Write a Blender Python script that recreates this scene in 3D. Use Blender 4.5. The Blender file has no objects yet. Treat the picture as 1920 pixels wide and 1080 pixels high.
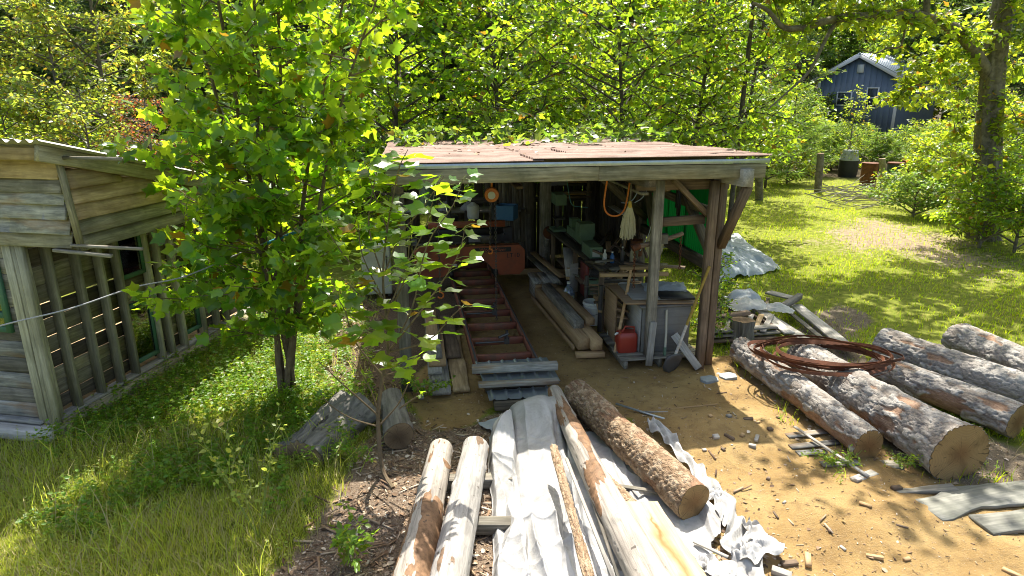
import bpy, math, random
import numpy as np
from mathutils import Vector, Matrix

# ------------------------------------------------------------------ camera, sky, sun, exposure
sc = bpy.context.scene
CAMH, PITCH, FPX = 3.5, math.radians(16.6), 1240.0
cam_d = bpy.data.cameras.new("camera"); cam = bpy.data.objects.new("camera", cam_d)
sc.collection.objects.link(cam); sc.camera = cam
cam.location = (0, 0, CAMH); cam.rotation_euler = (math.pi / 2 - PITCH, 0, 0)
cam_d.sensor_width = 36.0; cam_d.lens = FPX / 1920 * 36.0
cam_d.clip_start = 0.05; cam_d.clip_end = 1000
SUN_EL, SUN_AZ = math.radians(60), math.radians(9)      # azimuth from +Y towards +X
w = bpy.data.worlds.new("World"); sc.world = w; w.use_nodes = True
nt = w.node_tree; nt.nodes.clear()
sky = nt.nodes.new("ShaderNodeTexSky"); sky.sky_type = 'NISHITA'; sky.sun_disc = False
sky.sun_elevation = SUN_EL; sky.sun_rotation = SUN_AZ; sky.air_density = 1.0; sky.dust_density = 4.0; sky.ozone_density = 0.4
bg = nt.nodes.new("ShaderNodeBackground"); bg.inputs[1].default_value = 0.15
wo = nt.nodes.new("ShaderNodeOutputWorld")
nt.links.new(sky.outputs[0], bg.inputs[0]); nt.links.new(bg.outputs[0], wo.inputs[0])
sun_d = bpy.data.lights.new("sun", 'SUN'); sun_d.energy = 5.0; sun_d.angle = math.radians(0.53); sun_d.color = (1.0, 0.95, 0.86)
sun = bpy.data.objects.new("sun", sun_d); sc.collection.objects.link(sun)
to_sun = Vector((math.cos(SUN_EL) * math.sin(SUN_AZ), math.cos(SUN_EL) * math.cos(SUN_AZ), math.sin(SUN_EL)))
sun.rotation_euler = to_sun.to_track_quat('Z', 'Y').to_euler(); sun.location = (8, 20, 30)
vs = sc.view_settings; vs.view_transform = 'Standard'; vs.look = 'None'; vs.gamma = 1; vs.use_curve_mapping = False
vs.exposure = 1.08
sc.cycles.use_denoising = True; sc.cycles.filter_width = 1.0; sc.cycles.max_bounces = 8; sc.cycles.diffuse_bounces = 4
sc.cycles.transmission_bounces = 6; sc.cycles.transparent_max_bounces = 8; sc.cycles.sample_clamp_indirect = 6

# ------------------------------------------------------------------ helpers
rng = np.random.default_rng(7); random.seed(7)
C = sc.collection
PM = {}
def V3(*a): return Vector(a)
def ray(x, y):
    u = (x - 960) / FPX; v = (y - 540) / FPX
    return Vector((u, math.cos(PITCH) - v * math.sin(PITCH), -math.sin(PITCH) - v * math.cos(PITCH)))
CAM = Vector((0, 0, CAMH))
def G(x, y, z=0.0):
    r = ray(x, y); return CAM + r * ((z - CAMH) / r.z)
def D(x, y, Y):
    r = ray(x, y); return CAM + r * (Y / r.y)
def hit(x, y, p, n):
    r = ray(x, y); return CAM + r * ((Vector(p) - CAM).dot(n) / r.dot(n))
def to_px(p):
    d = np.asarray(p, float) - np.array([0, 0, CAMH])
    s, c = math.sin(PITCH), math.cos(PITCH)
    dep = d[..., 1] * c - d[..., 2] * s; up = d[..., 1] * s + d[..., 2] * c
    return 960 + FPX * d[..., 0] / dep, 540 - FPX * up / dep, dep

def link(o, parent=None, M=None):
    C.objects.link(o)
    M = M or Matrix.Identity(4)
    if parent is not None:
        o.parent = parent; o.matrix_basis = PM[parent.name].inverted() @ M
    else:
        o.matrix_basis = M
    PM[o.name] = M.copy()
    return o
def tag(o, label=None, cat=None, group=None, kind=None):
    if label: o["label"] = label
    if cat: o["category"] = cat
    if group: o["group"] = group
    if kind: o["kind"] = kind
    return o
def thing(name, label, cat, loc=(0, 0, 0), rz=0.0, group=None):
    o = bpy.data.objects.new(name, None); o.empty_display_size = 0.2
    link(o, None, Matrix.Translation(Vector(loc)) @ Matrix.Rotation(rz, 4, 'Z'))
    return tag(o, label, cat, group)
def obj(name, me, mat=None, parent=None, M=None):
    o = bpy.data.objects.new(name, me)
    if mat is not None and len(me.materials) == 0: me.materials.append(mat)
    return link(o, parent, M)
def np_mesh(name, V, F, smooth=False, attrs=None):
    V = np.asarray(V, np.float32).reshape(-1, 3)
    me = bpy.data.meshes.new(name)
    groups = F if isinstance(F, list) and len(F) and isinstance(F[0], np.ndarray) else [np.asarray(F)]
    groups = [g.astype(np.int32) for g in groups if len(g)]
    li = np.concatenate([g.ravel() for g in groups])
    starts = []; s = 0
    for g in groups:
        starts.append(s + np.arange(len(g)) * g.shape[1]); s += g.size
    starts = np.concatenate(starts).astype(np.int32)
    me.vertices.add(len(V)); me.vertices.foreach_set("co", V.ravel())
    me.loops.add(len(li)); me.loops.foreach_set("vertex_index", li)
    me.polygons.add(len(starts)); me.polygons.foreach_set("loop_start", starts)
    if smooth: me.polygons.foreach_set("use_smooth", np.ones(len(starts), bool))
    for k, a in (attrs or {}).items():
        at = me.attributes.new(k, 'FLOAT', 'POINT'); at.data.foreach_set("value", np.asarray(a, np.float32))
    me.update(calc_edges=True); me.validate()
    return me

class MB:
    """collects shapes into ONE mesh (world or local coordinates)"""
    def __init__(s): s.v = []; s.f = []; s.n = 0
    def raw(s, v, f):
        v = np.asarray(v, float); s.v.append(v)
        for q in f: s.f.append([i + s.n for i in q])
        s.n += len(v); return s
    def box(s, c, d, M=None):
        x, y, z = [k / 2 for k in d]
        v = [Vector((a * x, b * y, e * z)) for a in (-1, 1) for b in (-1, 1) for e in (-1, 1)]
        if M is not None: v = [M @ p for p in v]
        v = [p + Vector(c) for p in v]
        return s.raw([tuple(p) for p in v], [(0, 1, 3, 2), (4, 6, 7, 5), (0, 4, 5, 1), (2, 3, 7, 6), (0, 2, 6, 4), (1, 5, 7, 3)])
    def tube(s, pts, r, n=8, cap=True, closed=False):
        pts = [Vector(p) for p in pts]; m = len(pts)
        if not hasattr(r, '__len__'): r = [r] * m
        v = []; nrm = None
        for i, p in enumerate(pts):
            a = pts[i - 1] if (i > 0 or closed) else p; b = pts[(i + 1) % m] if (i < m - 1 or closed) else p
            t = (b - a).normalized() if (b - a).length > 1e-9 else Vector((0, 0, 1))
            if nrm is None:
                nrm = t.orthogonal().normalized()
            nrm = (nrm - t * nrm.dot(t));
            nrm = nrm.normalized() if nrm.length > 1e-6 else t.orthogonal().normalized()
            bi = t.cross(nrm)
            for k in range(n):
                an = 2 * math.pi * k / n
                v.append(tuple(p + (nrm * math.cos(an) + bi * math.sin(an)) * r[i]))
        f = []
        for i in range(m if closed else m - 1):
            j = (i + 1) % m
            for k in range(n):
                f.append((i * n + k, i * n + (k + 1) % n, j * n + (k + 1) % n, j * n + k))
        if cap and not closed:
            f.append(tuple(range(n - 1, -1, -1))); f.append(tuple(range((m - 1) * n, m * n)))
        return s.raw(v, f)
    def lathe(s, prof, c=(0, 0, 0), n=24, M=None):
        c = Vector(c); v = []
        for r, z in prof:
            for k in range(n):
                a = 2 * math.pi * k / n; p = Vector((r * math.cos(a), r * math.sin(a), z))
                if M is not None: p = M @ p
                v.append(tuple(p + c))
        f = []
        for i in range(len(prof) - 1):
            for k in range(n):
                f.append((i * n + k, i * n + (k + 1) % n, (i + 1) * n + (k + 1) % n, (i + 1) * n + k))
        f.append(tuple(range(n - 1, -1, -1))); f.append(tuple(range((len(prof) - 1) * n, len(prof) * n)))
        return s.raw(v, f)
    def prism(s, poly, z0, z1, M=None):
        n = len(poly); v = [Vector((x, y, z0)) for x, y in poly] + [Vector((x, y, z1)) for x, y in poly]
        if M is not None: v = [M @ p for p in v]
        f = [tuple(range(n - 1, -1, -1)), tuple(range(n, 2 * n))] + [(i, (i + 1) % n, n + (i + 1) % n, n + i) for i in range(n)]
        return s.raw([tuple(p) for p in v], f)
    def build(s, name, mat, parent=None, M=None, smooth=False):
        me = bpy.data.meshes.new(name)
        me.from_pydata([tuple(p) for p in np.concatenate(s.v)], [], s.f); me.update()
        if smooth:
            me.polygons.foreach_set("use_smooth", np.ones(len(me.polygons), bool))
            try: me.set_sharp_from_angle(angle=math.radians(40))
            except Exception: pass
        return obj(name, me, mat, parent, M)

def frame(p0, p1, up=(0, 0, 1)):
    """matrix with X along p0->p1, Z close to up, origin p0"""
    p0, p1 = Vector(p0), Vector(p1); x = (p1 - p0).normalized(); u = Vector(up)
    y = u.cross(x)
    if y.length < 1e-4: y = Vector((0, 1, 0)).cross(x)
    y.normalize(); z = x.cross(y)
    M = Matrix((x, y, z)).transposed().to_4x4(); M.translation = p0
    return M
def snoise(t, seed, f=1.0):
    """smooth 1-d noise, about -1..1"""
    r = np.random.default_rng(seed); t = np.asarray(t, float) * f; o = np.zeros_like(t)
    for k in range(4):
        o += math.pow(.6, k) * np.sin(t * (1.7 ** k) * 2.1 + r.uniform(0, 6.28)); 
    return o / 1.9
SEED = [100]
def board_mesh(L, wd, th, live=0.0, cham=0.004, bow=0.0, seg=None, taper=1.0):
    SEED[0] += 1; sd = SEED[0]
    n = seg or max(2, int(L / (0.12 if live else 0.5))); t = np.linspace(0, L, n + 1)
    wob = 0.0015 + live
    a = snoise(t, sd, 2.2) * wob; b = snoise(t, sd + 5000, 2.6) * wob
    hw = np.linspace(wd / 2, wd / 2 * taper, n + 1); h = th / 2
    z = snoise(t, sd + 9000, .8) * bow
    c = min(cham, th * .3, wd * .3)
    V = np.zeros((n + 1, 8, 3)); V[:, :, 0] = t[:, None]
    yr = hw + b; yl = -hw + a
    V[:, 0, 1] = yl + c; V[:, 1, 1] = yr - c; V[:, 2, 1] = yr; V[:, 3, 1] = yr; V[:, 4, 1] = yr - c; V[:, 5, 1] = yl + c; V[:, 6, 1] = yl; V[:, 7, 1] = yl
    V[:, :, 2] = np.array([-h, -h, -h + c, h - c, h, h, h - c, -h + c])[None] + z[:, None]
    i = np.arange(n)[:, None] * 8; k = np.arange(8)[None]
    F = np.stack([i + k, i + 8 + k, i + 8 + (k + 1) % 8, i + (k + 1) % 8], -1).reshape(-1, 4)[:, ::-1]
    caps = np.array([np.arange(8), n * 8 + np.arange(7, -1, -1)])[:, ::-1]
    return np_mesh("board", V, [F, caps])
def board(name, p0, p1, wd, th, mat, parent=None, up=(0, 0, 1), **kw):
    p0, p1 = Vector(p0), Vector(p1)
    return obj(name, board_mesh((p1 - p0).length, wd, th, **kw), mat, parent, frame(p0, p1, up))

# ------------------------------------------------------------------ materials
MATS = {}
def newmat(name):
    m = bpy.data.materials.new(name); m.use_nodes = True; m.node_tree.nodes.clear()
    MATS[name] = m; return m, m.node_tree
class NT:
    def __init__(s, nt): s.t = nt
    def n(s, typ, **kw):
        nd = s.t.nodes.new("ShaderNode" + typ)
        for k, v in kw.items():
            if k in ('inp',):
                for a, b in v.items(): nd.inputs[a].default_value = b
            else: setattr(nd, k, v)
        return nd
    def l(s, a, b): s.t.links.new(a, b)
    def ramp(s, fac, stops):
        r = s.n("ValToRGB"); el = r.color_ramp.elements
        el[0].position, el[0].color = stops[0][0], (*stops[0][1], 1)
        el[1].position, el[1].color = stops[-1][0], (*stops[-1][1], 1)
        for p, c in stops[1:-1]:
            e = el.new(p); e.color = (*c, 1)
        if fac is not None: s.l(fac, r.inputs[0])
        return r
    def mix(s, fac, a, b, blend='MIX'):
        m = s.n("Mix", data_type='RGBA', blend_type=blend)
        for sock, v in ((m.inputs[0], fac), (m.inputs[6], a), (m.inputs[7], b)):
            if hasattr(v, 'links') or hasattr(v, 'is_linked'): s.l(v, sock)
            elif isinstance(v, (int, float)): sock.default_value = v
            else: sock.default_value = (*v, 1)
        return m.outputs[2]
    def math(s, op, a, b=None, c=None, clamp=False):
        m = s.n("Math", operation=op); m.use_clamp = clamp
        for i, v in enumerate((a, b, c)):
            if v is None: continue
            if isinstance(v, (int, float)): m.inputs[i].default_value = v
            else: s.l(v, m.inputs[i])
        return m.outputs[0]
    def noise(s, vec, scale, detail=4, rough=.6, dist=0.0):
        n = s.n("TexNoise", inp={'Scale': scale, 'Detail': detail, 'Roughness': rough, 'Distortion': dist})
        if vec is not None: s.l(vec, n.inputs['Vector'])
        return n.outputs[0]
    def mapping(s, vec, scale=(1, 1, 1), loc=None):
        m = s.n("Mapping", inp={'Scale': scale})
        s.l(vec, m.inputs[0])
        if loc is not None: s.l(loc, m.inputs['Location'])
        return m.outputs[0]
    def bump(s, h, strength=.4, dist=.02):
        b = s.n("Bump", inp={'Strength': strength, 'Distance': dist}); s.l(h, b.inputs['Height']); return b.outputs[0]
    def out(s, shader):
        o = s.n("OutputMaterial"); s.l(shader, o.inputs[0])
    def bsdf(s, color, rough=.7, metal=0.0, spec=.5, normal=None):
        b = s.n("BsdfPrincipled", inp={'Metallic': metal, 'Specular IOR Level': spec})
        for k, v in (('Base Color', color), ('Roughness', rough)):
            if isinstance(v, (int, float)): b.inputs[k].default_value = v
            elif isinstance(v, tuple): b.inputs[k].default_value = (*v, 1)
            else: s.l(v, b.inputs[k])
        if normal is not None: s.l(normal, b.inputs['Normal'])
        return b
def m_wood(name, dark, light, stain=(.1, .09, .08), stain_amt=.35, grain=1.0, rough=.8, var=.35, extra=None, extra_amt=0.0):
    """boards: grain along the object's X; tone differs from board to board"""
    m, t = newmat(name); N = NT(t)
    tc = N.n("TexCoord"); oi = N.n("ObjectInfo")
    off = N.n("CombineXYZ"); 
    for k in range(3): N.l(N.math('MULTIPLY', oi.outputs['Random'], 37.0 + 11 * k), off.inputs[k])
    v = N.mapping(tc.outputs['Object'], (1.6 * grain, 22 * grain, 22 * grain), off.outputs[0])
    g = N.noise(v, 1.6, 6, .65, .35)
    v2 = N.mapping(tc.outputs['Object'], (3.0, 3.0, 3.0), off.outputs[0])
    st = N.noise(v2, 1.1, 5, .6, .4)
    v3 = N.mapping(tc.outputs['Object'], (5 * grain, 120 * grain, 120 * grain), off.outputs[0])
    fine = N.noise(v3, 1.0, 3, .6)
    col = N.ramp(g, [(.3, dark), (.52, tuple((a + b) / 2 for a, b in zip(dark, light))), (.7, light)]).outputs[0]
    sm = N.ramp(st, [(.42, (0, 0, 0)), (.7, (1, 1, 1))]).outputs[0]
    col = N.mix(N.math('MULTIPLY', sm, stain_amt), col, stain)
    if extra:
        ex = N.ramp(N.noise(N.mapping(tc.outputs['Object'], (1.2, 5, 5), off.outputs[0]), 1.3, 4, .6), [(.5, (0, 0, 0)), (.68, (1, 1, 1))]).outputs[0]
        col = N.mix(N.math('MULTIPLY', ex, extra_amt), col, extra)
    col = N.mix(N.math('MULTIPLY', fine, .35), col, (.5, .5, .5), 'OVERLAY')
    hs = N.n("HueSaturation"); N.l(col, hs.inputs['Color'])
    N.l(N.math('ADD', N.math('MULTIPLY', oi.outputs['Random'], var * 2), 1 - var), hs.inputs['Value'])
    h = N.math('ADD', N.math('MULTIPLY', g, .6), N.math('MULTIPLY', fine, .4))
    N.out(N.bsdf(hs.outputs[0], rough, 0, .25, N.bump(h, .45, .006)).outputs[0]); return m
def m_plain(name, col, rough=.5, metal=0.0, spec=.5, dirt=None, dirt_amt=.5, scale=4.0, bump=0.0):
    m, t = newmat(name); N = NT(t); tc = N.n("TexCoord")
    n1 = N.noise(tc.outputs['Object'], scale, 6, .65, .3)
    c = col
    if dirt:
        c = N.mix(N.math('MULTIPLY', N.ramp(n1, [(.4, (0, 0, 0)), (.65, (1, 1, 1))]).outputs[0], dirt_amt), col, dirt)
    else:
        c = N.mix(N.math('MULTIPLY', n1, .25), col, tuple(k * .6 for k in col))
    r = N.math('ADD', N.math('MULTIPLY', n1, .25), rough - .12, clamp=True)
    nm = N.bump(N.noise(tc.outputs['Object'], scale * 12, 4), bump, .01) if bump else None
    N.out(N.bsdf(c, r, metal, spec, nm).outputs[0]); return m
def m_leaf(name, base, trans, var=.35, amt=.5, rough=.38, yellow=(.35, .22, .02), yprob=.04, spec=.5):
    m, t = newmat(name); N = NT(t)
    ge = N.n("NewGeometry"); oi = N.n("ObjectInfo")
    r = N.math('FRACT', N.math('ADD', ge.outputs['Random Per Island'], N.math('MULTIPLY', oi.outputs['Random'], 7.31)))
    r2 = N.math('FRACT', N.math('MULTIPLY', r, 17.7))
    isy = N.math('GREATER_THAN', r2, 1 - yprob)
    val = N.math('ADD', N.math('MULTIPLY', r, var * 2), 1 - var)
    def tone(c):
        h = N.n("HueSaturation"); h.inputs['Color'].default_value = (*c, 1); N.l(val, h.inputs['Value'])
        N.l(N.math('ADD', N.math('MULTIPLY', r2, .05), .475), h.inputs['Hue'])
        return h.outputs[0]
    a = N.mix(isy, tone(base), tuple(k * .6 for k in yellow)); b = N.mix(isy, tone(trans), yellow)
    p = N.bsdf(a, rough, 0, spec)
    tr = N.n("BsdfTranslucent"); N.l(b, tr.inputs[0])
    mx = N.n("MixShader", inp={0: amt}); N.l(p.outputs[0], mx.inputs[1]); N.l(tr.outputs[0], mx.inputs[2])
    N.out(mx.outputs[0]); return m

grey_wood = m_wood("weathered_grey_wood", (.11, .098, .075), (.36, .325, .265), (.055, .05, .04), .55, extra=(.10, .105, .06), extra_amt=.4)
pale_wood = m_wood("silver_wood", (.27, .25, .215), (.56, .52, .455), (.17, .15, .12), .45)
brown_wood = m_wood("brown_wood", (.10, .068, .045), (.28, .20, .135), (.055, .042, .03), .45)
fresh_wood = m_wood("fresh_sawn_wood", (.34, .21, .10), (.52, .36, .19), (.25, .15, .08), .3, var=.22)
green_wood = m_wood("mossy_wood", (.13, .115, .07), (.42, .375, .255), (.075, .075, .04), .55, extra=(.17, .12, .04), extra_amt=.4)  # light tone raised to stand in for light on the building's side wall
warm_wood = m_wood("warm_siding", (.28, .19, .095), (.60, .45, .255), (.12, .09, .055), .5, var=.25, extra=(.13, .085, .04), extra_amt=.5)  # lightened in place of sun missing from the upper side boards
bluegrey_wood = m_wood("bluegrey_live_edge", (.13, .13, .12), (.48, .455, .39), (.075, .078, .08), .5, extra=(.30, .16, .05), extra_amt=.55, var=.25)
stud_wood = m_wood("pale_stud_wood", (.22, .205, .14), (.50, .465, .33), (.12, .115, .07), .4)
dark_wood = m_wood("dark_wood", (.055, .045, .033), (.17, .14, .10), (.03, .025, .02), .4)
rust = m_plain("rust", (.16, .055, .022), .75, .2, .4, (.05, .025, .016), .7, 9, .2)
rust_pink = m_plain("rusted_roofing", (.27, .185, .145), .75, .1, .25, (.14, .085, .06), .85, 1.9, .15)
galv = m_plain("galvanised_steel", (.42, .47, .50), .4, .7, .5, (.28, .33, .37), .6, 6)
white_roof = m_plain("chalky_white_metal", (.50, .49, .46), .55, .2, .4, (.3, .28, .25), .6, 5)
mill_orange = m_plain("sawmill_orange", (.40, .10, .04), .5, 0, .4, (.20, .075, .04), .7, 5)
mill_red = m_plain("sawmill_red_frame", (.27, .085, .05), .6, 0, .4, (.13, .075, .05), .8, 7, .1)
black_paint = m_plain("black_paint", (.018, .018, .018), .5)
black_rubber = m_plain("black_rubber", (.02, .02, .02), .6)
steel = m_plain("dark_steel", (.10, .10, .10), .5, .6, .5, (.08, .05, .03), .5, 8)
white_plastic = m_plain("white_plastic", (.62, .63, .58), .45, 0, .5, (.45, .44, .38), .5, 6)
red_plastic = m_plain("red_plastic", (.32, .035, .02), .4, 0, .5, (.28, .04, .02), .5, 5)
blue_plastic = m_plain("blue_plastic", (.03, .13, .38), .4)
orange_paint = m_plain("orange_paint", (.60, .17, .02), .45, 0, .5, (.30, .09, .02), .5, 20)
yellow_paint = m_plain("yellow_paint", (.5, .33, .03), .5)
green_paint = m_plain("machine_green", (.13, .21, .13), .5, 0, .5, (.07, .1, .06), .5, 6)
win_green = m_plain("green_window_paint", (.05, .15, .08), .6, 0, .4, (.12, .16, .1), .4, 9)
grey_board = m_wood("grey_plywood", (.22, .21, .19), (.30, .29, .27), (.14, .13, .12), .3)
concrete = m_plain("concrete", (.26, .25, .24), .9, 0, .3, (.17, .16, .15), .5, 8, .3)
mop_yarn = m_plain("mop_yarn", (.50, .46, .30), .95, 0, .1, (.40, .36, .22), .6, 30)
beige = m_plain("beige_fabric", (.42, .36, .28), .9, 0, .1)
white_wall = m_plain("white_paint", (.75, .75, .72), .5)
house_blue = m_plain("slate_blue_siding", (.15, .19, .25), .6, 0, .4, (.12, .16, .215), .6, 2)
cloth_white = None
def m_tarp(name, col, dirt, amt=.4, sss=.12):
    m, t = newmat(name); N = NT(t); tc = N.n("TexCoord")
    n1 = N.noise(tc.outputs['Object'], 2.3, 6, .65, .5); n2 = N.noise(tc.outputs['Object'], 26, 5, .6)
    c = N.mix(N.math('MULTIPLY', N.ramp(n1, [(.45, (0, 0, 0)), (.72, (1, 1, 1))]).outputs[0], amt), col, dirt)
    c = N.mix(N.math('MULTIPLY', N.ramp(n2, [(.55, (0, 0, 0)), (.75, (1, 1, 1))]).outputs[0], .3), c, dirt)
    b = N.bsdf(c, .6, 0, .35, N.bump(N.math('ADD', n1, N.math('MULTIPLY', n2, .4)), .35, .03))
    tr = N.n("BsdfTranslucent"); N.l(c, tr.inputs[0])
    mx = N.n("MixShader", inp={0: sss}); N.l(b.outputs[0], mx.inputs[1]); N.l(tr.outputs[0], mx.inputs[2])
    N.out(mx.outputs[0]); return m
tarp_white = m_tarp("white_tarp", (.47, .465, .45), (.23, .215, .19), .9)
tarp_grey = m_tarp("grey_tarp", (.42, .46, .48), (.24, .25, .24), .5)
plastic_sheet = m_tarp("milky_plastic", (.66, .66, .62), (.45, .43, .38), .4, .3)
green_sheet, _t = newmat("green_translucent_sheet"); N = NT(_t)
_tr = N.n("BsdfTranslucent", inp={0: (.03, .24, .09, 1)}); _b = N.bsdf((.025, .17, .075), .5)
_mx = N.n("MixShader", inp={0: .75}); N.l(_b.outputs[0], _mx.inputs[1]); N.l(_tr.outputs[0], _mx.inputs[2]); N.out(_mx.outputs[0])
glass, _t = newmat("window_glass"); N = NT(_t)
_g = N.n("BsdfGlossy", inp={'Roughness': .03, 'Color': (.9, .95, .95, 1)}); _tp = N.n("BsdfTransparent", inp={0: (.85, .9, .88, 1)})
_fr = N.n("Fresnel", inp={0: 1.5}); _mx = N.n("MixShader")
N.l(N.math('ADD', _fr.outputs[0], .12), _mx.inputs[0]); N.l(_tp.outputs[0], _mx.inputs[1]); N.l(_g.outputs[0], _mx.inputs[2]); N.out(_mx.outputs[0])
clear_plastic, _t = newmat("clear_plastic"); N = NT(_t)
_g = N.n("BsdfGlossy", inp={'Roughness': .08}); _tp = N.n("BsdfTransparent", inp={0: (.75, .86, .92, 1)}); _df = N.n("BsdfDiffuse", inp={0: (.5, .62, .7, 1)})
_m1 = N.n("MixShader", inp={0: .3}); N.l(_tp.outputs[0], _m1.inputs[1]); N.l(_df.outputs[0], _m1.inputs[2])
_m2 = N.n("MixShader", inp={0: .15}); N.l(_m1.outputs[0], _m2.inputs[1]); N.l(_g.outputs[0], _m2.inputs[2]); N.out(_m2.outputs[0])

def m_bark(name, dark, light, scale=14.0, stretch=.35, bump=.6, plate=None):
    """X (or Z on standing trunks) runs along the wood"""
    m, t = newmat(name); N = NT(t); tc = N.n("TexCoord")
    v = N.mapping(tc.outputs['Object'], (stretch, 1, 1)); n1 = N.noise(v, scale, 7, .7, .6)
    n2 = N.noise(tc.outputs['Object'], 2.5, 4, .6, .3)
    c = N.ramp(n1, [(.34, dark), (.62, light)]).outputs[0]
    c = N.mix(N.math('MULTIPLY', n2, .45), c, tuple(k * .55 for k in light))
    if plate:
        a = N.n("Attribute", attribute_name="cell")
        pc = N.ramp(a.outputs['Fac'], [(0, plate[0]), (.5, plate[1]), (1, plate[2])]).outputs[0]
        c = N.mix(.55, c, pc)
        pl_ = N.n('Attribute', attribute_name='peel').outputs['Fac']; c = N.mix(N.math('MULTIPLY', pl_, .85), c, N.ramp(n1, [(.35, (.17, .085, .045)), (.65, (.34, .21, .13))]).outputs[0])
        vo = N.n("TexVoronoi", feature='DISTANCE_TO_EDGE', inp={'Scale': 26.0})
        wv = N.n("VectorMath", operation='ADD'); N.l(N.mapping(tc.outputs['Object'], (.55, 1, 1)), wv.inputs[0])
        nc = N.n("TexNoise", inp={'Scale': 18.0, 'Detail': 4.0}); N.l(tc.outputs['Object'], nc.inputs['Vector'])
        ms = N.n("VectorMath", operation='SCALE', inp={3: .05}); N.l(nc.outputs[1], ms.inputs[0]); N.l(ms.outputs[0], wv.inputs[1]); N.l(wv.outputs[0], vo.inputs['Vector'])
        ed = N.ramp(vo.outputs['Distance'], [(.0, (0, 0, 0)), (.12, (1, 1, 1))]).outputs[0]
        n1 = N.math('ADD', N.math('MULTIPLY', n1, .8), N.math('MULTIPLY', ed, .5))
    N.out(N.bsdf(c, .88, 0, .2, N.bump(n1, bump, .02)).outputs[0]); return m
pine_bark = m_bark("pine_bark", (.085, .065, .05), (.37, .34, .295), 17, .45, .45, ((.17, .135, .11), (.33, .30, .27), (.52, .495, .455)))
brown_bark = m_bark("brown_scaly_bark", (.08, .048, .028), (.38, .25, .145), 30, .6, .7, ((.15, .095, .055), (.36, .26, .165), (.55, .44, .31)))
trunk_bark = m_bark("tree_bark", (.035, .028, .022), (.13, .11, .085), 9, 1, .7)
trunk_bark_grey = m_bark("grey_tree_bark", (.07, .06, .05), (.22, .19, .155), 9, 1, .7)
sapling_bark = m_bark("sapling_bark", (.10, .07, .045), (.20, .15, .09), 12, 1, .3)
twig_green = m_plain("green_shoot", (.20, .26, .05), .5)
def m_peeled(name, base, grey, barkc, spots=.5):
    m, t = newmat(name); N = NT(t); tc = N.n("TexCoord")
    v = N.mapping(tc.outputs['Object'], (.5, 7, 7)); g = N.noise(v, 3.0, 6, .65, .4)
    n2 = N.noise(N.mapping(tc.outputs['Object'], (1.0, 3.2, 3.2)), 2.4, 5, .6, .5)
    n3 = N.noise(tc.outputs['Object'], 15, 4, .6, .2)
    c = N.ramp(g, [(.33, grey), (.56, base)]).outputs[0]
    at = N.n("Attribute", attribute_name="cell").outputs['Fac']
    c = N.mix(N.math('MULTIPLY', N.ramp(n2, [(.5, (0, 0, 0)), (.66, (1, 1, 1))]).outputs[0], .5), c, grey)
    c = N.mix(N.ramp(N.math('ADD', at, N.math('MULTIPLY', N.math('SUBTRACT', n3, .5), 1.2)), [(.45, (0, 0, 0)), (.6, (1, 1, 1))]).outputs[0], c, N.ramp(n3, [(.35, tuple(k * .45 for k in barkc)), (.6, barkc)]).outputs[0])
    c = N.mix(N.math('MULTIPLY', N.ramp(n3, [(.64, (0, 0, 0)), (.70, (1, 1, 1))]).outputs[0], .8), c, (.06, .045, .035))
    N.out(N.bsdf(c, .7, 0, .3, N.bump(N.math('ADD', g, N.math('MULTIPLY', n2, .8)), .5, .015)).outputs[0]); return m
peeled_grey = m_peeled("peeled_grey_log", (.42, .395, .355), (.18, .168, .15), (.20, .13, .08), .35)
peeled_tan = m_peeled("peeled_tan_log", (.42, .375, .315), (.19, .165, .138), (.26, .15, .08), .55)
old_wood = m_peeled("rotten_grey_wood", (.22, .20, .17), (.085, .078, .066), (.07, .06, .05), .55)
def m_cut(name, inner, outer):
    m, t = newmat(name); N = NT(t); tc = N.n("TexCoord"); sx = N.n("SeparateXYZ"); N.l(tc.outputs['Object'], sx.inputs[0])
    nz = N.noise(tc.outputs['Object'], 5, 4, .6); nf = N.noise(tc.outputs['Object'], 40, 3, .6)
    rr = N.math('SQRT', N.math('ADD', N.math('MULTIPLY', sx.outputs[1], sx.outputs[1]), N.math('MULTIPLY', sx.outputs[2], sx.outputs[2])))
    rd = N.math('ADD', rr, N.math('MULTIPLY', nz, .035))
    ring = N.math('SINE', N.math('MULTIPLY', rd, 420))
    c = N.ramp(N.math('MULTIPLY', rd, 4.2), [(.2, inner), (.75, outer)]).outputs[0]
    c = N.mix(N.math('MULTIPLY', N.math('ADD', ring, 1.0), .12), c, tuple(k * .4 for k in outer))
    c = N.mix(N.math('MULTIPLY', N.ramp(nz, [(.5, (0, 0, 0)), (.7, (1, 1, 1))]).outputs[0], .45), c, tuple(k * .35 for k in inner))
    an = N.math('ARCTAN2', sx.outputs[1], sx.outputs[2]); cv = N.n('CombineXYZ'); N.l(N.math('MULTIPLY', an, 2.6), cv.inputs[0]); N.l(N.math('MULTIPLY', rr, 2.0), cv.inputs[1])
    ck = N.ramp(N.noise(cv.outputs[0], 2.4, 3, .6), [(.60, (0, 0, 0)), (.64, (1, 1, 1))]).outputs[0]; c = N.mix(N.math('MULTIPLY', ck, .7), c, (.05, .03, .018))
    N.out(N.bsdf(c, .85, 0, .2, N.bump(N.math('ADD', ring, N.math('MULTIPLY', nf, 2)), .2, .004)).outputs[0]); return m
cut_face = m_cut("sawn_log_end", (.22, .115, .045), (.33, .21, .09))  # tones darkened for the shade on the log ends
cut_face_dark = m_cut("old_sawn_log_end", (.11, .075, .045), (.27, .19, .11))

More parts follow.
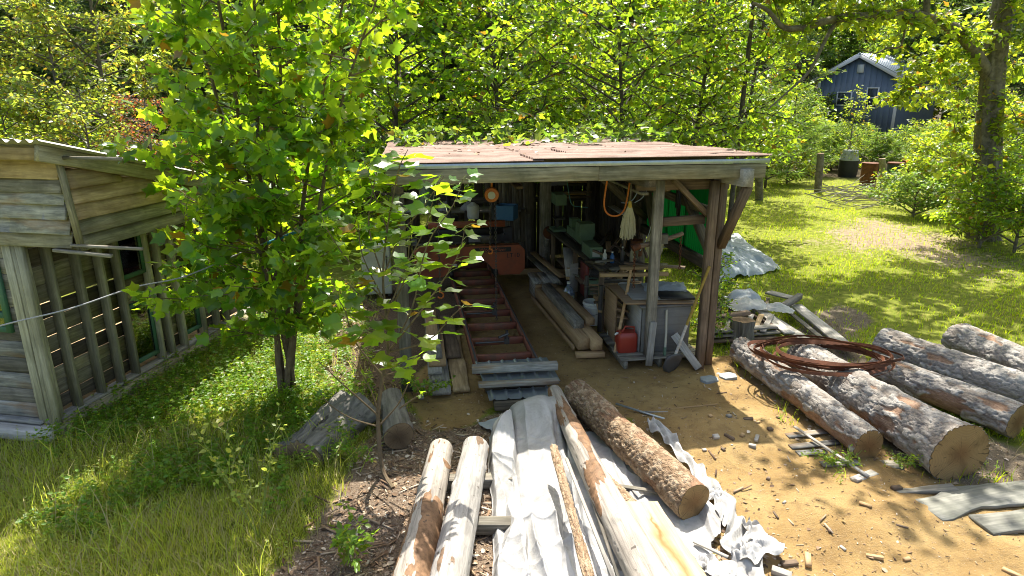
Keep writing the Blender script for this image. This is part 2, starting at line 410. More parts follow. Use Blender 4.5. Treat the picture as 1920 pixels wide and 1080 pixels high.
LEAFV = {
 'tulip': ([(0, 0), (.22, -.03), (.44, .09), (.53, .30), (.35, .46), (.36, .70), (.42, .94), (.18, .83), (0, .74), (0, .40)], [(0, 1, 2, 3), (0, 3, 4, 9), (9, 4, 5), (9, 5, 7, 8), (5, 6, 7)]),
 'maple': ([(0, 0), (.34, .10), (.50, .48), (.24, .56), (.16, .80), (0, 1.0)], [(0, 1, 2, 3), (0, 3, 4, 5)]),
 'oval': ([(0, 0), (.30, .30), (.27, .66), (0, 1.0)], [(0, 1, 2, 3)]),
 'dia': ([(0, 0), (.30, .45), (0, 1.0)], [(0, 1, 2)]),
 'needle': ([(0, 0), (.035, .4), (0, 1.0)], [(0, 1, 2)]),
}
def leaf_template(kind, fold=.22, droop=.25):
    half, faces = LEAFV[kind]
    v = []; f = []; idx = {}
    for s in (1, -1):
        mp = {}
        for i, (x, y) in enumerate(half):
            key = (round(x * s, 4) + 0.0, y)
            if x == 0: key = (0.0, y)
            if key not in idx:
                idx[key] = len(v); v.append((x * s, y, fold * abs(x) - droop * y * y * .6))
            mp[i] = idx[key]
        for q in faces:
            qq = [mp[i] for i in q]
            f.append(qq if s > 0 else qq[::-1])
    return np.array(v), f
def rot_frames(fwd, nrm):
    """columns: side, forward, normal for each leaf"""
    y = fwd / np.linalg.norm(fwd, axis=1, keepdims=True)
    x = np.cross(y, nrm); x /= np.linalg.norm(x, axis=1, keepdims=True) + 1e-9
    z = np.cross(x, y)
    return np.stack([x, y, z], -1)
def scatter_mesh(name, tmpl, pos, R, size):
    v, f = tmpl; n = len(pos)
    V = np.einsum('nij,kj->nki', R, v) * np.asarray(size)[:, None, None] + pos[:, None, :]
    base = (np.arange(n) * len(v))[:, None, None]
    by = {}
    for q in f: by.setdefault(len(q), []).append(q)
    groups = [(base + np.array(qs)[None]).reshape(-1, k) for k, qs in by.items()]
    return np_mesh(name, V.reshape(-1, 3), groups)
def rand_dirs(n, r, up=0.0):
    d = r.normal(size=(n, 3)); d /= np.linalg.norm(d, axis=1, keepdims=True); d[:, 2] += up
    return d / np.linalg.norm(d, axis=1, keepdims=True)
TULIP = leaf_template('tulip'); MAPLE = leaf_template('maple'); OVAL = leaf_template('oval'); DIA = leaf_template('dia'); NEEDLE = leaf_template('needle', 0, .1)

tulip_leaf = m_leaf("tulip_poplar_leaf", (.07, .15, .025), (.46, .68, .02), .42, .55, .30, (.4, .24, .02), .025)
mid_leaf = m_leaf("maple_leaf_green", (.07, .14, .022), (.44, .62, .025), .45, .55, .34, (.42, .24, .02), .03)
birch_leaf = m_leaf("light_leaf", (.10, .17, .035), (.52, .62, .06), .35, .55, .34, (.5, .34, .03), .12)
far_leaf = m_leaf("forest_leaf", (.055, .11, .025), (.32, .48, .035), .45, .5, .4, (.4, .32, .02), .02)
dark_leaf = m_leaf("dark_forest_leaf", (.045, .09, .028), (.20, .31, .045), .4, .45, .45, (.25, .2, .02), .03)
vine_leaf = m_leaf("vine_leaf", (.09, .16, .028), (.54, .66, .03), .35, .55, .36, (.55, .3, .03), .03)
pine_needle = m_leaf("pine_needle", (.11, .19, .04), (.38, .55, .06), .3, .45, .45, (.3, .25, .03), .03)
red_leaf = m_leaf("autumn_leaf", (.22, .07, .03), (.5, .16, .04), .35, .45, .5)
grass_mat = m_leaf("lawn_grass", (.20, .31, .014), (.70, .88, .02), .3, .5, .55, (.6, .5, .16), .12, .2)
tall_grass_mat = m_leaf("tall_grass", (.30, .37, .06), (.80, .90, .10), .3, .5, .5, (.72, .62, .32), .34, .3)
dry_grass_mat = m_leaf("dry_grass", (.34, .27, .14), (.45, .36, .16), .3, .35, .6, (.3, .2, .1), .2, .3)
weed_leaf = m_leaf("weed_leaf", (.12, .22, .025), (.46, .66, .03), .35, .5, .42, (.45, .38, .1), .05)
fern_mat = m_leaf("leggy_weed_leaf", (.24, .30, .06), (.70, .78, .10), .3, .5, .45, (.5, .4, .1), .08)
# ------------------------------------------------------------------ ground and zones
def vnoise(x, y, seed=0):
    """cheap smooth 2-d value noise, 0..1"""
    r = np.random.default_rng(seed); T = r.random((64, 64))
    xi = np.floor(x).astype(int); yi = np.floor(y).astype(int); fx = x - xi; fy = y - yi
    fx = fx * fx * (3 - 2 * fx); fy = fy * fy * (3 - 2 * fy)
    a = T[xi % 64, yi % 64]; b = T[(xi + 1) % 64, yi % 64]; c = T[xi % 64, (yi + 1) % 64]; d = T[(xi + 1) % 64, (yi + 1) % 64]
    return (a * (1 - fx) + b * fx) * (1 - fy) + (c * (1 - fx) + d * fx) * fy
def fbm(x, y, seed=0, o=4):
    s = 0; a = .5
    for k in range(o):
        s = s + a * vnoise(x * 2 ** k + 13.7 * k, y * 2 ** k + 7.1 * k, seed + k); a *= .5
    return s / (1 - .5 ** o)
def poly_world(px): return np.array([[G(x, y).x, G(x, y).y] for x, y in px])
def poly_sd(P, x, y):
    """signed distance, positive inside"""
    d = np.full(x.shape, 1e9); ins = np.zeros(x.shape, bool); n = len(P)
    for i in range(n):
        a = P[i]; b = P[(i + 1) % n]; e = b - a
        t = np.clip(((x - a[0]) * e[0] + (y - a[1]) * e[1]) / (e @ e + 1e-12), 0, 1)
        d = np.minimum(d, np.hypot(x - a[0] - t * e[0], y - a[1] - t * e[1]))
        c = ((a[1] > y) != (b[1] > y)) & (x < (b[0] - a[0]) * (y - a[1]) / (b[1] - a[1] + 1e-12) + a[0])
        ins ^= c
    return np.where(ins, d, -d)
SAND = poly_world([(1010, 500), (1060, 540), (1150, 650), (1300, 680), (1370, 660), (1470, 720), (1600, 790), (1720, 880), (1850, 930), (1960, 975), (2100, 1150), (1350, 1150), (1330, 1000), (1180, 800), (1090, 730), (960, 745), (890, 790), (800, 800), (755, 740), (800, 690), (880, 600), (860, 500)])
MULCH = poly_world([(420, 1180), (600, 1000), (640, 900), (700, 830), (740, 740), (800, 780), (890, 770), (1000, 740), (1090, 740), (1200, 800), (1350, 980), (1420, 1180)])
LITTER = poly_world([(600, 700), (620, 590), (720, 540), (900, 480), (880, 640), (790, 740), (700, 800)])
BARE = poly_world([(1420, 690), (1500, 620), (1560, 560), (1640, 590), (1600, 640), (1700, 760), (1920, 850), (2000, 980), (1800, 960)])
DRY = poly_world([(1480, 450), (1600, 400), (1760, 430), (1900, 480), (1960, 530), (1800, 510), (1640, 480)])
SHED_O = Vector((.6, 7.55, 0)); SHED_RZ = math.radians(9.25)
SHM = Matrix.Translation(SHED_O) @ Matrix.Rotation(SHED_RZ, 4, 'Z')
def SH(x, y, z=0.0): return SHM @ Vector((x, y, z))
SHEDFLOOR = np.array([[SH(*p).x, SH(*p).y] for p in ((-2.2, .3), (2.2, .3), (2.4, 7.2), (-2.2, 7.2))])
HOUSE_O = Vector((-4.84, 6.33, 0)); HOUSE_RZ = math.radians(-10.7)
HM = Matrix.Translation(HOUSE_O) @ Matrix.Rotation(HOUSE_RZ, 4, 'Z')
def HS(x, y, z=0.0): return HM @ Vector((x, y, z))
HOUSEFLOOR = np.array([[HS(*p).x, HS(*p).y] for p in ((-6, .1), (-.05, .1), (-.05, 3.9), (-6, 3.9))])
def zones(x, y):
    wob = (fbm(x * 1.3, y * 1.3, 3) - .5) * .7
    sm = lambda d, w: np.clip(d / w + .5, 0, 1)
    sand = sm(poly_sd(SAND, x, y) + wob * .55, .22); mul = sm(poly_sd(MULCH, x, y) + wob * .6, .3)
    shed = sm(poly_sd(SHEDFLOOR, x, y), .4); lit = sm(poly_sd(LITTER, x, y) + wob * .7, .5)
    bare = sm(poly_sd(BARE, x, y) + wob * .8, .4); dry = sm(poly_sd(DRY, x, y) + wob * 2.6 - .3, 2.2) * .85
    wood = np.clip((y - 22 - 2.5 * np.sin(x * .3) - np.where(x > 4, 6, 0)) / 4, 0, 1)
    left = np.clip((-x - 6.5) / 2, 0, 1) * np.clip((y - 10) / 2, 0, 1)
    wood = np.maximum(wood, left * .7)
    return sand, mul * (1 - sand), np.maximum(shed * .8, lit) * (1 - sand), bare * (1 - sand), dry, wood
def gz(x, y):
    x = np.asarray(x, float); y = np.asarray(y, float)
    z = (fbm(x * .9, y * .9, 11) - .5) * .09 + (fbm(x * 4, y * 4, 5) - .5) * .035
    z += .10 * np.exp(-(((x - 2.1) / .75) ** 2 + ((y - 6.35) / .42) ** 2)) + .05 * np.exp(-(((x - 2.9) / .8) ** 2 + ((y - 4.9) / .6) ** 2))
    sd_ = np.clip(poly_sd(SAND, x, y) / .3, 0, 1); z += sd_ * (.07 * (fbm(x * 2.3, y * 2.3, 131) - .5) + .03 * (np.abs(fbm(x * 5.5, y * 5.5, 133) - .5)))
    sh = poly_sd(SHEDFLOOR, x, y); z = z * np.clip(1 - sh / .5, .25, 1) - .015
    return z - np.clip((np.hypot(x, y) - 90) * .01, 0, 3)
def axis(a, b, step, lo, hi, g=1.22):
    t = list(np.arange(a, b, step)); s = step
    while t[-1] < hi: s *= g; t.append(t[-1] + s)
    s = step; u = [a]
    while u[-1] > lo: s *= g; u.append(u[-1] - s)
    return np.array(u[:0:-1] + t)
gx = axis(-6.5, 8.5, .055, -260, 260); gy = axis(2.4, 15.5, .055, -60, 320)
X, Y = np.meshgrid(gx, gy); Z = gz(X, Y)
zs = zones(X.ravel(), Y.ravel())
ny, nx = X.shape; ii = (np.arange(ny - 1)[:, None] * nx + np.arange(nx - 1)[None]).ravel()
me = np_mesh("ground", np.stack([X, Y, Z], -1).reshape(-1, 3), np.stack([ii, ii + 1, ii + nx + 1, ii + nx], 1), True,
             dict(zip(("sand", "mulch", "litter", "bare", "dry", "wood"), zs)))
gm, t = newmat("ground"); N = NT(t); ge = N.n("NewGeometry"); P = ge.outputs['Position']
A = lambda k: N.n("Attribute", attribute_name=k).outputs['Fac']
n_big = N.noise(P, 1.2, 5, .6, .4); n_mid = N.noise(P, 7, 6, .65, .3); n_fine = N.noise(P, 60, 5, .7); n_grain = N.noise(P, 240, 3, .7)
def edge(a, k=.5): return N.ramp(N.math('ADD', a, N.math('MULTIPLY', N.math('SUBTRACT', n_mid, .5), k * 2)), [(.35, (0, 0, 0)), (.65, (1, 1, 1))]).outputs[0]
col = N.ramp(n_mid, [(.3, (.09, .11, .016)), (.5, (.19, .22, .026)), (.7, (.29, .28, .06))]).outputs[0]
col = N.mix(edge(A("dry"), .7), col, N.ramp(n_mid, [(.3, (.20, .15, .10)), (.7, (.38, .30, .21))]).outputs[0])
col = N.mix(edge(A("wood"), .3), col, N.ramp(n_mid, [(.3, (.035, .03, .018)), (.7, (.10, .075, .04))]).outputs[0])
col = N.mix(edge(A("bare")), col, N.ramp(n_fine, [(.3, (.09, .07, .05)), (.55, (.20, .16, .11)), (.75, (.36, .31, .24))]).outputs[0])
col = N.mix(edge(A("litter")), col, N.ramp(n_fine, [(.3, (.06, .045, .03)), (.55, (.16, .115, .075)), (.75, (.28, .22, .16))]).outputs[0])
col = N.mix(edge(A("mulch")), col, N.ramp(n_fine, [(.3, (.10, .07, .048)), (.5, (.22, .16, .11)), (.72, (.42, .34, .26))]).outputs[0])
sandc = N.ramp(n_big, [(.3, (.25, .155, .06)), (.5, (.38, .25, .10)), (.7, (.47, .33, .145))]).outputs[0]
sandc = N.mix(N.math('MULTIPLY', N.ramp(n_mid, [(.5, (0, 0, 0)), (.72, (1, 1, 1))]).outputs[0], .6), sandc, (.16, .10, .05))
sandc = N.mix(N.ramp(n_fine, [(.54, (0, 0, 0)), (.66, (1, 1, 1))]).outputs[0], sandc, N.ramp(n_grain, [(.4, (.13, .08, .04)), (.6, (.46, .34, .18))]).outputs[0])
col = N.mix(edge(A("sand"), .35), col, sandc)
hh = N.math('ADD', N.math('MULTIPLY', n_mid, .6), N.math('ADD', N.math('MULTIPLY', n_fine, .35), N.math('MULTIPLY', n_grain, .12)))
N.out(N.bsdf(col, .95, 0, .15, N.bump(hh, .9, .05)).outputs[0])
tag(obj("ground", me, gm), kind="structure")

# ------------------------------------------------------------------ grass, weeds, litter (stuff)
def blades(n, sampler, hmin, hmax, wd, lean, seed, mat, name, label, cat, parent=None):
    r = np.random.default_rng(seed); x, y = sampler(n, r); n = len(x)
    h = r.uniform(hmin, hmax, n) * (.6 + .8 * fbm(x * 1.5, y * 1.5, 21)); a = r.uniform(0, 2 * np.pi, n); l = r.uniform(.1, 1, n) * lean * h
    dx, dy = np.cos(a), np.sin(a); b = r.uniform(0, 2 * np.pi, n); wx, wy = np.cos(b) * wd * r.uniform(.6, 1.3, n), np.sin(b) * wd * r.uniform(.6, 1.3, n)
    z0 = gz(x, y) - .01
    V = np.zeros((n, 5, 3))
    for k, (s, f) in enumerate(((-1, 0), (1, 0), (-.75, .55), (.75, .55), (0, 1))):
        V[:, k, 0] = x + dx * l * f ** 1.7 + wx * s * .5; V[:, k, 1] = y + dy * l * f ** 1.7 + wy * s * .5
        V[:, k, 2] = z0 + h * (f - .22 * lean * f * f)
    b0 = np.arange(n)[:, None] * 5
    me = np_mesh(name, V, [b0 + np.array([[0, 1, 3, 2]]), b0 + np.array([[2, 3, 4]])])
    return tag(obj(name, me, mat, parent), label, cat, kind="stuff")
def in_rect(x0, x1, y0, y1, keep):
    def s(n, r):
        x = r.uniform(x0, x1, n); y = r.uniform(y0, y1, n); k = r.random(n) < keep(x, y); return x[k], y[k]
    return s
def persp(n, r, x0, x1, y0, y1):
    """denser near the camera"""
    u = r.random(n); y = y0 * (y1 / y0) ** u; x = r.uniform(x0, x1, n) ; return x, y
def free(x, y):
    sa, mu, li, ba, dr, wo = zones(x, y)
    h = poly_sd(HOUSEFLOOR, x, y) > 0; s = poly_sd(SHEDFLOOR, x, y) > -.1
    return np.clip(1 - 1.3 * sa - 1.0 * mu - .85 * li - .8 * ba - .6 * dr, 0, 1) * (~h) * (~s)
def left_lawn(n, r):
    x, y = persp(n, r, -6.5, -.6, 2.6, 12); k = r.random(n) < free(x, y) * np.clip(.35 + fbm(x * 1.1, y * 1.1, 8), 0, 1); return x[k], y[k]
def right_lawn(n, r):
    x, y = persp(n, r, 2.2, 22, 6.2, 27); k = (r.random(n) < free(x, y) * np.clip((fbm(x * .8, y * .8, 31) - .25) * 2.4, .12, 1)) & (x < y * .95 + 1) & (x > y * .18); return x[k], y[k]
blades(110000, left_lawn, .06, .20, .006, .8, 1, tall_grass_mat, "long_grass", "long yellow green grass growing in front of the plank building", "grass")
blades(170000, right_lawn, .04, .12, .012, .8, 2, grass_mat, "lawn_grass", "short sunlit lawn grass beyond the pile of logs", "grass")
def dry_s(n, r):
    x, y = persp(n, r, -6.5, 22, 2.6, 28); sa, mu, li, ba, dr, wo = zones(x, y)
    k = (r.random(n) < np.clip(.10 * free(x, y) + .5 * dr + .25 * ba, 0, 1)) & (poly_sd(HOUSEFLOOR, x, y) < 0); return x[k], y[k]
blades(60000, dry_s, .05, .16, .007, 1.0, 3, dry_grass_mat, "dry_grass", "straw coloured dry grass among the green", "grass")
def tall_s(n, r):
    x, y = persp(n, r, -4.6, -1.0, 2.7, 6.2); k = r.random(n) < free(x, y) * np.clip((fbm(x * 2, y * 2, 41) - .35) * 3, 0, 1); return x[k], y[k]
blades(3500, tall_s, .28, .6, .008, .9, 4, tall_grass_mat, "seed_grass", "tall arching grass stems in the shade of the young tree", "grass")
def weeds(name, label, n, sampler, h0, h1, nl, ls, seed, mat, tmpl=OVAL):
    r = np.random.default_rng(seed); x, y = sampler(n, r); n = len(x); h = r.uniform(h0, h1, n)
    f = np.tile(np.linspace(.3, 1, nl), n); X = np.repeat(x, nl); Yv = np.repeat(y, nl); H = np.repeat(h, nl)
    la = np.repeat(r.uniform(0, 6.28, n), nl); le = np.repeat(r.uniform(0, .3, n), nl)
    pos = np.stack([X + np.cos(la) * le * H * f, Yv + np.sin(la) * le * H * f, gz(X, Yv) + H * f], 1)
    a = np.tile(np.arange(nl) * 2.4, n) + np.repeat(r.uniform(0, 6.28, n), nl)
    fw = np.stack([np.cos(a), np.sin(a), r.uniform(-.2, .5, n * nl)], 1); nr = rand_dirs(n * nl, r, 1.6)
    me1 = scatter_mesh(name, tmpl, pos, rot_frames(fw, nr), r.uniform(.6, 1.3, n * nl) * ls * (1.25 - .5 * f))
    o = tag(obj(name, me1, mat), label, "weeds", kind="stuff")
    # stems
    dx = np.cos(la[::nl]) * le[::nl] * h; dy = np.sin(la[::nl]) * le[::nl] * h; z = gz(x, y)
    S = np.zeros((n, 4, 3)); q = r.uniform(0, 6.28, n); ww = .0035
    S[:, 0] = np.stack([x - np.cos(q) * ww, y - np.sin(q) * ww, z], 1); S[:, 1] = np.stack([x + np.cos(q) * ww, y + np.sin(q) * ww, z], 1)
    S[:, 2] = np.stack([x + dx + np.cos(q) * ww * .5, y + dy + np.sin(q) * ww * .5, z + h], 1); S[:, 3] = np.stack([x + dx - np.cos(q) * ww * .5, y + dy - np.sin(q) * ww * .5, z + h], 1)
    tag(obj("stems", np_mesh("stems", S, np.arange(n)[:, None] * 4 + np.arange(4)[None]), mat, o), kind="stuff")
def weed_s(n, r):
    x, y = persp(n, r, -4.8, -1.6, 4.6, 11); k = r.random(n) < free(x, y) * np.clip((fbm(x * .9, y * .9, 51) + (y - 6.6) * .22 - .25) * 2.5, 0, 1); return x[k], y[k]
weeds("leafy_weeds", "low bright green leafy weeds growing along the plank building", 5200, weed_s, .08, .26, 9, .055, 5, weed_leaf)
def weed_f(n, r):
    x, y = persp(n, r, -5.5, -.9, 2.7, 6.4); k = r.random(n) < free(x, y) * np.clip((fbm(x * 1.2, y * 1.2, 61) - .38) * 3, 0, 1); return x[k], y[k]
weeds("ground_cover", "fine pale green weeds filling the sunlit foreground grass", 5000, weed_f, .05, .20, 10, .024, 6, fern_mat)
def weed_log(n, r):
    x = r.uniform(2.9, 6.5, n); y = r.uniform(5.3, 9.2, n); k = r.random(n) < np.clip((fbm(x * 2, y * 2, 71) - .52) * 5, 0, 1); return x[k], y[k]
weeds("log_weeds", "scattered green weeds sprouting between the logs", 700, weed_log, .05, .16, 7, .03, 8, weed_leaf, DIA)
blades(5000, lambda n, r: weed_log(n, r), .06, .2, .008, .8, 9, grass_mat, "log_grass", "grass tufts growing up between the bark logs", "grass")

chip_mat, t = newmat("wood_chips"); N = NT(t); ge = N.n("NewGeometry")
N.out(N.bsdf(N.ramp(ge.outputs['Random Per Island'], [(0, (.07, .045, .03)), (.35, (.20, .13, .08)), (.6, (.34, .23, .13)), (.82, (.46, .34, .2)), (1, (.58, .5, .4))]).outputs[0], .9, 0, .2).outputs[0])
litter_mat, t = newmat("leaf_litter"); N = NT(t); ge = N.n("NewGeometry")
N.out(N.bsdf(N.ramp(ge.outputs['Random Per Island'], [(0, (.09, .055, .035)), (.35, (.22, .14, .085)), (.6, (.34, .23, .14)), (.85, (.46, .37, .27)), (1, (.58, .51, .42))]).outputs[0], .85, 0, .25).outputs[0])
BOXT = (np.array([(a, b, c) for a in (-.5, .5) for b in (0, 1) for c in (0, .35)]) * np.array([.24, 1, .32]),
        [(0, 1, 3, 2), (4, 6, 7, 5), (0, 4, 5, 1), (2, 3, 7, 6), (1, 5, 7, 3)])
THINT = (BOXT[0] * np.array([.45, 1, .5]), BOXT[1])
def flat_scatter(name, label, cat, n, sampler, tmpl, s0, s1, seed, mat, tilt=.35):
    r = np.random.default_rng(seed); x, y = sampler(n, r); n = len(x)
    a = r.uniform(0, 6.28, n); fw = np.stack([np.cos(a), np.sin(a), r.normal(0, tilt * .4, n)], 1); up = np.stack([r.normal(0, tilt, n), r.normal(0, tilt, n), np.ones(n)], 1)
    size = s0 * (s1 / s0) ** (r.random(n) ** 1.8)
    return tag(obj(name, scatter_mesh(name, tmpl, np.stack([x, y, gz(x, y) + .002 + .1 * size * r.random(n)], 1), rot_frames(fw, up), size), mat), label, cat, kind="stuff")
def chip_s(n, r):
    x, y = persp(n, r, -1.4, 5.5, 3.6, 10); sa, mu, li, ba, dr, wo = zones(x, y); k = r.random(n) < np.clip(.38 * sa * (.3 + 1.4 * fbm(x * 1.5, y * 1.5, 81) ** 1.5) + .9 * mu + .6 * ba, 0, 1); return x[k], y[k]
flat_scatter("wood_chips", "small bark and wood chips strewn over the sawdust yard", "wood chips", 34000, chip_s, BOXT, .005, .034, 10, chip_mat)
def mul_s(n, r):
    x, y = persp(n, r, -3.2, 3.2, 3.4, 11.5); sa, mu, li, ba, dr, wo = zones(x, y); k = (r.random(n) < np.clip(1.0 * mu + .5 * li + .05 * sa, 0, 1)) & (poly_sd(SHEDFLOOR, x, y) < 0); return x[k], y[k]
flat_scatter("leaf_litter", "brown dead leaves and bark shreds between the logs", "leaf litter", 24000, mul_s, OVAL, .02, .07, 11, litter_mat, .5)
flat_scatter("bark_shreds", "thin grey brown bark strips and twigs littering the ground", "bark shreds", 9000, mul_s, THINT, .03, .17, 12, litter_mat, .3)
def bare_s(n, r):
    x, y = persp(n, r, 2.8, 20, 5, 24); sa, mu, li, ba, dr, wo = zones(x, y); k = r.random(n) < np.clip(.5 * ba + .22 * dr, 0, 1); return x[k], y[k]
flat_scatter("fallen_leaves", "fallen brown leaves scattered on the bare soil by the lawn", "leaf litter", 6000, bare_s, OVAL, .03, .09, 13, litter_mat, .5)

# ------------------------------------------------------------------ open-fronted pole shed
shed = thing("sawmill_shed", "open fronted timber pole shed with rusty corrugated roof over the sawmill", "shed", SHED_O, SHED_RZ)
ZF, ZB, YB, XL, XR = 2.70, 2.46, 6.6, -2.02, 2.31
def roof_z(y): return ZF + (ZB - ZF) * (y + .25) / (YB + .25)
def sbox(name, a, b, wd, th, mat, up=(0, 0, 1), **kw): return board(name, SH(*a), SH(*b), wd, th, mat, shed, (SHM.to_3x3() @ Vector(up)), **kw)
# roof sheets: ribs run across the shed front
def corr_mesh(Lx, Wy, pitch=.1, amp=.016, sag=.0, seed=0, nper=6):
    ny = max(2, int(Wy / pitch * nper)); yv = np.linspace(0, Wy, ny + 1); xv = np.linspace(0, Lx, 9)
    Xg, Yg = np.meshgrid(xv, yv); Zg = amp * np.sin(Yg / pitch * 2 * np.pi) + sag * np.sin(Xg / Lx * np.pi) + .006 * (fbm(Xg * 1.2 + seed, Yg * 1.2, 90 + seed) - .5)
    top = np.stack([Xg, Yg, Zg], -1).reshape(-1, 3); n = len(top); V = np.concatenate([top, top - [0, 0, .0015]])
    nx = 9; i = (np.arange(ny)[:, None] * nx + np.arange(nx - 1)[None]).ravel(); F = np.stack([i, i + 1, i + nx + 1, i + nx], 1)
    return np_mesh("sheet", V, [np.concatenate([F, F[:, ::-1] + n])], True)
k = 0
for row in range(8):
    y0 = -.27 + row * .86
    cuts = [XL - .03, -.35 + (row % 2) * .5, XR + .04] if row else [XL - .03, -.42, XR + .04]
    for j in range(2):
        xa, xb = cuts[j], cuts[j + 1] + (.12 if j == 0 else 0); dz = .012 * ((row % 2) + 2 * j)
        y1 = min(y0 + .92, YB + .15)
        if row == 7 and j == 0: xb = -1.15  # shortened sheet; gap added so sun can reach the floor
        M = SHM @ Matrix.Translation((xa, y0, roof_z(y0) + .075 + dz)) @ Matrix.Rotation(math.atan2(roof_z(y1) - roof_z(y0), y1 - y0), 4, 'X') @ Matrix.Rotation(random.uniform(-.004, .004), 4, 'Z')
        obj("roof_sheet", corr_mesh(xb - xa, y1 - y0, seed=row * 2 + j), rust_pink, shed, M)
sbox("drip_edge", (XL, -.262, ZF + .035), (XR + .03, -.262, ZF + .035), .006, .05, galv)
sbox("fascia", (XL + .03, -.23, ZF - .075), (.32, -.23, ZF - .075), .045, .155, green_wood)
sbox("fascia", (.325, -.226, ZF - .078), (XR, -.226, ZF - .078), .045, .16, green_wood)
for y in (.75, 1.6, 2.5, 3.4, 4.3, 5.2, 6.1): sbox("purlin", (XL + .05, y, roof_z(y) + .02), (XR - .02, y, roof_z(y) + .02), .09, .05, dark_wood)
for x in (-1.88, .95, 2.06): sbox("roof_beam", (x, -.2 if x < 2 else -.33, roof_z(0) - .14), (x, YB, roof_z(YB) - .14), .13, .2, pale_wood if x > 2 else dark_wood)
board("roof_beam", SH(1.0, .42, roof_z(.4) - .28), SH(2.2, .42, roof_z(.4) - .28), .09, .14, brown_wood, shed)
def spost(x, y, wd, top, mat=brown_wood, z0=-.05, x1=None, y1=None):
    board("post", SH(x, y, z0), SH(x1 if x1 is not None else x, y1 if y1 is not None else y, top), wd, wd * .9, mat, shed, SHM.to_3x3() @ Vector((0, 1, 0)), seg=5, bow=.006)
spost(1.92, .2, .10, 2.46); spost(2.08, .3, .095, 2.5, brown_wood); spost(1.30, .42, .115, 2.45, grey_wood, .1)
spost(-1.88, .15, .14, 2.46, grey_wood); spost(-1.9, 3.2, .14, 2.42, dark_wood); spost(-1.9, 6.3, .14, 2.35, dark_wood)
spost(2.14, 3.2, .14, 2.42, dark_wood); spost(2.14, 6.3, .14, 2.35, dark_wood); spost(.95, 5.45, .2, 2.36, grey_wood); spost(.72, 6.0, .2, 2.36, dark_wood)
sbox("brace", (2.10, .26, 1.62), (2.10, -.26, 2.44), .085, .1, brown_wood, (1, 0, 0))
sbox("brace", (1.94, .36, 2.0), (1.45, .36, 2.46), .06, .11, brown_wood, (0, 1, 0))
sbox("brace", (2.1, .5, 1.45), (2.12, 1.9, 2.4), .07, .12, dark_wood, (1, 0, 0))
sbox("brace", (2.1, 2.3, 1.1), (2.1, 3.2, 2.3), .07, .12, dark_wood, (1, 0, 0))
sbox("brace", (.95, 5.3, 2.1), (.95, 3.9, 2.42), .1, .12, dark_wood, (1, 0, 0))
sbox("brace", (.95, 2.2, 2.4), (2.1, 3.0, 1.5), .1, .16, dark_wood, (0, 1, 0))
sbox("rail", (1.34, .44, 1.92), (1.92, .40, 1.95), .07, .11, brown_wood)
sbox("rail", (2.1, .4, 2.0), (2.14, 6.2, 2.0), .07, .11, dark_wood); sbox("rail", (2.1, .4, 1.3), (2.14, 3.2, 1.28), .08, .14, dark_wood)
sbox("rail", (-1.9, .2, 1.2), (-1.9, 6.2, 1.2), .05, .11, dark_wood); sbox("rail", (-1.9, 6.35, 1.3), (2.14, 6.35, 1.3), .05, .12, dark_wood)
for j in range(4):           # translucent green wall sheets on the right side
    y0 = .95 + j * .66
    M = SHM @ Matrix.Translation((2.215 + .012 * (j % 2), y0, 1.22 + .03 * (j % 3))) @ Matrix(((0, 0, 1, 0), (0, 1, 0, 0), (1, 0, 0, 0), (0, 0, 0, 1))) @ Matrix.Identity(4)
    obj("green_wall_sheet", corr_mesh(1.2, .70, .066, .008, seed=40 + j), green_sheet, shed, M)
# back wall planks with gaps
yb = 6.42; xw = -1.9; j = 0
while xw < 2.1:
    wd = random.uniform(.14, .22)
    if not (-.75 < xw < -.45 or -1.5 < xw < -1.3):
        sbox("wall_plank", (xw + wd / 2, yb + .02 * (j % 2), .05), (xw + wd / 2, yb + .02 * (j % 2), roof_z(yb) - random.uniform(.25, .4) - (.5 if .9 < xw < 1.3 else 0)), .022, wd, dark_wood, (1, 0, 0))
    xw += wd + .012; j += 1

yw = 3.3
while yw < 6.3:              # dark planks added to close the rear right side and darken the interior
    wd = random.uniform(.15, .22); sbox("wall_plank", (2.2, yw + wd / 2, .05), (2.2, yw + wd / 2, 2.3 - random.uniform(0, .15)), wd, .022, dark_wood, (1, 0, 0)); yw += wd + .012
# ------------------------------------------------------------------ weathered plank building on the left
house = thing("plank_building", "weathered plank building with lapped boards, bare studs and green framed windows", "building", HOUSE_O, HOUSE_RZ)
def hb(name, a, b, wd, th, mat, up=(0, 0, 1), parent=None, **kw): return board(name, HS(*a), HS(*b), wd, th, mat, parent or house, HM.to_3x3() @ Vector(up), **kw)
HL = 3.75
hn = HM.to_3x3() @ Vector((1, 0, 0)); fn = HM.to_3x3() @ Vector((0, -1, 0)); HI = HM.inverted()
def wall_yz(x, y, off=0.0):
    p = HI @ hit(x, y, HS(off, 0, 0), hn); return p.y, p.z
def front_xz(x, y, off=0.0):
    p = HI @ hit(x, y, HS(0, off, 0), fn); return p.x, p.z
# sills and foundation
hb("sill_beam", (.06, -.10, .06), (.06, HL + .1, .10), .16, .13, green_wood, live=.012)
hb("floor_plank", (-.02, -.05, .145), (-.02, HL, .185), .12, .035, pale_wood)
hb("sill_beam", (-4.2, -.08, .03), (.12, -.12, .06), .2, .12, pale_wood, live=.012)
hb("floor_plank", (-4.2, -.04, .14), (-.1, -.04, .15), .12, .03, bluegrey_wood)
for x, y in ((-.05, .02), (-1.6, .1), (-.05, 2.0)): MB().box(HS(x, y, -.06), (.38, .3, .16), HM.to_3x3()).build("foundation_block", concrete, house)
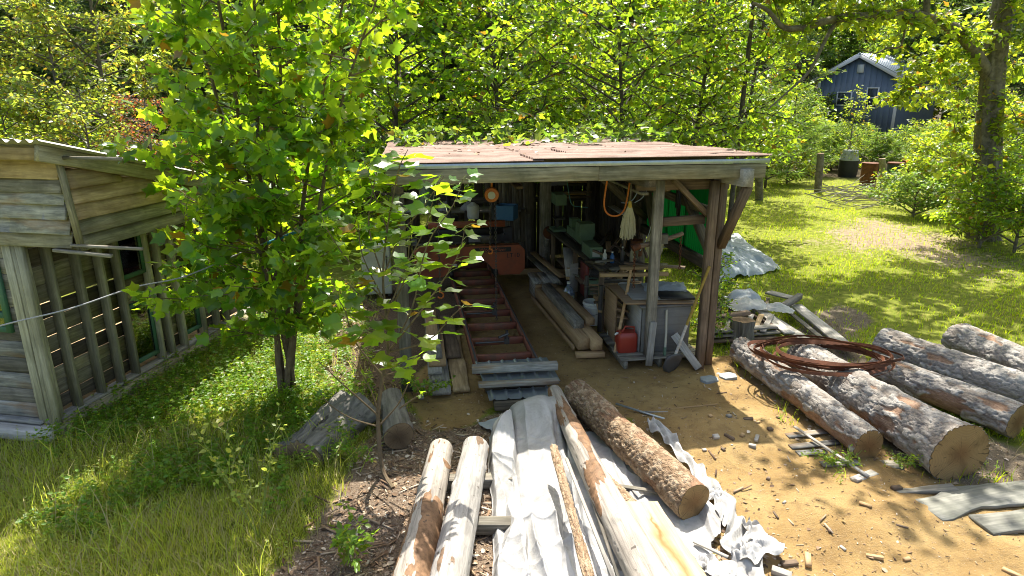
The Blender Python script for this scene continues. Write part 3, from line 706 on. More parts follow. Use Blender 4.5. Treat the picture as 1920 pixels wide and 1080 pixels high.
# studs on the open side wall, from their places in the photograph
studs = [100, 158, 205, 240, 277, 312, 345, 372, 400, 420, 440]
stud_y = []
for px in studs:
    yy = .0 + (px - 100) / (445 - 100)
    stud_y.append(yy)
def sill_hit(px, py): return wall_yz(px, py)[0]
stud_y = [.05, sill_hit(150, 768), sill_hit(193, 738), sill_hit(229, 717), sill_hit(257, 700), sill_hit(306, 672), sill_hit(324, 661), sill_hit(348, 648), sill_hit(384, 625), sill_hit(408, 608), sill_hit(425, 595)]
for k, y in enumerate(stud_y):
    if y > HL - .05: continue
    hb("stud", (-.01, y, .17), (-.01, y - .02, 2.12), .045, .11, stud_wood, (1, 0, 0))
for dx, w_ in ((-.10, .10), (-.005, .045), (.055, .075)): hb("corner_post", (dx, -.03 - .008 * (dx > -.05), .13), (dx, -.03 - .008 * (dx > -.05), 2.1), w_, .05, stud_wood, (0, 1, 0))
win1 = (sill_hit(263, 700) , sill_hit(300, 672))
# horizontal sheathing behind the studs, left open where the windows are
wy0, wy1 = stud_y[4] + .03, stud_y[5] - .03; wy2, wy3 = stud_y[7] + .03, stud_y[8] - .03
z = .2; j = 0
while z < 2.08:
    hgt = random.uniform(.15, .2)
    def seg(a, b):
        if b - a > .08: hb("sheathing_board", (-.085 - .006 * (j % 2), a, z + hgt / 2), (-.085 - .006 * (j % 2), b, z + hgt / 2 + random.uniform(-.01, .01)), .02, hgt - random.choice((.004, .006, .014)), green_wood if j % 3 else dark_wood)
    midz = 1.05 < z + hgt / 2 < 1.32
    seg(-.03, wy0)
    if midz: seg(wy0, wy1)
    seg(wy1, wy2)
    if z + hgt / 2 > 1.15: seg(wy2, wy3)
    seg(wy3, HL); z += hgt; j += 1
def hwin(y0, y1, z0, z1, x=-.03):
    o = bpy.data.objects.new("window", None); link(o, house, HM @ Matrix.Translation((x, (y0 + y1) / 2, z0)))
    for a, b in (((x, y0, z0 + .025), (x, y1, z0 + .025)), ((x, y0, z1 - .025), (x, y1, z1 - .025))): hb("frame", a, b, .045, .05, win_green, (0, 0, 1), o)
    for yy in (y0 + .022, y1 - .022): hb("frame", (x, yy, z0 + .05), (x, yy, z1 - .05), .045, .044, win_green, (0, 1, 0), o)
    MB().box(HS(x, (y0 + y1) / 2, (z0 + z1) / 2), (.004, y1 - y0 - .09, z1 - z0 - .1), HM.to_3x3()).build("pane", glass, o)
hwin(wy0, wy1, .26, 1.02); hwin(wy0, wy1, 1.34, 2.08); hwin(wy2, wy3, .3, 1.12)
# front wall (faces the camera): lower boards with window, upper live-edge boards
fx0, fz0 = front_xz(0, 625); fx1, fz1 = front_xz(45, 487)
z = .17; j = 0
fwL, fwR, fwB, fwT = -1.25, -.24, front_xz(45, 622)[1], front_xz(40, 487)[1]
while z < 2.05:
    hgt = min(random.uniform(.15, .2), 2.1 - z)
    if fwB < z + hgt / 2 < fwT:
        hb("siding_board", (-4.2, -.012, z + hgt / 2), (fwL, -.012, z + hgt / 2), .025, hgt - .004, bluegrey_wood); hb("siding_board", (fwR, -.012, z + hgt / 2), (-.14, -.012, z + hgt / 2), .025, hgt - .004, grey_wood)
    else: hb("siding_board", (-4.2, -.012, z + hgt / 2), (-.14, -.012, z + hgt / 2), .025, hgt - .004, grey_wood if j % 2 else bluegrey_wood)
    z += hgt; j += 1
o = bpy.data.objects.new("window", None); link(o, house, HM @ Matrix.Translation((-.7, -.03, fwB)))
for zz in (fwB + .03, (fwB + fwT) / 2 - .2, fwT - .03): hb("frame", (fwL, -.035, zz), (fwR, -.035, zz), .05, .06, win_green, (0, 0, 1), o)
for xx in (fwL + .03, -.74, fwR - .03): hb("frame", (xx, -.037, fwB), (xx, -.037, fwT), .06, .05, win_green, (0, 1, 0), o)
MB().box(HS((fwL + fwR) / 2, -.03, (fwB + fwT) / 2), (fwR - fwL - .1, .004, fwT - fwB - .1), HM.to_3x3()).build("pane", glass, o)
# overhanging upper part
OX, OY = .74, -.06
zb = 2.08; edges = [2.08, 2.21, 2.35, 2.49, 2.60, 2.73, 2.93]
fm = [green_wood, bluegrey_wood, bluegrey_wood, bluegrey_wood, grey_wood, warm_wood]
for j in range(6):
    zc = (edges[j] + edges[j + 1]) / 2
    hb("live_edge_board", (-4.2, OY - .014, zc), (OX - .03, OY - .014, zc), .022, edges[j + 1] - edges[j] + .03, fm[j], (0, .32, 1), live=(.028 if 0 < j < 5 else .008))
rise = lambda y: 2.89 - .245 * (y + .1)
sm_ = [green_wood, green_wood, warm_wood, warm_wood, warm_wood, warm_wood]
for j in range(6):
    zc = 2.12 + j * .148; yend = min(HL, (2.89 + .05 - zc - .06) / .245 - .1)
    if yend < .4: continue
    hb("lapped_board", (OX + .006, OY, zc), (OX + .006, yend, zc - .01), .03, .178, sm_[j], (-.33, 0, 1), live=.006)
hb("lapped_board", (OX, OY, 2.90), (OX, .28, 2.90), .02, .12, warm_wood)
hb("corner_trim", (OX + .07, OY - .035, 2.06), (OX + .0, OY - .035, 2.93), .05, .05, green_wood, (0, 1, 0))
hb("soffit_board", (OX / 2, 0, 2.075), (OX / 2, HL, 2.06), OX, .02, dark_wood); hb("soffit_board", (-4.2, -.03, 2.066), (OX, -.03, 2.07), .05, .03, grey_wood)
for x in (OX + .06, -.55, -1.4, -2.3, -3.2): hb("rafter", (x, -.36, rise(-.36) + .03), (x, HL + .5, rise(HL + .5) + .03), .05, .14, green_wood)
hb("blocking", (-4.2, -.3, rise(-.3) + .03), (OX + .03, -.3, rise(-.3) + .03), .03, .11, warm_wood)
hb("stick", (OX - .02, OY - .05, 2.105), (OX + .78, OY - .10, 2.115), .03, .025, grey_wood); hb("stick", (OX - .2, OY - .07, 2.055), (OX + .46, OY - .12, 2.04), .04, .03, grey_wood)
hb("stick", (OX + .05, OY - .06, 2.92), (OX + .68, OY - .05, 2.92), .03, .03, grey_wood)
xx = OX + .16; j = 0
while xx > -1.0:             # corrugated roofing, ribs down the slope; unseen side left open to let light in
    wd = .66; M = HM @ Matrix.Translation((xx - wd, HL + .6, rise(HL + .6) + .125 + .008 * (j % 2))) @ Matrix.Rotation(math.atan(-.245), 4, 'X')
    me = corr_mesh(4.9, wd, .12, .018, seed=60 + j)
    R2 = Matrix(((0, 1, 0, 0), (-1, 0, 0, 0), (0, 0, 1, 0), (0, 0, 0, 1)))
    obj("roof_sheet", me, white_roof, house, M @ R2); xx -= wd - .06; j += 1

hb("back_wall", (-4.2, HL - .02, 2.0), (OX, HL - .02, 2.0), .03, .3, dark_wood)  # header only; wall below left open so light gets in
hb("floor", (-4.2, 1.9, .12), (-.12, 1.9, .12), 3.7, .03, warm_wood)
# things seen through the windows
def armchair():
    t = thing("curtain_panel", "beige fabric panel hanging inside the plank building behind its side window", "curtain", HS(-.16, wy1, .2), HOUSE_RZ)
    b = MB(); n = 14
    yv = np.linspace(wy0 + .12, wy1 + .25, n); 
    for a in range(n - 1): b.raw([tuple(HS(-.16 + .02 * math.sin(a * 1.9), yv[a], .2)), tuple(HS(-.16 + .02 * math.sin(a * 1.9 + 1.9), yv[a + 1], .2)), tuple(HS(-.16 + .02 * math.sin(a * 1.9 + 1.9), yv[a + 1], 2.0)), tuple(HS(-.16 + .02 * math.sin(a * 1.9), yv[a], 2.0))], [(0, 1, 2, 3)])
    b.build("fabric", m_plain("pale_beige_fabric", (.62, .54, .44), .9, 0, .1), t, smooth=True)
    board("curtain_rod", HS(-.16, wy0, 2.0), HS(-.16, wy1 + .3, 2.0), .02, .02, steel, t)
armchair()
# cable
pts = [D(-140, 655, 5.2), D(0, 611, 5.4), D(130, 579, 5.7), D(250, 539, 6.1), D(350, 517, 6.5), D(470, 466, 7.0), D(560, 433, 7.3), D(640, 412, 7.6)]
def smooth_path(p, n=6):
    p = [Vector(q) for q in p]; out = []
    for i in range(len(p) - 1):
        a = p[max(i - 1, 0)]; b = p[i]; c = p[i + 1]; d = p[min(i + 2, len(p) - 1)]
        for k in range(n):
            t = k / n; out.append(.5 * ((2 * b) + (c - a) * t + (2 * a - 5 * b + 4 * c - d) * t * t + (3 * b - a - 3 * c + d) * t ** 3))
    out.append(p[-1]); return out
cb = thing("overhead_cable", "pale electric cable strung from the plank building to the young poplar", "cable", pts[0])
MB().tube(smooth_path(pts), .0075, 6).build("cord", m_plain("cable_sheath", (.35, .35, .36), .35), cb, smooth=True)
MB().tube([pts[5] + Vector((.12, .06, .03)), pts[6]], .018, 8).build("tape_wrap", m_plain("teal_tape", (.02, .22, .30), .5), cb)

# ------------------------------------------------------------------ sawmill
RX0, RX1 = -1.0, -.22; RC = (RX0 + RX1) / 2
mill = thing("sawmill", "orange portable bandsaw mill with wheel housing on a red rail track", "sawmill", SH(RC, 2.5, 0), SHED_RZ)
def mb_(name, a, b, wd, th, mat, up=(0, 0, 1), parent=None): return board(name, SH(*a), SH(*b), wd, th, mat, parent or mill, SHM.to_3x3() @ Vector(up), seg=2)
for x in (RX0, RX1):
    mb_("rail", (x, .25, .14), (x, 5.9, .14), .055, .11, mill_red); mb_("rail_lip", (x, .25, .205), (x, 5.9, .205), .022, .02, steel)
    for y in (.5, 2.3, 4.1, 5.8): mb_("leveling_foot", (x, y, 0), (x, y, .09), .09, .09, steel, (0, 1, 0))
for y in (.62, 1.22, 1.82, 2.42, 3.02, 3.62, 4.2, 4.8, 5.4): mb_("bunk", (RX0 + .03, y, .15), (RX1 - .03, y, .15), .065, .1, mill_red)
for y in (1.05, 2.3):
    c = MB(); c.tube([SH(RX0 + .06, y, .2), SH(RX1 - .3, y, .2)], .014, 8); c.tube([SH(RC + .1, y, .16), SH(RC + .1, y, .36)], .018, 8); c.tube([SH(RC - .02, y - .05, .28), SH(RC + .12, y, .31)], .02, 8); c.box(SH(RC + .1, y, .21), (.07, .07, .07)); c.build("log_clamp", steel, mill)
# head: two wheel housings joined by a blade guard, arched out between
HY = 4.55; cx = RC - .05
def hp(x, z): return (x, z)
prof = [(-1.02, .30), (-.92, .20), (-.52, .20), (-.42, .28), (-.30, .44), (-.2, .50), (.22, .50), (.32, .44), (.45, .28), (.55, .20), (.92, .20), (1.02, .30), (1.02, .66), (.93, .76), (-.93, .76), (-1.02, .66)]
Mh = SHM @ Matrix.Translation((cx, HY, 0)) @ Matrix.Rotation(math.pi / 2, 4, 'X')
hd = MB().prism(prof, -.09, .09).build("saw_head", mill_orange, mill, Mh)
MB().box(SH(cx + .42, HY - .096, .685), (.68, .008, .085), SHM.to_3x3()).build("name_plate", black_paint, hd)
def text(s, size, name, mat, parent, M, ext=.001):
    cu = bpy.data.curves.new(name, 'FONT'); cu.body = s; cu.size = size; cu.align_x = 'CENTER'; cu.align_y = 'CENTER'; cu.extrude = ext
    o = bpy.data.objects.new(name, cu); C.objects.link(o); bpy.context.view_layer.update()
    me = bpy.data.meshes.new_from_object(o.evaluated_get(bpy.context.evaluated_depsgraph_get()))
    bpy.data.objects.remove(o); me.materials.clear(); return obj(name, me, mat, parent, M)
text("Wood-Mizer", .095, "lettering", m_plain("sign_orange", (.5, .12, .05), .5), hd, SHM @ Matrix.Translation((cx + .42, HY - .102, .685)) @ Matrix.Rotation(math.pi / 2, 4, 'X'))
text("LT10", .12, "lettering", black_paint, hd, SHM @ Matrix.Translation((cx + .80, HY - .093, .565)) @ Matrix.Rotation(math.pi / 2, 4, 'X'))
MB().box(SH(cx - .3, HY - .093, .42), (.09, .006, .05), SHM.to_3x3()).build("warning_label", white_plastic, hd)
mb_("head_beam", (cx - .75, HY, 1.16), (cx + .66, HY, 1.16), .1, .11, mill_orange); mb_("head_beam", (cx - .75, HY + .02, 1.02), (cx + .62, HY + .02, 1.02), .12, .12, black_paint)
for x in (RX0 - .02, RX1 + .02): mb_("mast", (x, HY + .1, .2), (x, HY + .1, 1.9), .07, .07, black_paint, (0, 1, 0)); mb_("carriage_foot", (x, HY - .2, .27), (x, HY + .5, .27), .07, .1, black_paint)
e = MB(); e.box(SH(cx - .3, HY + .3, .98), (.45, .4, .35), SHM.to_3x3()); e.tube([SH(cx - .3, HY + .3, 1.1), SH(cx - .3, HY + .3, 1.28)], .13, 14); e.box(SH(cx - .62, HY + .3, .98), (.2, .3, .25), SHM.to_3x3()); e.build("engine", black_paint, mill)
MB().lathe([(.10, 0), (.11, .05), (.11, .24), (.05, .28), (.03, .30)], SH(cx + .1, HY + .25, 1.22), 16).build("water_tank", white_plastic, mill, smooth=True)
mb_("control_box", (cx + .2, HY - .08, .9), (cx + .44, HY - .08, .9), .12, .14, steel)
mb_("push_handle", (cx + .58, HY - .1, 1.0), (cx + .58, HY - .45, 1.05), .03, .03, black_paint)

# roof sheets and planks laid over the front end of the track
def sheet_thing(label, xa, xb, ya, wy, z, tilt, seed, group=None):
    M = SHM @ Matrix.Translation((xb, ya, z)) @ Matrix.Rotation(tilt, 4, 'Z') @ Matrix(((0, -1, 0, 0), (1, 0, 0, 0), (0, 0, 1, 0), (0, 0, 0, 1)))
    yv = np.linspace(0, xb - xa, 121); p = (yv % .165) / .165
    zz = .018 * np.clip(1 - np.abs(p - .5) / .13, 0, 1) ** .7
    xv = np.linspace(0, wy, 4); V = np.zeros((4, 121, 3)); V[:, :, 0] = xv[:, None]; V[:, :, 1] = yv[None]; V[:, :, 2] = zz[None]
    V = V.reshape(-1, 3); i = (np.arange(3)[:, None] * 121 + np.arange(120)[None]).ravel(); F = np.stack([i, i + 1, i + 122, i + 121], 1); n = len(V)
    V = np.concatenate([V, V - [0, 0, .002]])
    return tag(obj("metal_sheet", np_mesh("metal_sheet", V, [np.concatenate([F[:, ::-1], F + n])]), galv, None, M), label, "metal sheet", group)
sheet_thing("ribbed blue grey metal sheet, uppermost, over the end of the mill track", -1.02, -.1, .02, .30, .235, .02, 1)
sheet_thing("ribbed blue grey metal sheet between the two grey planks by the mill", -.99, -.07, -.30, .34, .185, .01, 2)
sheet_thing("ribbed blue grey metal sheet nearest the white tarp, lying lowest", -.96, -.16, -.56, .26, .12, -.01, 3)
tag(board("grey_plank", SH(-1.10, -.02, .29), SH(-.06, -.08, .29), .11, .085, bluegrey_wood), "thick grey plank lying across the metal sheets next to the red rails", "plank")
tag(board("grey_plank", SH(-1.06, -.36, .235), SH(-.12, -.40, .235), .1, .045, bluegrey_wood), "thin grey plank weighing down the middle metal sheet", "plank")
tag(board("support_timber", SH(-.9, -.5, .05), SH(-.2, -.52, .05), .18, .1, dark_wood), "dark timber propping up the lowest metal sheet", "timber")
tag(board("support_timber", SH(-.95, -.05, .09), SH(-.2, -.05, .09), .2, .15, dark_wood), "dark timber block under the upper metal sheets", "timber")

# board stack left of the track
bs = [(-1.62, -1.36, -.10, 1.6, .03, pale_wood), (-1.34, -1.13, -.06, 2.0, .03, warm_wood), (-1.58, -1.42, .18, 1.5, .075, grey_wood), (-1.62, -1.44, .3, 1.7, .12, pale_wood), (-1.60, -1.38, .45, 1.9, .165, fresh_wood), (-1.36, -1.16, .9, 2.6, .075, brown_wood), (-1.62, -1.42, .6, 2.2, .21, grey_wood), (-1.60, -1.44, 1.1, 2.4, .255, fresh_wood)]
lb = ["wide grey board at the bottom of the stack beside the mill track", "flat tan board beside the left rail of the mill track", "short grey board overhanging the front of the board stack", "pale board second up in the stack by the track", "yellowish board in the middle of the stack by the track", "brown live edge slab lying against the left rail", "grey board near the top of the stack by the track", "yellowish board topmost on the stack by the track"]
for (xa, xb, ya, yb_, zc, mt), L in zip(bs, lb): tag(board("stacked_board", SH((xa + xb) / 2, ya, zc), SH((xa + xb) / 2 + .03, yb_, zc), xb - xa, .04, mt, live=.012 if mt in (warm_wood, brown_wood) else 0), L, "board")
tag(board("lath", SH(-1.72, -.25, .06), SH(-1.68, .15, .06), .05, .03, pale_wood), "short grey lath standing out from the foot of the board stack", "lath")
wc = thing("metal_cabinet", "white metal cabinet standing behind the poplar sapling beside the shed", "cabinet", SH(-2.35, 4.3, 0), SHED_RZ)
def wcb(n, c, d, m): return MB().box(SH(*c), d, SHM.to_3x3()).build(n, m, wc)
wcb("body", (-2.35, 4.3, .5), (.5, .45, .9), white_plastic); wcb("door", (-2.35, 4.06, .5), (.47, .03, .85), white_plastic); wcb("handle", (-2.17, 4.03, .65), (.02, .03, .2), steel); wcb("leg", (-2.55, 4.12, .03), (.05, .05, .06), steel); wcb("leg", (-2.15, 4.12, .03), (.05, .05, .06), steel)

# chain hoist
def chain(name, mat, parent, top, bot, link_l=.045, r=.005, rad=.013):
    b = MB(); L = (top - bot).length; n = int(L / (link_l * .78)); d = (bot - top) / n
    for i in range(n):
        c = top + d * (i + .5); pts = []
        for k in range(8):
            a = 2 * math.pi * k / 8; s = math.cos(a) * rad; h = math.sin(a) * link_l / 2
            pts.append(c + (Vector((s, 0, h)) if i % 2 else Vector((0, s, h))))
        b.tube(pts, r, 5, closed=True)
    return b.build(name, mat, parent)
hx = D(922, 365, 9.4); ch = thing("chain_hoist", "orange chain hoist hanging from the shed roof above the mill track", "hoist", hx)
Mx = Matrix.Rotation(math.pi / 2, 3, 'X')
MB().lathe([(.05, -.07), (.1, -.06), (.105, 0), (.1, .06), (.05, .07)], hx, 20, Mx).build("housing", orange_paint, ch, smooth=True)
MB().lathe([(.03, -.085), (.055, -.08), (.055, .08), (.03, .085)], hx, 14, Mx).build("wheel_cover", white_plastic, ch)
def hook(p, s, parent, up=1):
    q = [p + Vector((s * .5 * math.sin(a), 0, up * (-s * .5 + s * .5 * math.cos(a)))) for a in np.linspace(-.2, 4.2, 12)]
    MB().tube([p + Vector((0, 0, up * s * .8))] + q, .012, 6).build("hook", orange_paint, parent)
MB().tube([hx + Vector((0, 0, .1)), hx + Vector((0, 0, .22)), hx + Vector((.02, 0, .34))], .014, 6).build("hook", orange_paint, ch)
chain("chain", steel, ch, hx + Vector((.05, 0, -.08)), D(931, 600, 9.45)); chain("chain", steel, ch, hx + Vector((-.02, .03, -.08)), hx + Vector((-.03, .03, -.75)))
hook(hx + Vector((-.03, .03, -.8)), .07, ch)
c2 = thing("lifting_chain", "dark chain with hook hanging near the left mast of the mill", "chain", D(823, 400, 9.6))
chain("chain_links", steel, c2, SH(-1.35, 2.0, 2.4), SH(-1.35, 2.0, .7)); hook(SH(-1.35, 2.0, .66), .09, c2)
# ------------------------------------------------------------------ things in the shed
def sp(x, y, Y): return SHM.inverted() @ D(x, y, Y)
def tb(name, a, b, wd, th, mat, label, cat, up=(0, 0, 1), group=None, **kw):
    return tag(board(name, SH(*a), SH(*b), wd, th, mat, None, SHM.to_3x3() @ Vector(up), **kw), label, cat, group)
def gb(name, pa, pb, wd, th, mat, label, cat, up=(0, 0, 1), group=None, **kw):
    return tag(board(name, pa, pb, wd, th, mat, None, up, **kw), label, cat, group)
# squared beams beside the track
tb("squared_beam", (.53, .86, .17), (.42, 3.35, .17), .17, .17, fresh_wood, "heavy squared beam at the left of the beam stack beside the track", "beam", cham=.012)
tb("squared_beam", (.70, .80, .17), (.60, 3.3, .17), .16, .165, fresh_wood, "heavy squared beam with cracked end beside the wooden pallet", "beam", cham=.012)
tb("squared_beam", (.56, 1.25, .31), (.50, 3.2, .31), .15, .11, grey_wood, "grey squared beam laid on top of the beam stack", "beam")
tb("squared_beam", (.76, 1.35, .30), (.66, 3.0, .30), .14, .1, fresh_wood, "rough squared beam on the stack, end nearest the bucket", "beam", live=.01)
tb("skid_board", (.40, .80, .04), (.80, .78, .04), .1, .07, fresh_wood, "short skid board under the front end of the beam stack", "board"); tb("skid_board", (.30, 3.2, .04), (.75, 3.2, .04), .1, .07, fresh_wood, "short skid board under the rear end of the beam stack", "board")
tb("edging_strip", (.40, .9, .1), (.28, 3.3, .1), .03, .06, fresh_wood, "thin edging strip along the foot of the beam stack", "strip")
st = thing("step_block", "low grey wooden step box behind the squared beams", "step box", SH(.62, 3.7, 0), SHED_RZ)
for k in range(3): board("top_plank", SH(.40 + .155 * k, 3.36, .33), SH(.40 + .155 * k, 3.98, .33), .15, .045, bluegrey_wood, st)
for x in (.37, .72): board("side_plank", SH(x, 3.4, .15), SH(x, 3.95, .15), .03, .3, grey_wood, st)
board("front_plank", SH(.36, 3.41, .2), SH(.73, 3.41, .2), .03, .18, fresh_wood, st)
# bucket
bp = SH(.99, 2.05, 0.02); bk = thing("plastic_bucket", "white plastic bucket with wire handle standing beside the beams", "bucket", bp)
MB().lathe([(.115, 0), (.13, .005), (.142, .27), (.152, .275), (.152, .295), (.144, .30), (.148, .325), (.156, .33), (.156, .35), (.146, .355), (.15, .37), (.142, .37), (.122, .03), (.01, .03)], bp, 28).build("body", white_plastic, bk, smooth=True)
MB().tube([bp + Vector((.15 * math.cos(a), -.15 * abs(math.sin(a)) * .98 - .01, .32 - .13 * abs(math.sin(a)))) for a in np.linspace(0, math.pi, 12)], .0035, 5).build("handle", steel, bk)
MB().tube([bp + Vector((.1, .05, .1)), bp + Vector((.16, .05, .62))], .02, 8).build("tool_handle", dark_wood, bk)
jp = SH(.78, 2.75, .02); jg = thing("water_jug", "clear plastic water jug with bluish water behind the grey beam", "jug", jp)
MB().lathe([(.09, 0), (.105, .02), (.105, .17), (.095, .22), (.06, .29), (.028, .32), (.028, .36)], jp + Vector((0, 0, .1)), 20).build("body", clear_plastic, jg, smooth=True); MB().lathe([(.032, .36), (.032, .39), (.02, .395)], jp + Vector((0, 0, .1)), 14).build("cap", white_plastic, jg)
MB().lathe([(.098, .01), (.098, .14), (.01, .14)], jp + Vector((0, 0, .1)), 18).build("water", m_plain("blue_water", (.06, .16, .30), .2), jg)
MB().box(jp + Vector((0, 0, .05)), (.26, .26, .1), SHM.to_3x3()).build("stand", dark_wood, jg)
# pallet, cabinet, cubby
pl = thing("wooden_pallet", "grey wooden pallet carrying the cabinet and red fuel can", "pallet", SH(1.45, .75, 0), SHED_RZ)
for k in range(7): board("deck_board", SH(.88 + .01 * (k % 2), .36 + k * .15, .125), SH(2.0, .36 + k * .15, .125), .12, .02, grey_wood, pl)
for x in (.95, 1.42, 1.9): board("stringer", SH(x, .3, .06), SH(x, 1.34, .06), .045, .105, grey_wood, pl)
cab = thing("cabinet", "grey plywood cabinet on the pallet below the cluttered worktop", "cabinet", SH(1.55, .85, .14), SHED_RZ)
cz0, cz1 = .137, .76
for n_, a, b, wd, th, up in (("front_panel", (1.22, .52, .45), (1.88, .50, .45), .022, cz1 - cz0, (0, 0, 1)), ("side_panel", (1.89, .54, .45), (1.89, 1.15, .45), .022, cz1 - cz0, (0, 0, 1)), ("side_panel", (1.21, .54, .45), (1.21, 1.15, .45), .022, cz1 - cz0, (0, 0, 1)), ("back_panel", (1.22, 1.16, .45), (1.88, 1.16, .45), .022, cz1 - cz0, (0, 0, 1)), ("top_panel", (1.18, .85, cz1 + .02), (1.93, .85, cz1 + .02), .74, .025, (0, 0, 1))):
    board(n_, SH(*a), SH(*b), wd, th, grey_board, cab, seg=2)
cu = thing("cubby_shelf", "open brown plywood cubby standing left of the grey cabinet", "shelf", SH(1.1, 1.1, .14), SHED_RZ)
ply = m_wood("brown_plywood", (.24, .15, .08), (.36, .25, .15), (.12, .08, .05), .4)
for n_, a, b, wd, th in (("side_panel", (1.0, .95, .47), (1.0, 1.45, .47), .02, .66), ("back_panel", (1.0, 1.46, .47), (1.19, 1.46, .47), .02, .66), ("shelf_board", (1.01, 1.2, .5), (1.19, 1.2, .46), .5, .02), ("shelf_board", (1.01, 1.2, .62), (1.19, 1.2, .56), .5, .02), ("bottom_board", (1.01, 1.2, .17), (1.19, 1.2, .17), .5, .02)): board(n_, SH(*a), SH(*b), wd, th, ply, cu, seg=2)
tb("plywood_sheet", (.98, .92, .84), (1.98, .9, .80), .85, .02, ply, "brown plywood sheet on top of the cabinet and cubby", "plywood", seg=2)
tb("plywood_sheet", (1.12, .95, .865), (1.9, .9, .84), .7, .018, grey_board, "grey plywood offcut lying on the brown plywood sheet", "plywood", seg=2)
tb("rubber_mat", (1.5, .72, .868), (1.96, .66, .855), .3, .03, black_rubber, "black rubber slab on the front of the cabinet top", "mat", seg=2)
def rag(name, label, c, sx, sy, h, mat, seed, cat="cloth", fold=1.0, rz=0.0):
    n = 26; u = np.linspace(-1, 1, n); U, W = np.meshgrid(u, u); r_ = np.hypot(U, W)
    z = h * np.clip(1 - r_ ** 2, 0, 1) ** .8 * (.4 + .9 * fbm(U * 2 + seed, W * 2, seed)) + .05 * fold * np.abs(fbm(U * 4 + seed, W * 4 + 3, seed + 1) - .5)
    ed = 1 + .22 * (fbm(U * 1.5 + 9, W * 1.5 + seed, seed + 2) - .5) * 2
    Vv = np.stack([U * sx * ed, W * sy * ed, z], -1).reshape(-1, 3); i = (np.arange(n - 1)[:, None] * n + np.arange(n - 1)[None]).ravel()
    return tag(obj(name, np_mesh(name, Vv, np.stack([i, i + 1, i + n + 1, i + n], 1), True), mat, None, Matrix.Translation(Vector(c)) @ Matrix.Rotation(rz, 4, 'Z')), label, cat)
rag("grey_cloth", "crumpled pale grey cloth spread over the cabinet top", SH(1.72, 1.05, .87), .3, .22, .06, tarp_grey, 3)
# fuel can
gp = SH(1.05, .62, .137); gc = thing("fuel_can", "red plastic fuel can with spout standing on the pallet", "fuel can", gp, SHED_RZ)
def rrect(wx, wy, r=.04, n=4):
    o = []
    for sx, sy, a0 in ((1, 1, 0), (-1, 1, 90), (-1, -1, 180), (1, -1, 270)):
        for k in range(n + 1):
            a = math.radians(a0 + 90 * k / n); o.append((sx * (wx - r) + r * math.cos(a), sy * (wy - r) + r * math.sin(a)))
    return o
g = MB(); lev = [(.0, .93), (.02, 1.0), (.2, 1.0), (.25, .96), (.275, .8)]; rv = []; n0 = 20
for z, s in lev: rv += [tuple(gp + SHM.to_3x3() @ Vector((x * s, y * s, z))) for x, y in rrect(.135, .1)]
fc = [(i * n0 + k, i * n0 + (k + 1) % n0, (i + 1) * n0 + (k + 1) % n0, (i + 1) * n0 + k) for i in range(4) for k in range(n0)] + [tuple(range(n0 - 1, -1, -1)), tuple(range(4 * n0, 5 * n0))]
g.raw(rv, fc).build("body", red_plastic, gc, smooth=True)
MB().tube([gp + SHM.to_3x3() @ Vector(p) for p in ((.11, 0, .25), (.1, 0, .33), (-.02, 0, .345), (-.06, 0, .27))], .014, 8).build("handle", red_plastic, gc, smooth=True)
MB().tube([gp + SHM.to_3x3() @ Vector(p) for p in ((-.10, 0, .24), (-.14, -.01, .26), (-.17, -.02, .24))], [.02, .016, .012], 8).build("spout", white_plastic, gc)
# leaning tools and boards
def pole(name, label, cat, a, b, r0, r1, mat, extra=None):
    t = thing(name, label, cat, a); MB().tube([a, (Vector(a) + Vector(b)) / 2 + Vector((.006, 0, .004)), b], [r0, (r0 + r1) / 2, r1], 10).build("shaft", mat, t, smooth=True); return t
a, b = SH(.90, .62, .12), SH(1.20, 1.0, 1.15)
t = pole("cant_hook", "leaning wooden cant hook pole with blue painted tip on the pallet", "cant hook", a, b, .024, .02, fresh_wood)
MB().tube([a, Vector(a).lerp(b, .2)], [.012, .028], 10).build("tip", blue_plastic, t); MB().tube([Vector(a).lerp(b, .18), Vector(a).lerp(b, .12) + Vector((.08, -.02, 0)), Vector(a).lerp(b, .02) + Vector((.07, -.02, .02)), Vector(a).lerp(b, 0.0) + Vector((.03, -.02, .0))], .008, 6).build("hook", blue_plastic, t)
a, b = SH(1.50, .36, .14), SH(1.53, .47, .74)
t = pole("painted_pole", "slim white pole with pale green foot leaning on the cabinet front", "pole", a, b, .017, .015, m_plain("cream_paint", (.5, .48, .38), .5)); MB().tube([a, Vector(a).lerp(b, .18)], .02, 10).build("foot_sleeve", green_paint, t)
tb("leaning_board", (1.25, .27, .05), (1.31, .35, .62), .09, .03, pale_wood, "pale grey board standing against the inner shed post", "board", (0, 1, 0)); tb("leaning_board", (1.88, .12, .03), (1.62, .38, .42), .1, .025, pale_wood, "short grey board slanting behind the shovel blade", "board", (0, 1, 0))
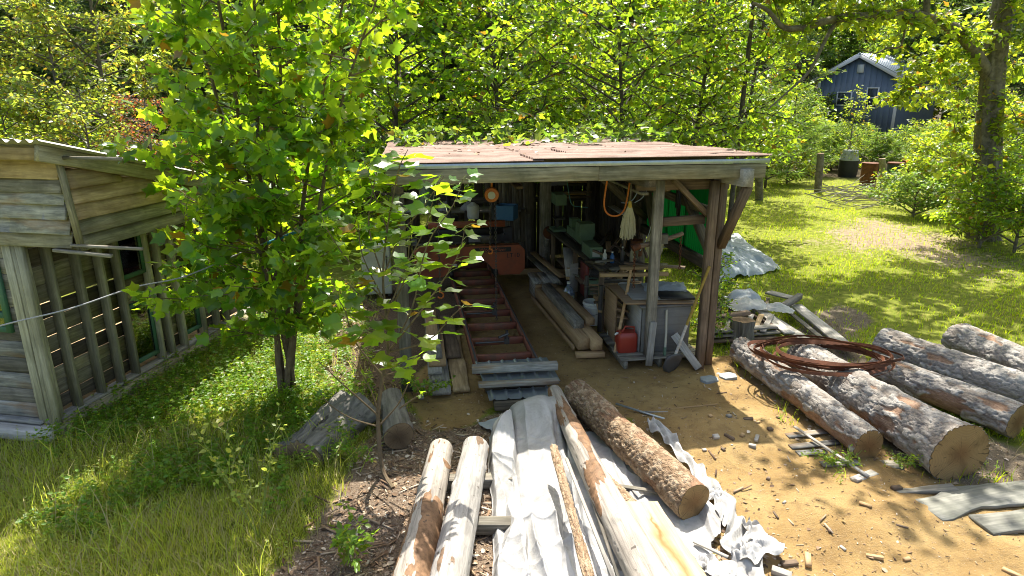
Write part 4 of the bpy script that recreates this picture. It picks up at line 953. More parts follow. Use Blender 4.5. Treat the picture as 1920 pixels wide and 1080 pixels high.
# shovel
sa, sb = SH(1.53, .10, .24), SH(1.88, .07, 1.42)
sv = thing("shovel", "long handled shovel leaning on the corner post, blade on the ground", "shovel", SH(1.50, .05, 0), SHED_RZ)
MB().tube([sa, Vector(sa).lerp(sb, .35)], [.02, .019], 10).build("socket", pale_wood, sv, smooth=True); MB().tube([Vector(sa).lerp(sb, .35), Vector(sa).lerp(sb, .7), sb], .018, 10).build("handle", m_wood("yellow_handle", (.42, .28, .05), (.55, .40, .10), (.3, .2, .05), .3), sv, smooth=True)
bl = MB(); gr = []; nb = 7; dirv = (Vector(sa) - Vector(sb)).normalized(); side = Vector((1, .25, 0)).normalized(); nv = dirv.cross(side).normalized()
outl = [(.03, -.02), (.11, .02), (.12, .10), (.115, .2), (.08, .27), (.0, .30)]
for wx, dz in outl:
    for k in range(nb):
        s = -1 + 2 * k / (nb - 1); gr.append(tuple(Vector(sa) + dirv * dz * .85 + side * s * wx + nv * (-.02 * (1 - s * s)) * -1 + Vector((0, -.01, .02))))
bl.raw(gr, [(i * nb + k, i * nb + k + 1, (i + 1) * nb + k + 1, (i + 1) * nb + k) for i in range(5) for k in range(nb - 1)]); bo = bl.build("blade", steel, sv, smooth=True)
bo.modifiers.new("thick", 'SOLIDIFY').thickness = .003
# hanging things under the roof
p = [D(1140, 325, 8.55), D(1138, 340, 8.55), D(1133, 375, 8.55), D(1134, 392, 8.55), D(1141, 402, 8.55), D(1152, 405, 8.55), D(1163, 402, 8.55), D(1171, 392, 8.55), D(1176, 372, 8.55), D(1181, 340, 8.55), D(1182, 325, 8.55)]
tag(MB().tube(smooth_path(p, 4), .012, 8).build("hanging_hose", orange_paint, smooth=True), "orange hose hung in a loop from the shed roof beside the mop", "hose")
mp = thing("string_mop", "cream string mop hanging upside down with yellow clamp under the roof", "mop", D(1180, 390, 8.5))
top = D(1181, 385, 8.5); b = MB(); r_ = np.random.default_rng(5)
for k in range(150):
    a = r_.uniform(0, 6.28); q = math.sqrt(r_.random()); e = top + Vector((math.cos(a) * .105 * q - .01, math.sin(a) * .06 * q, -.47 + .1 * q * r_.random() + .12 * abs(r_.normal()) * .4))
    m1 = top.lerp(e, .5) + Vector((math.cos(a) * .03 * q, 0, 0)); b.tube([top + Vector((math.cos(a) * .02, math.sin(a) * .02, 0)), m1, e], .0055, 4, cap=False)
b.build("yarn", mop_yarn, mp); MB().lathe([(.012, .06), (.02, .05), (.028, 0), (.028, -.03)], top, 10).build("clamp", yellow_paint, mp); MB().tube([top + Vector((0, 0, .05)), top + Vector((.01, 0, .45))], .012, 8).build("handle", grey_wood, mp)
cw = thing("coiled_cable", "coil of black cable hanging on the green shed wall", "cable coil", SH(2.06, 1.55, 2.0)); b = MB()
for k in range(11):
    o_ = Vector((random.uniform(-.03, .03), random.uniform(-.05, .05), 0)); hh = random.uniform(.22, .34); ww = random.uniform(.05, .12)
    b.tube([SH(2.02, 1.5, 2.36 - hh) + o_ + Vector((.3 * ww * math.cos(a), ww * math.cos(a), hh * math.sin(a))) for a in np.linspace(0, 6.28, 17)[:-1]], .008, 5, closed=True)
b.build("loops", black_rubber, cw); MB().tube([SH(2.0, 1.5, 2.38), SH(2.12, 1.5, 2.40)], .01, 6).build("peg", steel, cw)
for k, (pts_, m, L) in enumerate((([(1190, 325), (1200, 345), (1190, 370), (1178, 380), (1165, 380)], galv, "thin grey wire loop hanging behind the mop"), ([(1216, 325), (1215, 350), (1205, 370), (1190, 380)], galv, "pale cable drooping from the roof right of the mop"), ([(1060, 325), (1064, 345), (1068, 370), (1074, 385), (1090, 388), (1102, 389)], m_plain("teal_hose", (.06, .2, .22), .5), "teal air hose hanging down to the workbench"), ([(1222, 420), (1216, 440), (1206, 460), (1200, 470)], galv, "grey cord hanging behind the inner shed post"))):
    tag(MB().tube(smooth_path([D(x, y, 9.6 if k != 2 else 11) for x, y in pts_], 5), .007, 6).build("electrical_wire", m, smooth=True), L, "cord")
tg = thing("pole_tool", "thick wooden bar with iron end and hook chain tied to the inner post", "pole", D(1240, 448, 8.35))
MB().tube([D(1190, 464, 8.25), D(1240, 452, 8.3), D(1280, 438, 8.4)], [.035, .032, .03], 10).build("bar", brown_wood, tg, smooth=True); MB().tube([D(1186, 466, 8.24), D(1200, 461, 8.26)], .043, 10).build("iron_end", rust, tg); MB().box(D(1241, 447, 8.24), (.14, .1, .12)).build("clamp", steel, tg)
chain("chain", rust, tg, D(1277, 442, 8.38), D(1274, 505, 8.38)); chain("chain", rust, tg, D(1190, 470, 8.25), D(1188, 540, 8.25))
tag(board("steel_plate", D(1146, 386, 9.2), D(1172, 402, 8.9), .12, .008, galv), "bluish steel plate hanging at a slant behind the orange hose", "plate")
# workbench with machines
wb = thing("workbench", "long plank workbench loaded with tools along the right side of the shed", "workbench", SH(1.5, 3.4, 0), SHED_RZ)
for k in range(4): board("bench_plank", SH(1.12 + .2 * k, 1.9 + .05 * k, .92), SH(.98 + .22 * k, 5.0, .92), .19, .045, dark_wood, wb)
for x, y in ((1.1, 2.0), (1.85, 2.0), (1.0, 4.9), (1.8, 4.9), (1.05, 3.4)): board("leg", SH(x, y, 0), SH(x, y, .9), .08, .08, brown_wood, wb, (0, 1, 0))
board("lower_shelf", SH(1.45, 2.0, .35), SH(1.4, 4.9, .35), .7, .03, dark_wood, wb)
def machine(name, label, x, y, z, parts, cat="machine"):
    t = thing(name, label, cat, SH(x, y, z), SHED_RZ)
    for n_, c, d, m in parts: MB().box(SH(x + c[0], y + c[1], z + c[2]), d, SHM.to_3x3()).build(n_, m, t)
    return t
machine("metal_lathe", "green metal lathe on the workbench behind the orange hose", 1.25, 3.9, .945, [("bed", (0, 0, .1), (.22, 1.0, .14), green_paint), ("headstock", (0, -.35, .27), (.26, .3, .22), green_paint), ("tailstock", (0, .36, .24), (.16, .2, .16), green_paint), ("chuck", (0, -.15, .27), (.12, .08, .12), steel)])
machine("drill_press", "grey green drill press standing at the far end of the workbench", 1.05, 4.75, .945, [("base", (0, 0, .03), (.25, .35, .05), green_paint), ("column", (0, .08, .35), (.06, .06, .62), steel), ("head", (0, -.04, .62), (.2, .4, .2), green_paint), ("table", (0, -.05, .25), (.2, .24, .03), steel)])
machine("toolbox", "small green toolbox with pale end on the workbench", 1.15, 2.75, .945, [("body", (0, 0, .08), (.2, .5, .15), green_paint), ("lid", (0, 0, .17), (.21, .51, .03), green_paint), ("label_plate", (0, -.253, .08), (.12, .006, .1), white_plastic)], "toolbox")
for k, (x, y, h, m, L) in enumerate(((1.2, 2.2, .2, white_plastic, "white squeeze bottle standing on the workbench"), (1.32, 2.2, .16, blue_plastic, "small blue bottle standing on the workbench"), (1.5, 2.25, .22, steel, "dark tin can standing on the workbench"), (1.62, 2.15, .24, m_plain("tan_can", (.34, .30, .2), .5), "tan square tin on the workbench by the mop"))):
    q = SH(x, y, .945); t = thing("bottle", L, "bottle", q); MB().lathe([(.03, 0), (.034, .01), (.034, h * .7), (.014, h * .85), (.014, h)], q, 12).build("body", m, t, smooth=True); MB().lathe([(.016, h), (.016, h + .02)], q, 10).build("cap", white_plastic, t)
for k, (a_, b_, wd, th, m, L) in enumerate((((.95, 1.6, .93), (1.95, 1.5, .93), .08, .05, fresh_wood, "yellow plank laid across the front of the workbench"), ((1.3, 1.75, .985), (1.9, 1.7, .985), .14, .04, fresh_wood, "short orange brown board on the end of the workbench"), ((1.05, 2.6, .52), (1.0, 4.2, .52), .2, .04, brown_wood, "brown board stacked under the workbench"), ((1.35, 2.3, .5), (1.3, 4.2, .5), .25, .06, grey_wood, "grey plank stacked under the workbench"), ((.88, 3.6, .35), (.6, 4.9, .5), .12, .03, fresh_wood, "pale strip slanting against the bench leg"), ((.80, 3.5, .25), (.55, 4.9, .42), .14, .03, grey_wood, "grey strip slanting beside the pale strip"), ((.92, 3.1, .5), (1.05, 3.9, .8), .2, .025, pale_wood, "pale board propped under the workbench edge"), ((.95, 3.2, .42), (1.1, 4.0, .68), .2, .025, fresh_wood, "tan board propped below the pale board"), ((1.55, .75, 1.28), (2.0, 2.3, .72), .13, .04, green_wood, "mossy plank sloping down behind the cabinet top"))):
    tb("loose_board", a_, b_, wd, th, m, L, "board")
tb("red_panel", (1.02, 2.45, .55), (1.02, 2.9, .55), .02, .55, m_plain("dark_red_paint", (.16, .02, .015), .5), "dark red panel standing below the workbench", "panel")
tb("plywood_offcut", (.85, 2.95, .5), (1.0, 3.02, .5), .02, .5, grey_board, "grey plywood offcut standing behind the water jug", "plywood")
for k, (x, y, L) in enumerate(((1.02, 1.75, "dark iron pipe standing beside the bucket"), (.95, 2.3, "dark iron pipe standing behind the bucket"))): tag(MB().tube([SH(x, y, 0), SH(x + .01, y + .02, .72)], .035, 10).build("iron_pipe", steel, smooth=True), L, "pipe")
q = SH(1.02, 1.25, .02); t = thing("spray_can", "slim white spray can by the leaning cant hook", "can", q); MB().lathe([(.032, 0), (.034, .005), (.034, .17), (.022, .19)], q, 14).build("body", white_plastic, t, smooth=True); MB().lathe([(.016, .19), (.016, .23), (.01, .235)], q, 10).build("nozzle", m_plain("brown_cap", (.12, .06, .03), .6), t)
pw = thing("pulley_wheel", "rust red pulley wheel mounted on a short round post", "pulley", D(1030, 500, 12.9))
MB().lathe([(.03, -.05), (.12, -.05), (.125, -.02), (.09, 0), (.125, .02), (.12, .05), (.03, .05)], D(1030, 436, 12.8), 22, Mx).build("wheel", rust, pw, smooth=True); MB().tube([G(1018, 507), D(1027, 440, 12.95)], .06, 10).build("post", grey_wood, pw)
bc = thing("plastic_crate", "blue plastic crate on the shelf above the mill", "crate", D(948, 412, 13.0)); c0 = D(950, 397, 13.0)
R3 = Matrix.Rotation(-.3, 3, 'Z')
for n_, c, d in (("front_wall", (0, -.16, 0), (.36, .012, .28)), ("back_wall", (0, .16, 0), (.36, .012, .28)), ("side_wall", (-.18, 0, 0), (.012, .31, .28)), ("side_wall", (.18, 0, 0), (.012, .31, .28)), ("base", (0, 0, -.14), (.36, .32, .012))): MB().box(c0 + R3 @ Vector(c), d, R3).build(n_, m_plain("crate_blue_" + n_, (.08, .22, .38), .5), bc)
sh2 = thing("wall_shelf", "rough plank shelf along the back wall of the shed", "shelf", SH(-.3, 5.9, 0), SHED_RZ)
for z in (.55, 1.18): board("shelf_plank", SH(-1.8, 5.95, z), SH(.6, 5.95, z), .5, .04, grey_wood, sh2)
for x in (-1.75, -.6, .55): board("upright", SH(x, 5.72, 0), SH(x, 5.72, 1.2), .07, .07, dark_wood, sh2, (0, 1, 0))
rag("white_rag", "crumpled white cloth on the shelf above the mill head", SH(-1.05, 5.85, 1.2), .16, .14, .22, tarp_white, 13); rag("white_rag", "pale folded cloth beside the hoist chain on the shelf", SH(-.55, 5.85, 1.2), .15, .12, .16, tarp_white, 15)
MB_ = SH(-1.35, 5.9, 1.2); t = thing("oil_drum_can", "grey green metal canister on the back shelf", "canister", MB_); MB().lathe([(.16, 0), (.17, .02), (.17, .5), (.16, .52), (.05, .55), (.05, .58)], MB_, 20).build("body", green_paint, t, smooth=True); MB().tube([MB_ + Vector((-.1, 0, .54)), MB_ + Vector((-.08, 0, .6)), MB_ + Vector((.08, 0, .6)), MB_ + Vector((.1, 0, .54))], .01, 6).build("handle", steel, t)
for k, (x, y, z, d, m, L) in enumerate(((-.85, 5.85, .57, (.3, .3, .22), black_paint, "black battery box on the lower back shelf"), (-.45, 5.8, .57, (.24, .25, .16), white_plastic, "pale carton on the lower back shelf"), (.15, 5.85, .57, (.34, .3, .25), steel, "dark metal box at the right of the lower shelf"), (-1.4, 5.85, .57, (.4, .3, .28), dark_wood, "dark wooden crate at the left of the lower shelf"))):
    machine("storage_box", L, x, y, z, [("body", (0, 0, d[2] / 2), d, m), ("lid", (0, 0, d[2] + .012), (d[0] + .015, d[1] + .015, .022), m), ("handle", (0, -d[1] / 2 - .012, d[2] * .7), (.1, .02, .025), steel)], "box")
for k in range(9): tb("leaning_plank", (.12 + k * .07, 5.55 + .02 * (k % 3), .02), (.14 + k * .07, 6.2, 2.0 + .12 * math.sin(k * 2.1)), .05, random.uniform(.05, .09), grey_wood if k % 3 else dark_wood, "grey plank leaning upright in the row beside the middle posts", "plank", (1, 0, 0), group="planks leaning against the back wall")
rk = thing("lumber_rack", "rack of horizontal boards at the back right of the shed", "rack", SH(1.5, 6.1, 0), SHED_RZ)
for x in (1.08, 1.95): board("upright", SH(x, 5.9, 0), SH(x, 5.9, 2.2), .08, .08, dark_wood, rk, (0, 1, 0))
for z in (1.35, 1.65, 1.95): board("arm", SH(1.04, 6.05, z), SH(2.0, 6.05, z), .3, .05, dark_wood, rk)
for k in range(7):
    z = 1.40 + .3 * (k // 3) + .05 * (k % 3); tb("rack_board", (1.0 - .1 * random.random(), 5.9 + .09 * (k % 2), z), (2.0, 5.9 + .09 * (k % 2), z), .16, .035, fresh_wood if k % 2 else brown_wood, "brown board lying on the lumber rack at the back of the shed", "board", group="boards on the lumber rack")
for r in range(2):
    for k in range(2): tag(MB().box(SH(1.16 + .21 * k + .03 * r, 5.82, 1.76 + .2 * r), (.195, .18, .19), SHM.to_3x3()).build("concrete_block", concrete), "grey concrete block stacked on the lumber rack", "block", "concrete blocks on the lumber rack")
tag(board("fallen_timber", SH(.2, 5.0, .1), SH(2.0, 4.75, .12), .12, .1, fresh_wood), "yellowish timber on the floor below the workbench", "timber")

# more of the clutter
for k, (x0, x1, z, m) in enumerate(((1.15, 1.3, 2.27, grey_wood), (1.35, 1.42, 2.31, fresh_wood), (1.6, 1.5, 2.25, brown_wood), (1.75, 1.82, 2.3, dark_wood), (-.3, -.2, 2.27, brown_wood), (-1.2, -1.3, 2.3, grey_wood))):
    tb("overhead_board", (x0, .5 + .2 * k, z), (x1, 4.6 - .2 * k, z - .06), .1, .035, m, "long board stored overhead on the roof beams of the shed", "board", group="boards stored under the shed roof")
for k in range(7): tb("propped_stick", (1.62 + .07 * k, 2.6 + .25 * (k % 3), .9), (1.9 + .03 * k, 3.0 + .2 * k, 2.1 - .1 * (k % 4)), .035, .03, (brown_wood, grey_wood, dark_wood)[k % 3], "thin stick propped among the clutter behind the workbench", "stick", (0, 1, 0), group="sticks propped behind the workbench")
for k, (x, y, a_, L, m, Lb) in enumerate(((1.15, 1.75, .2, .8, grey_wood, "grey offcut lying across the workbench end"), (1.45, 2.0, -.5, .9, brown_wood, "brown offcut lying slantwise on the workbench"), (1.6, 2.6, 1.2, 1.1, fresh_wood, "pale offcut lying along the workbench"), (1.3, 3.2, 1.5, 1.3, dark_wood, "dark offcut lying behind the toolbox"))):
    tb("bench_offcut", (x, y, .97 + .02 * k), (x + L * math.cos(a_), y + L * math.sin(a_), .975 + .02 * k), .09, .03, m, Lb, "offcut")
for k, (x, y, z, r_, h, m, Lb) in enumerate(((1.25, 1.95, .36, .09, .2, rust, "rusty tin under the front of the workbench"), (1.5, 2.05, .36, .11, .28, white_plastic, "white tub under the front of the workbench"), (1.72, 2.1, .36, .08, .22, steel, "dark tin under the workbench near the cabinet"), (1.12, 2.5, .36, .1, .25, green_paint, "green tin under the workbench behind the bucket"), (1.72, 2.35, .945, .07, .2, steel, "dark jar on the workbench behind the mop"), (1.85, 2.6, .945, .1, .26, rust, "rusty pail on the workbench by the green wall"))):
    q = SH(x, y, z); t = thing("storage_tin", Lb, "tin", q); MB().lathe([(r_ * .9, 0), (r_, .01), (r_, h), (r_ * .93, h), (r_ * .9, .03)], q, 18).build("body", m, t, smooth=True); MB().tube([q + Vector((r_ * math.cos(a), r_ * .2, h + r_ * .7 * math.sin(a))) for a in np.linspace(0, math.pi, 9)], .004, 5).build("bail", steel, t)
for k in range(6):
    y = 1.55 + .12 * k; tb("rough_batten", (.98 + .03 * (k % 2), y + .4, .40 + .035 * k), (1.85, y + .3, .40 + .035 * k), .09, .028, (brown_wood, fresh_wood, grey_wood)[k % 3], "rough batten piled in the dark below the workbench", "batten", group="battens piled below the workbench")
rs_ = np.random.default_rng(55)
for k in range(26):
    x, y, z = rs_.uniform(1.0, 1.8), rs_.uniform(1.55, 3.4), rs_.choice([.4, .5, .6, .98, 1.02, 1.06]); a_, L = rs_.uniform(0, 3.14), rs_.uniform(.25, .7); d = Vector((math.cos(a_) * L / 2, math.sin(a_) * L / 2, rs_.uniform(-.08, .16)))
    tb("scrap_stick", tuple(Vector((x, y, z)) - d), tuple(Vector((x, y, z)) + d), rs_.uniform(.03, .09), rs_.uniform(.015, .04), (brown_wood, grey_wood, fresh_wood, dark_wood)[k % 4], "%s scrap stick in the jumble %s the workbench" % (("brown", "grey", "yellowish", "dark")[k % 4], "on top of" if z > .9 else "below"), "scrap wood", group="%s scrap sticks %s the workbench" % (("brown", "grey", "yellowish", "dark")[k % 4], "on" if z > .9 else "below"))
rp = thing("rope_coil", "pale rope looped over the rail behind the inner shed post", "rope", SH(1.55, 1.6, 1.5)); b = MB()
for k in range(5):
    ww = .07 + .012 * k; b.tube([SH(1.62, 1.2, 1.62) + Vector((ww * math.cos(a), .02 * k, -.2 + .2 * math.sin(a))) for a in np.linspace(0, 6.28, 15)[:-1]], .009, 6, closed=True)
b.build("loops", mop_yarn, rp)["kind"] = "stuff"; MB().tube([SH(1.62, 1.15, 1.63), SH(1.62, 1.35, 1.63)], .015, 6).build("peg", dark_wood, rp)

# ------------------------------------------------------------------ logs
def worley(u, v, nu, nv, seed):
    """u wraps with period nu; returns F1, F2, cell random"""
    r = np.random.default_rng(seed); J = r.random((nu, nv + 6, 3)); iu = np.floor(u).astype(int); iv = np.floor(v).astype(int)
    f1 = np.full(u.shape, 9.); f2 = np.full(u.shape, 9.); cr = np.zeros(u.shape)
    for a in (-1, 0, 1):
        for b in (-1, 0, 1):
            cu = (iu + a) % nu; cv = np.clip(iv + b + 2, 0, nv + 5); d = np.hypot(iu + a + J[cu, cv, 0] - u, iv + b + J[cu, cv, 1] - v)
            c = d < f1; f2 = np.where(c, f1, np.minimum(f2, d)); cr = np.where(c, J[cu, cv, 2], cr); f1 = np.where(c, d, f1)
    return f1, f2, cr
def log_obj(name, label, p0, p1, r0, r1, style, seed, mat, end_mat=cut_face, group=None, flare=0.0, bend=0.0, res=.012, cutskew=0.0):
    """p0 far end, p1 near end (axis points)"""
    p0, p1 = Vector(p0), Vector(p1); L = (p1 - p0).length; M = frame(p0, p1)
    R = max(r0, r1); nu = int(2 * math.pi * R / res); nv = int(L / res); x = np.linspace(0, L, nv + 1); th = np.linspace(0, 2 * np.pi, nu, endpoint=False)
    TH, XX = np.meshgrid(th, x); rad = r0 + (r1 - r0) * (XX / L) + flare * np.exp(-(L - XX) / .22)
    rad = rad * (1 + .05 * np.sin(TH * 2 + seed + XX * .6) + .03 * np.sin(TH * 3 + seed * 2 - XX) + .035 * (fbm(XX * 2 + seed, np.cos(TH) * 1.5 + 5, seed) - .5) * 2)
    cell = np.zeros_like(TH); peel = np.zeros_like(TH)
    if style in ('pine', 'scaly'):
        cw, cl = (.058, .15) if style == 'pine' else (.034, .05)
        mu = max(6, int(2 * math.pi * R / cw)); mv = int(L / cl) + 2
        wu = TH / (2 * np.pi) * mu + 1.1 * (fbm(XX * 16, np.cos(TH) * R * 30 + 7, seed + 3) - .5); wv = XX / cl + 1.3 * (fbm(XX * 9 + 3, np.sin(TH) * R * 22 + 9, seed + 4) - .5)
        f1, f2, cell = worley(wu % mu, wv, mu, mv, seed); e = np.clip((f2 - f1) / .16, 0, 1); e = e * e * (3 - 2 * e)
        pm = fbm(XX * 2.2 + seed * 3, np.cos(TH) * 1.6 + np.sin(TH) * 1.1 + 8, seed + 21, 5); peel = np.clip((pm - .63) / .03, 0, 1); e = e * (1 - peel); cell = cell * (1 - .0 * peel)
        for kk in range(6):
            kx, kt = np.random.default_rng(seed * 7 + kk).uniform(0, [L, 6.28]); rad += .022 * np.exp(-(((XX - kx) / .06) ** 2 + (((TH - kt + np.pi) % (2 * np.pi) - np.pi) * R / .05) ** 2))
        amp = .022 if style == 'pine' else .016
        rad += amp * (e * (.55 + .7 * cell) - .6) + (.005 if style == 'pine' else .010) * (fbm(XX * 40, TH * R * 40, seed + 6) - .5)
    else:
        for k in range(7):
            kx, kt = np.random.default_rng(seed + k).uniform(0, [L, 6.28]); d2 = ((XX - kx) / .05) ** 2 + (((TH - kt + np.pi) % (2 * np.pi) - np.pi) * R / .04) ** 2
            rad += .014 * np.exp(-d2)
        cr = np.abs(np.sin(TH * 2.5 + 1.2 * (fbm(XX * 1.2, TH * 0 + seed, seed + 9) - .5) * 4)); rad -= .012 * np.clip(1 - cr / .05, 0, 1) * (fbm(XX * 2, TH, seed + 8) > .5)
        rad += .008 * (fbm(XX * 8, TH * R * 12, seed + 5) - .5)
        pm = fbm(XX * 1.7 + seed, np.cos(TH) * 1.3 + np.sin(TH) * .8 + 6, seed + 14, 5); cell = np.clip((pm - (.62 if mat.name.endswith('tan_log') else .68)) / .06, 0, 1); rad += .007 * cell * (.6 + .8 * fbm(XX * 30, TH * R * 30, seed + 15))
        if style == 'old': rad += .22 * R / .25 * (fbm(XX * 2.2, np.cos(TH) * 2 + np.sin(TH) * 1.1 + 4, seed + 12) - .5) + .05 * (fbm(XX * 1.5, TH * R * 22, seed + 13) - .5); rad *= 1 - .25 * np.clip(np.sin(TH), 0, 1)
    yy = np.cos(TH) * rad + bend * np.sin(XX / L * np.pi); zz = np.sin(TH) * rad; xs = XX + cutskew * (np.cos(TH) * rad) * (XX / L) ** 8
    Vv = np.stack([xs, yy, zz], -1).reshape(-1, 3); i = np.arange(nv)[:, None] * nu; k = np.arange(nu)[None]
    F = np.stack([i + k, i + nu + k, i + nu + (k + 1) % nu, i + (k + 1) % nu], -1).reshape(-1, 4)[:, ::-1]
    o = thing(name, label, "log", p0, 0, group)
    obj("bark" if style in ('pine', 'scaly') else "trunk_surface", np_mesh("log", Vv, F, True, {"cell": cell.ravel(), "peel": peel.ravel()}), mat, o, M)
    for e_, idx in (("cut_end", nv), ("cut_end", 0)):
        ring = Vv[idx * nu:(idx + 1) * nu]; c = ring.mean(0); sg = 1 if idx else -1; ro = np.random.default_rng(seed + idx)
        rings = [ring * s + c * (1 - s) + [sg * (.012 * (1 - s) + .003 * ro.random()), 0, 0] for s in (.985, .8, .5, .22)]
        Vc = np.concatenate(rings + [c[None] + [sg * .008, 0, 0]]) - c; nn = nu; FF = []
        for a in range(3): FF.append(np.stack([a * nn + np.arange(nn), a * nn + (np.arange(nn) + 1) % nn, (a + 1) * nn + (np.arange(nn) + 1) % nn, (a + 1) * nn + np.arange(nn)], 1))
        tri = np.stack([3 * nn + np.arange(nn), 3 * nn + (np.arange(nn) + 1) % nn, np.full(nn, 4 * nn)], 1)
        if not idx: FF = [f[:, ::-1] for f in FF]; tri = tri[:, ::-1]
        obj(e_, np_mesh("cut_end", Vc, [np.concatenate(FF), tri]), end_mat, o, M @ Matrix.Translation(Vector([float(q) for q in c])))
    return o
def ext(a, b, k): return a + (b - a) * k
# right-hand pine logs
log_obj("pine_log", "slender grey pine log nearest the sawdust, under the blade coil", G(1388, 655, .19), G(1628, 835, .17), .165, .155, 'pine', 11, pine_bark, bend=.03)
log_obj("pine_log", "thick grey pine log with broad flared sawn end, right of the slender log", G(1500, 668, .22), G(1800, 850, .27), .21, .25, 'pine', 12, pine_bark, flare=.05, bend=-.03)
log_obj("pine_log", "grey pine log in the middle of the row with platy bark", G(1640, 690, .19), G(1908, 790, .19), .18, .19, 'pine', 13, pine_bark, bend=.025)
log_obj("pine_log", "stout brownish pine log with cut end towards the lumber pile", G(1655, 645, .24), ext(G(1655, 645, .24), G(1920, 735, .24), 1.35), .23, .24, 'pine', 14, pine_bark, cut_face_dark, bend=-.04)
log_obj("pine_log", "dark striped pine log farthest out on the lawn side", G(1795, 635, .24), ext(G(1795, 635, .24), G(1920, 690, .24), 2.4), .23, .23, 'pine', 15, pine_bark, cut_face_dark)
# logs before the mill
log_obj("peeled_log", "peeled grey log at the outer left of the white tarp", G(828, 840, .24), ext(G(828, 840, .24), G(775, 1075, .24), 1.3), .105, .135, 'peeled', 21, peeled_tan)
log_obj("peeled_log", "smooth peeled grey log lying against the white tarp edge", G(893, 838, .24), ext(G(893, 838, .24), G(845, 1075, .24), 1.3), .12, .15, 'peeled', 22, peeled_grey)
log_obj("peeled_log", "long thin peeled log with patches of bark crossing the tarp", G(1040, 735, .24), ext(G(1040, 735, .24), G(1215, 1075, .24), 1.2), .085, .15, 'peeled', 23, peeled_tan, bend=-.03)
log_obj("bark_log", "large brown log with scaly bark and fresh sawn end on the tarp", G(1078, 735, .2), G(1302, 940, .2), .15, .165, 'scaly', 24, brown_bark, cutskew=-.1)
log_obj("short_log", "short sawn log with dark round end behind the sapling", G(733, 745, .17), G(748, 818, .15), .12, .15, 'peeled', 25, old_wood, cut_face_dark)
log_obj("rotten_log", "rotten grey hollowed log lying in the weeds behind the sapling", G(660, 768, .1), G(562, 855, .07), .28, .25, 'old', 26, old_wood, cut_face_dark, res=.02)
s0 = G(1395, 660); log_obj("stump", "short upright stump behind the slender pine log", s0 + Vector((.05, .35, -.05)), s0 + Vector((.05, .35, .36)), .17, .15, 'old', 27, old_wood, cut_face_dark)
# bark slabs, plank and sticks on the tarp
def slab(name, label, pa, pb, wd, th, mat, seed, mesh_amp=.012):
    pa, pb = Vector(pa), Vector(pb); L = (pb - pa).length; nv = int(L / .015); nu = 14; x = np.linspace(0, L, nv + 1); s = np.linspace(-1, 1, nu); S, X_ = np.meshgrid(s, x)
    f1, f2, cell = worley((S * 3 + 4) % 12, X_ / .06, 12, int(L / .06) + 2, seed); e = np.clip((f2 - f1) / .25, 0, 1)
    hw = wd / 2 * (1 + .15 * snoise(x, seed, 2.5)[:, None]); yv = S * hw; zv = th * (1 - S ** 2 * .8) + mesh_amp * (e * (.4 + cell) - .5); top = np.stack([X_, yv, zv], -1).reshape(-1, 3); n = len(top); bot = top.copy(); bot[:, 2] = -.004
    i = (np.arange(nv)[:, None] * nu + np.arange(nu - 1)[None]).ravel(); F = np.stack([i, i + nu, i + nu + 1, i + 1], 1)[:, ::-1]
    a = np.arange(nv) * nu; Es = np.concatenate([np.stack([a, a + nu, a + nu + n, a + n], 1), np.stack([a + nu - 1, a + nu - 1 + n, a + 2 * nu - 1 + n, a + 2 * nu - 1], 1)]); c = np.arange(nu - 1); En = np.stack([c, c + n, c + 1 + n, c + 1], 1)
    return tag(obj(name, np_mesh(name, np.concatenate([top, bot]), [np.concatenate([F, Es, En])], True, {"cell": np.concatenate([cell.ravel()] * 2)}), mat, None, frame(pa, pb)), label, "bark slab")
slab("bark_slab", "narrow strip of scaly bark laid lengthwise over the white tarp", G(1038, 838, .36), ext(G(1038, 838, .36), G(1105, 1085, .36), 1.25), .075, .03, brown_bark, 31)
slab("bark_slab", "weathered bark slab lying between the thin log and the large brown log", G(1085, 850, .12), G(1190, 950, .16), .13, .03, brown_bark, 32)
stain_wood, t = newmat("stained_fresh_plank"); N = NT(t); tc = N.n("TexCoord"); sx = N.n("SeparateXYZ"); N.l(tc.outputs['Object'], sx.inputs[0])
g_ = N.noise(N.mapping(tc.outputs['Object'], (1.2, 26, 10)), 1.5, 6, .6, .5); c_ = N.ramp(g_, [(.3, (.40, .29, .15)), (.65, (.56, .45, .28))]).outputs[0]
wv = N.math('ADD', sx.outputs[1], N.math('MULTIPLY', N.math('SUBTRACT', N.noise(N.mapping(tc.outputs['Object'], (2.2, 3, 3)), 1.4, 3), .5), .16))
core = N.ramp(N.math('ABSOLUTE', N.math('ADD', wv, -.0)), [(.0, (1, 1, 1)), (.075, (0, 0, 0))]).outputs[0]
c_ = N.mix(N.math('MULTIPLY', core, N.ramp(sx.outputs[0], [(.2, (0, 0, 0)), (.4, (1, 1, 1))]).outputs[0]), c_, (.25, .145, .05)); red_ = N.ramp(N.math('ABSOLUTE', N.math('ADD', wv, .0)), [(0, (1, 1, 1)), (.014, (0, 0, 0))]).outputs[0]
c_ = N.mix(N.math('MULTIPLY', red_, N.ramp(N.math('ABSOLUTE', N.math('SUBTRACT', sx.outputs[0], .32)), [(.08, (1, 1, 1)), (.22, (0, 0, 0))]).outputs[0]), c_, (.40, .11, .03))
N.out(N.bsdf(c_, .75, 0, .25, N.bump(g_, .3, .005)).outputs[0])
pa = (G(1165, 945, .27) + G(1240, 945, .27)) / 2; pb = (G(1248, 1085, .27) + G(1325, 1085, .27)) / 2
tag(board("sawn_plank", pa, ext(pa, pb, 1.4), .29, .05, stain_wood, None, (.12, 0, 1), live=.012, seg=24), "fresh pale plank with reddish heartwood stain lying on the tarp", "plank")
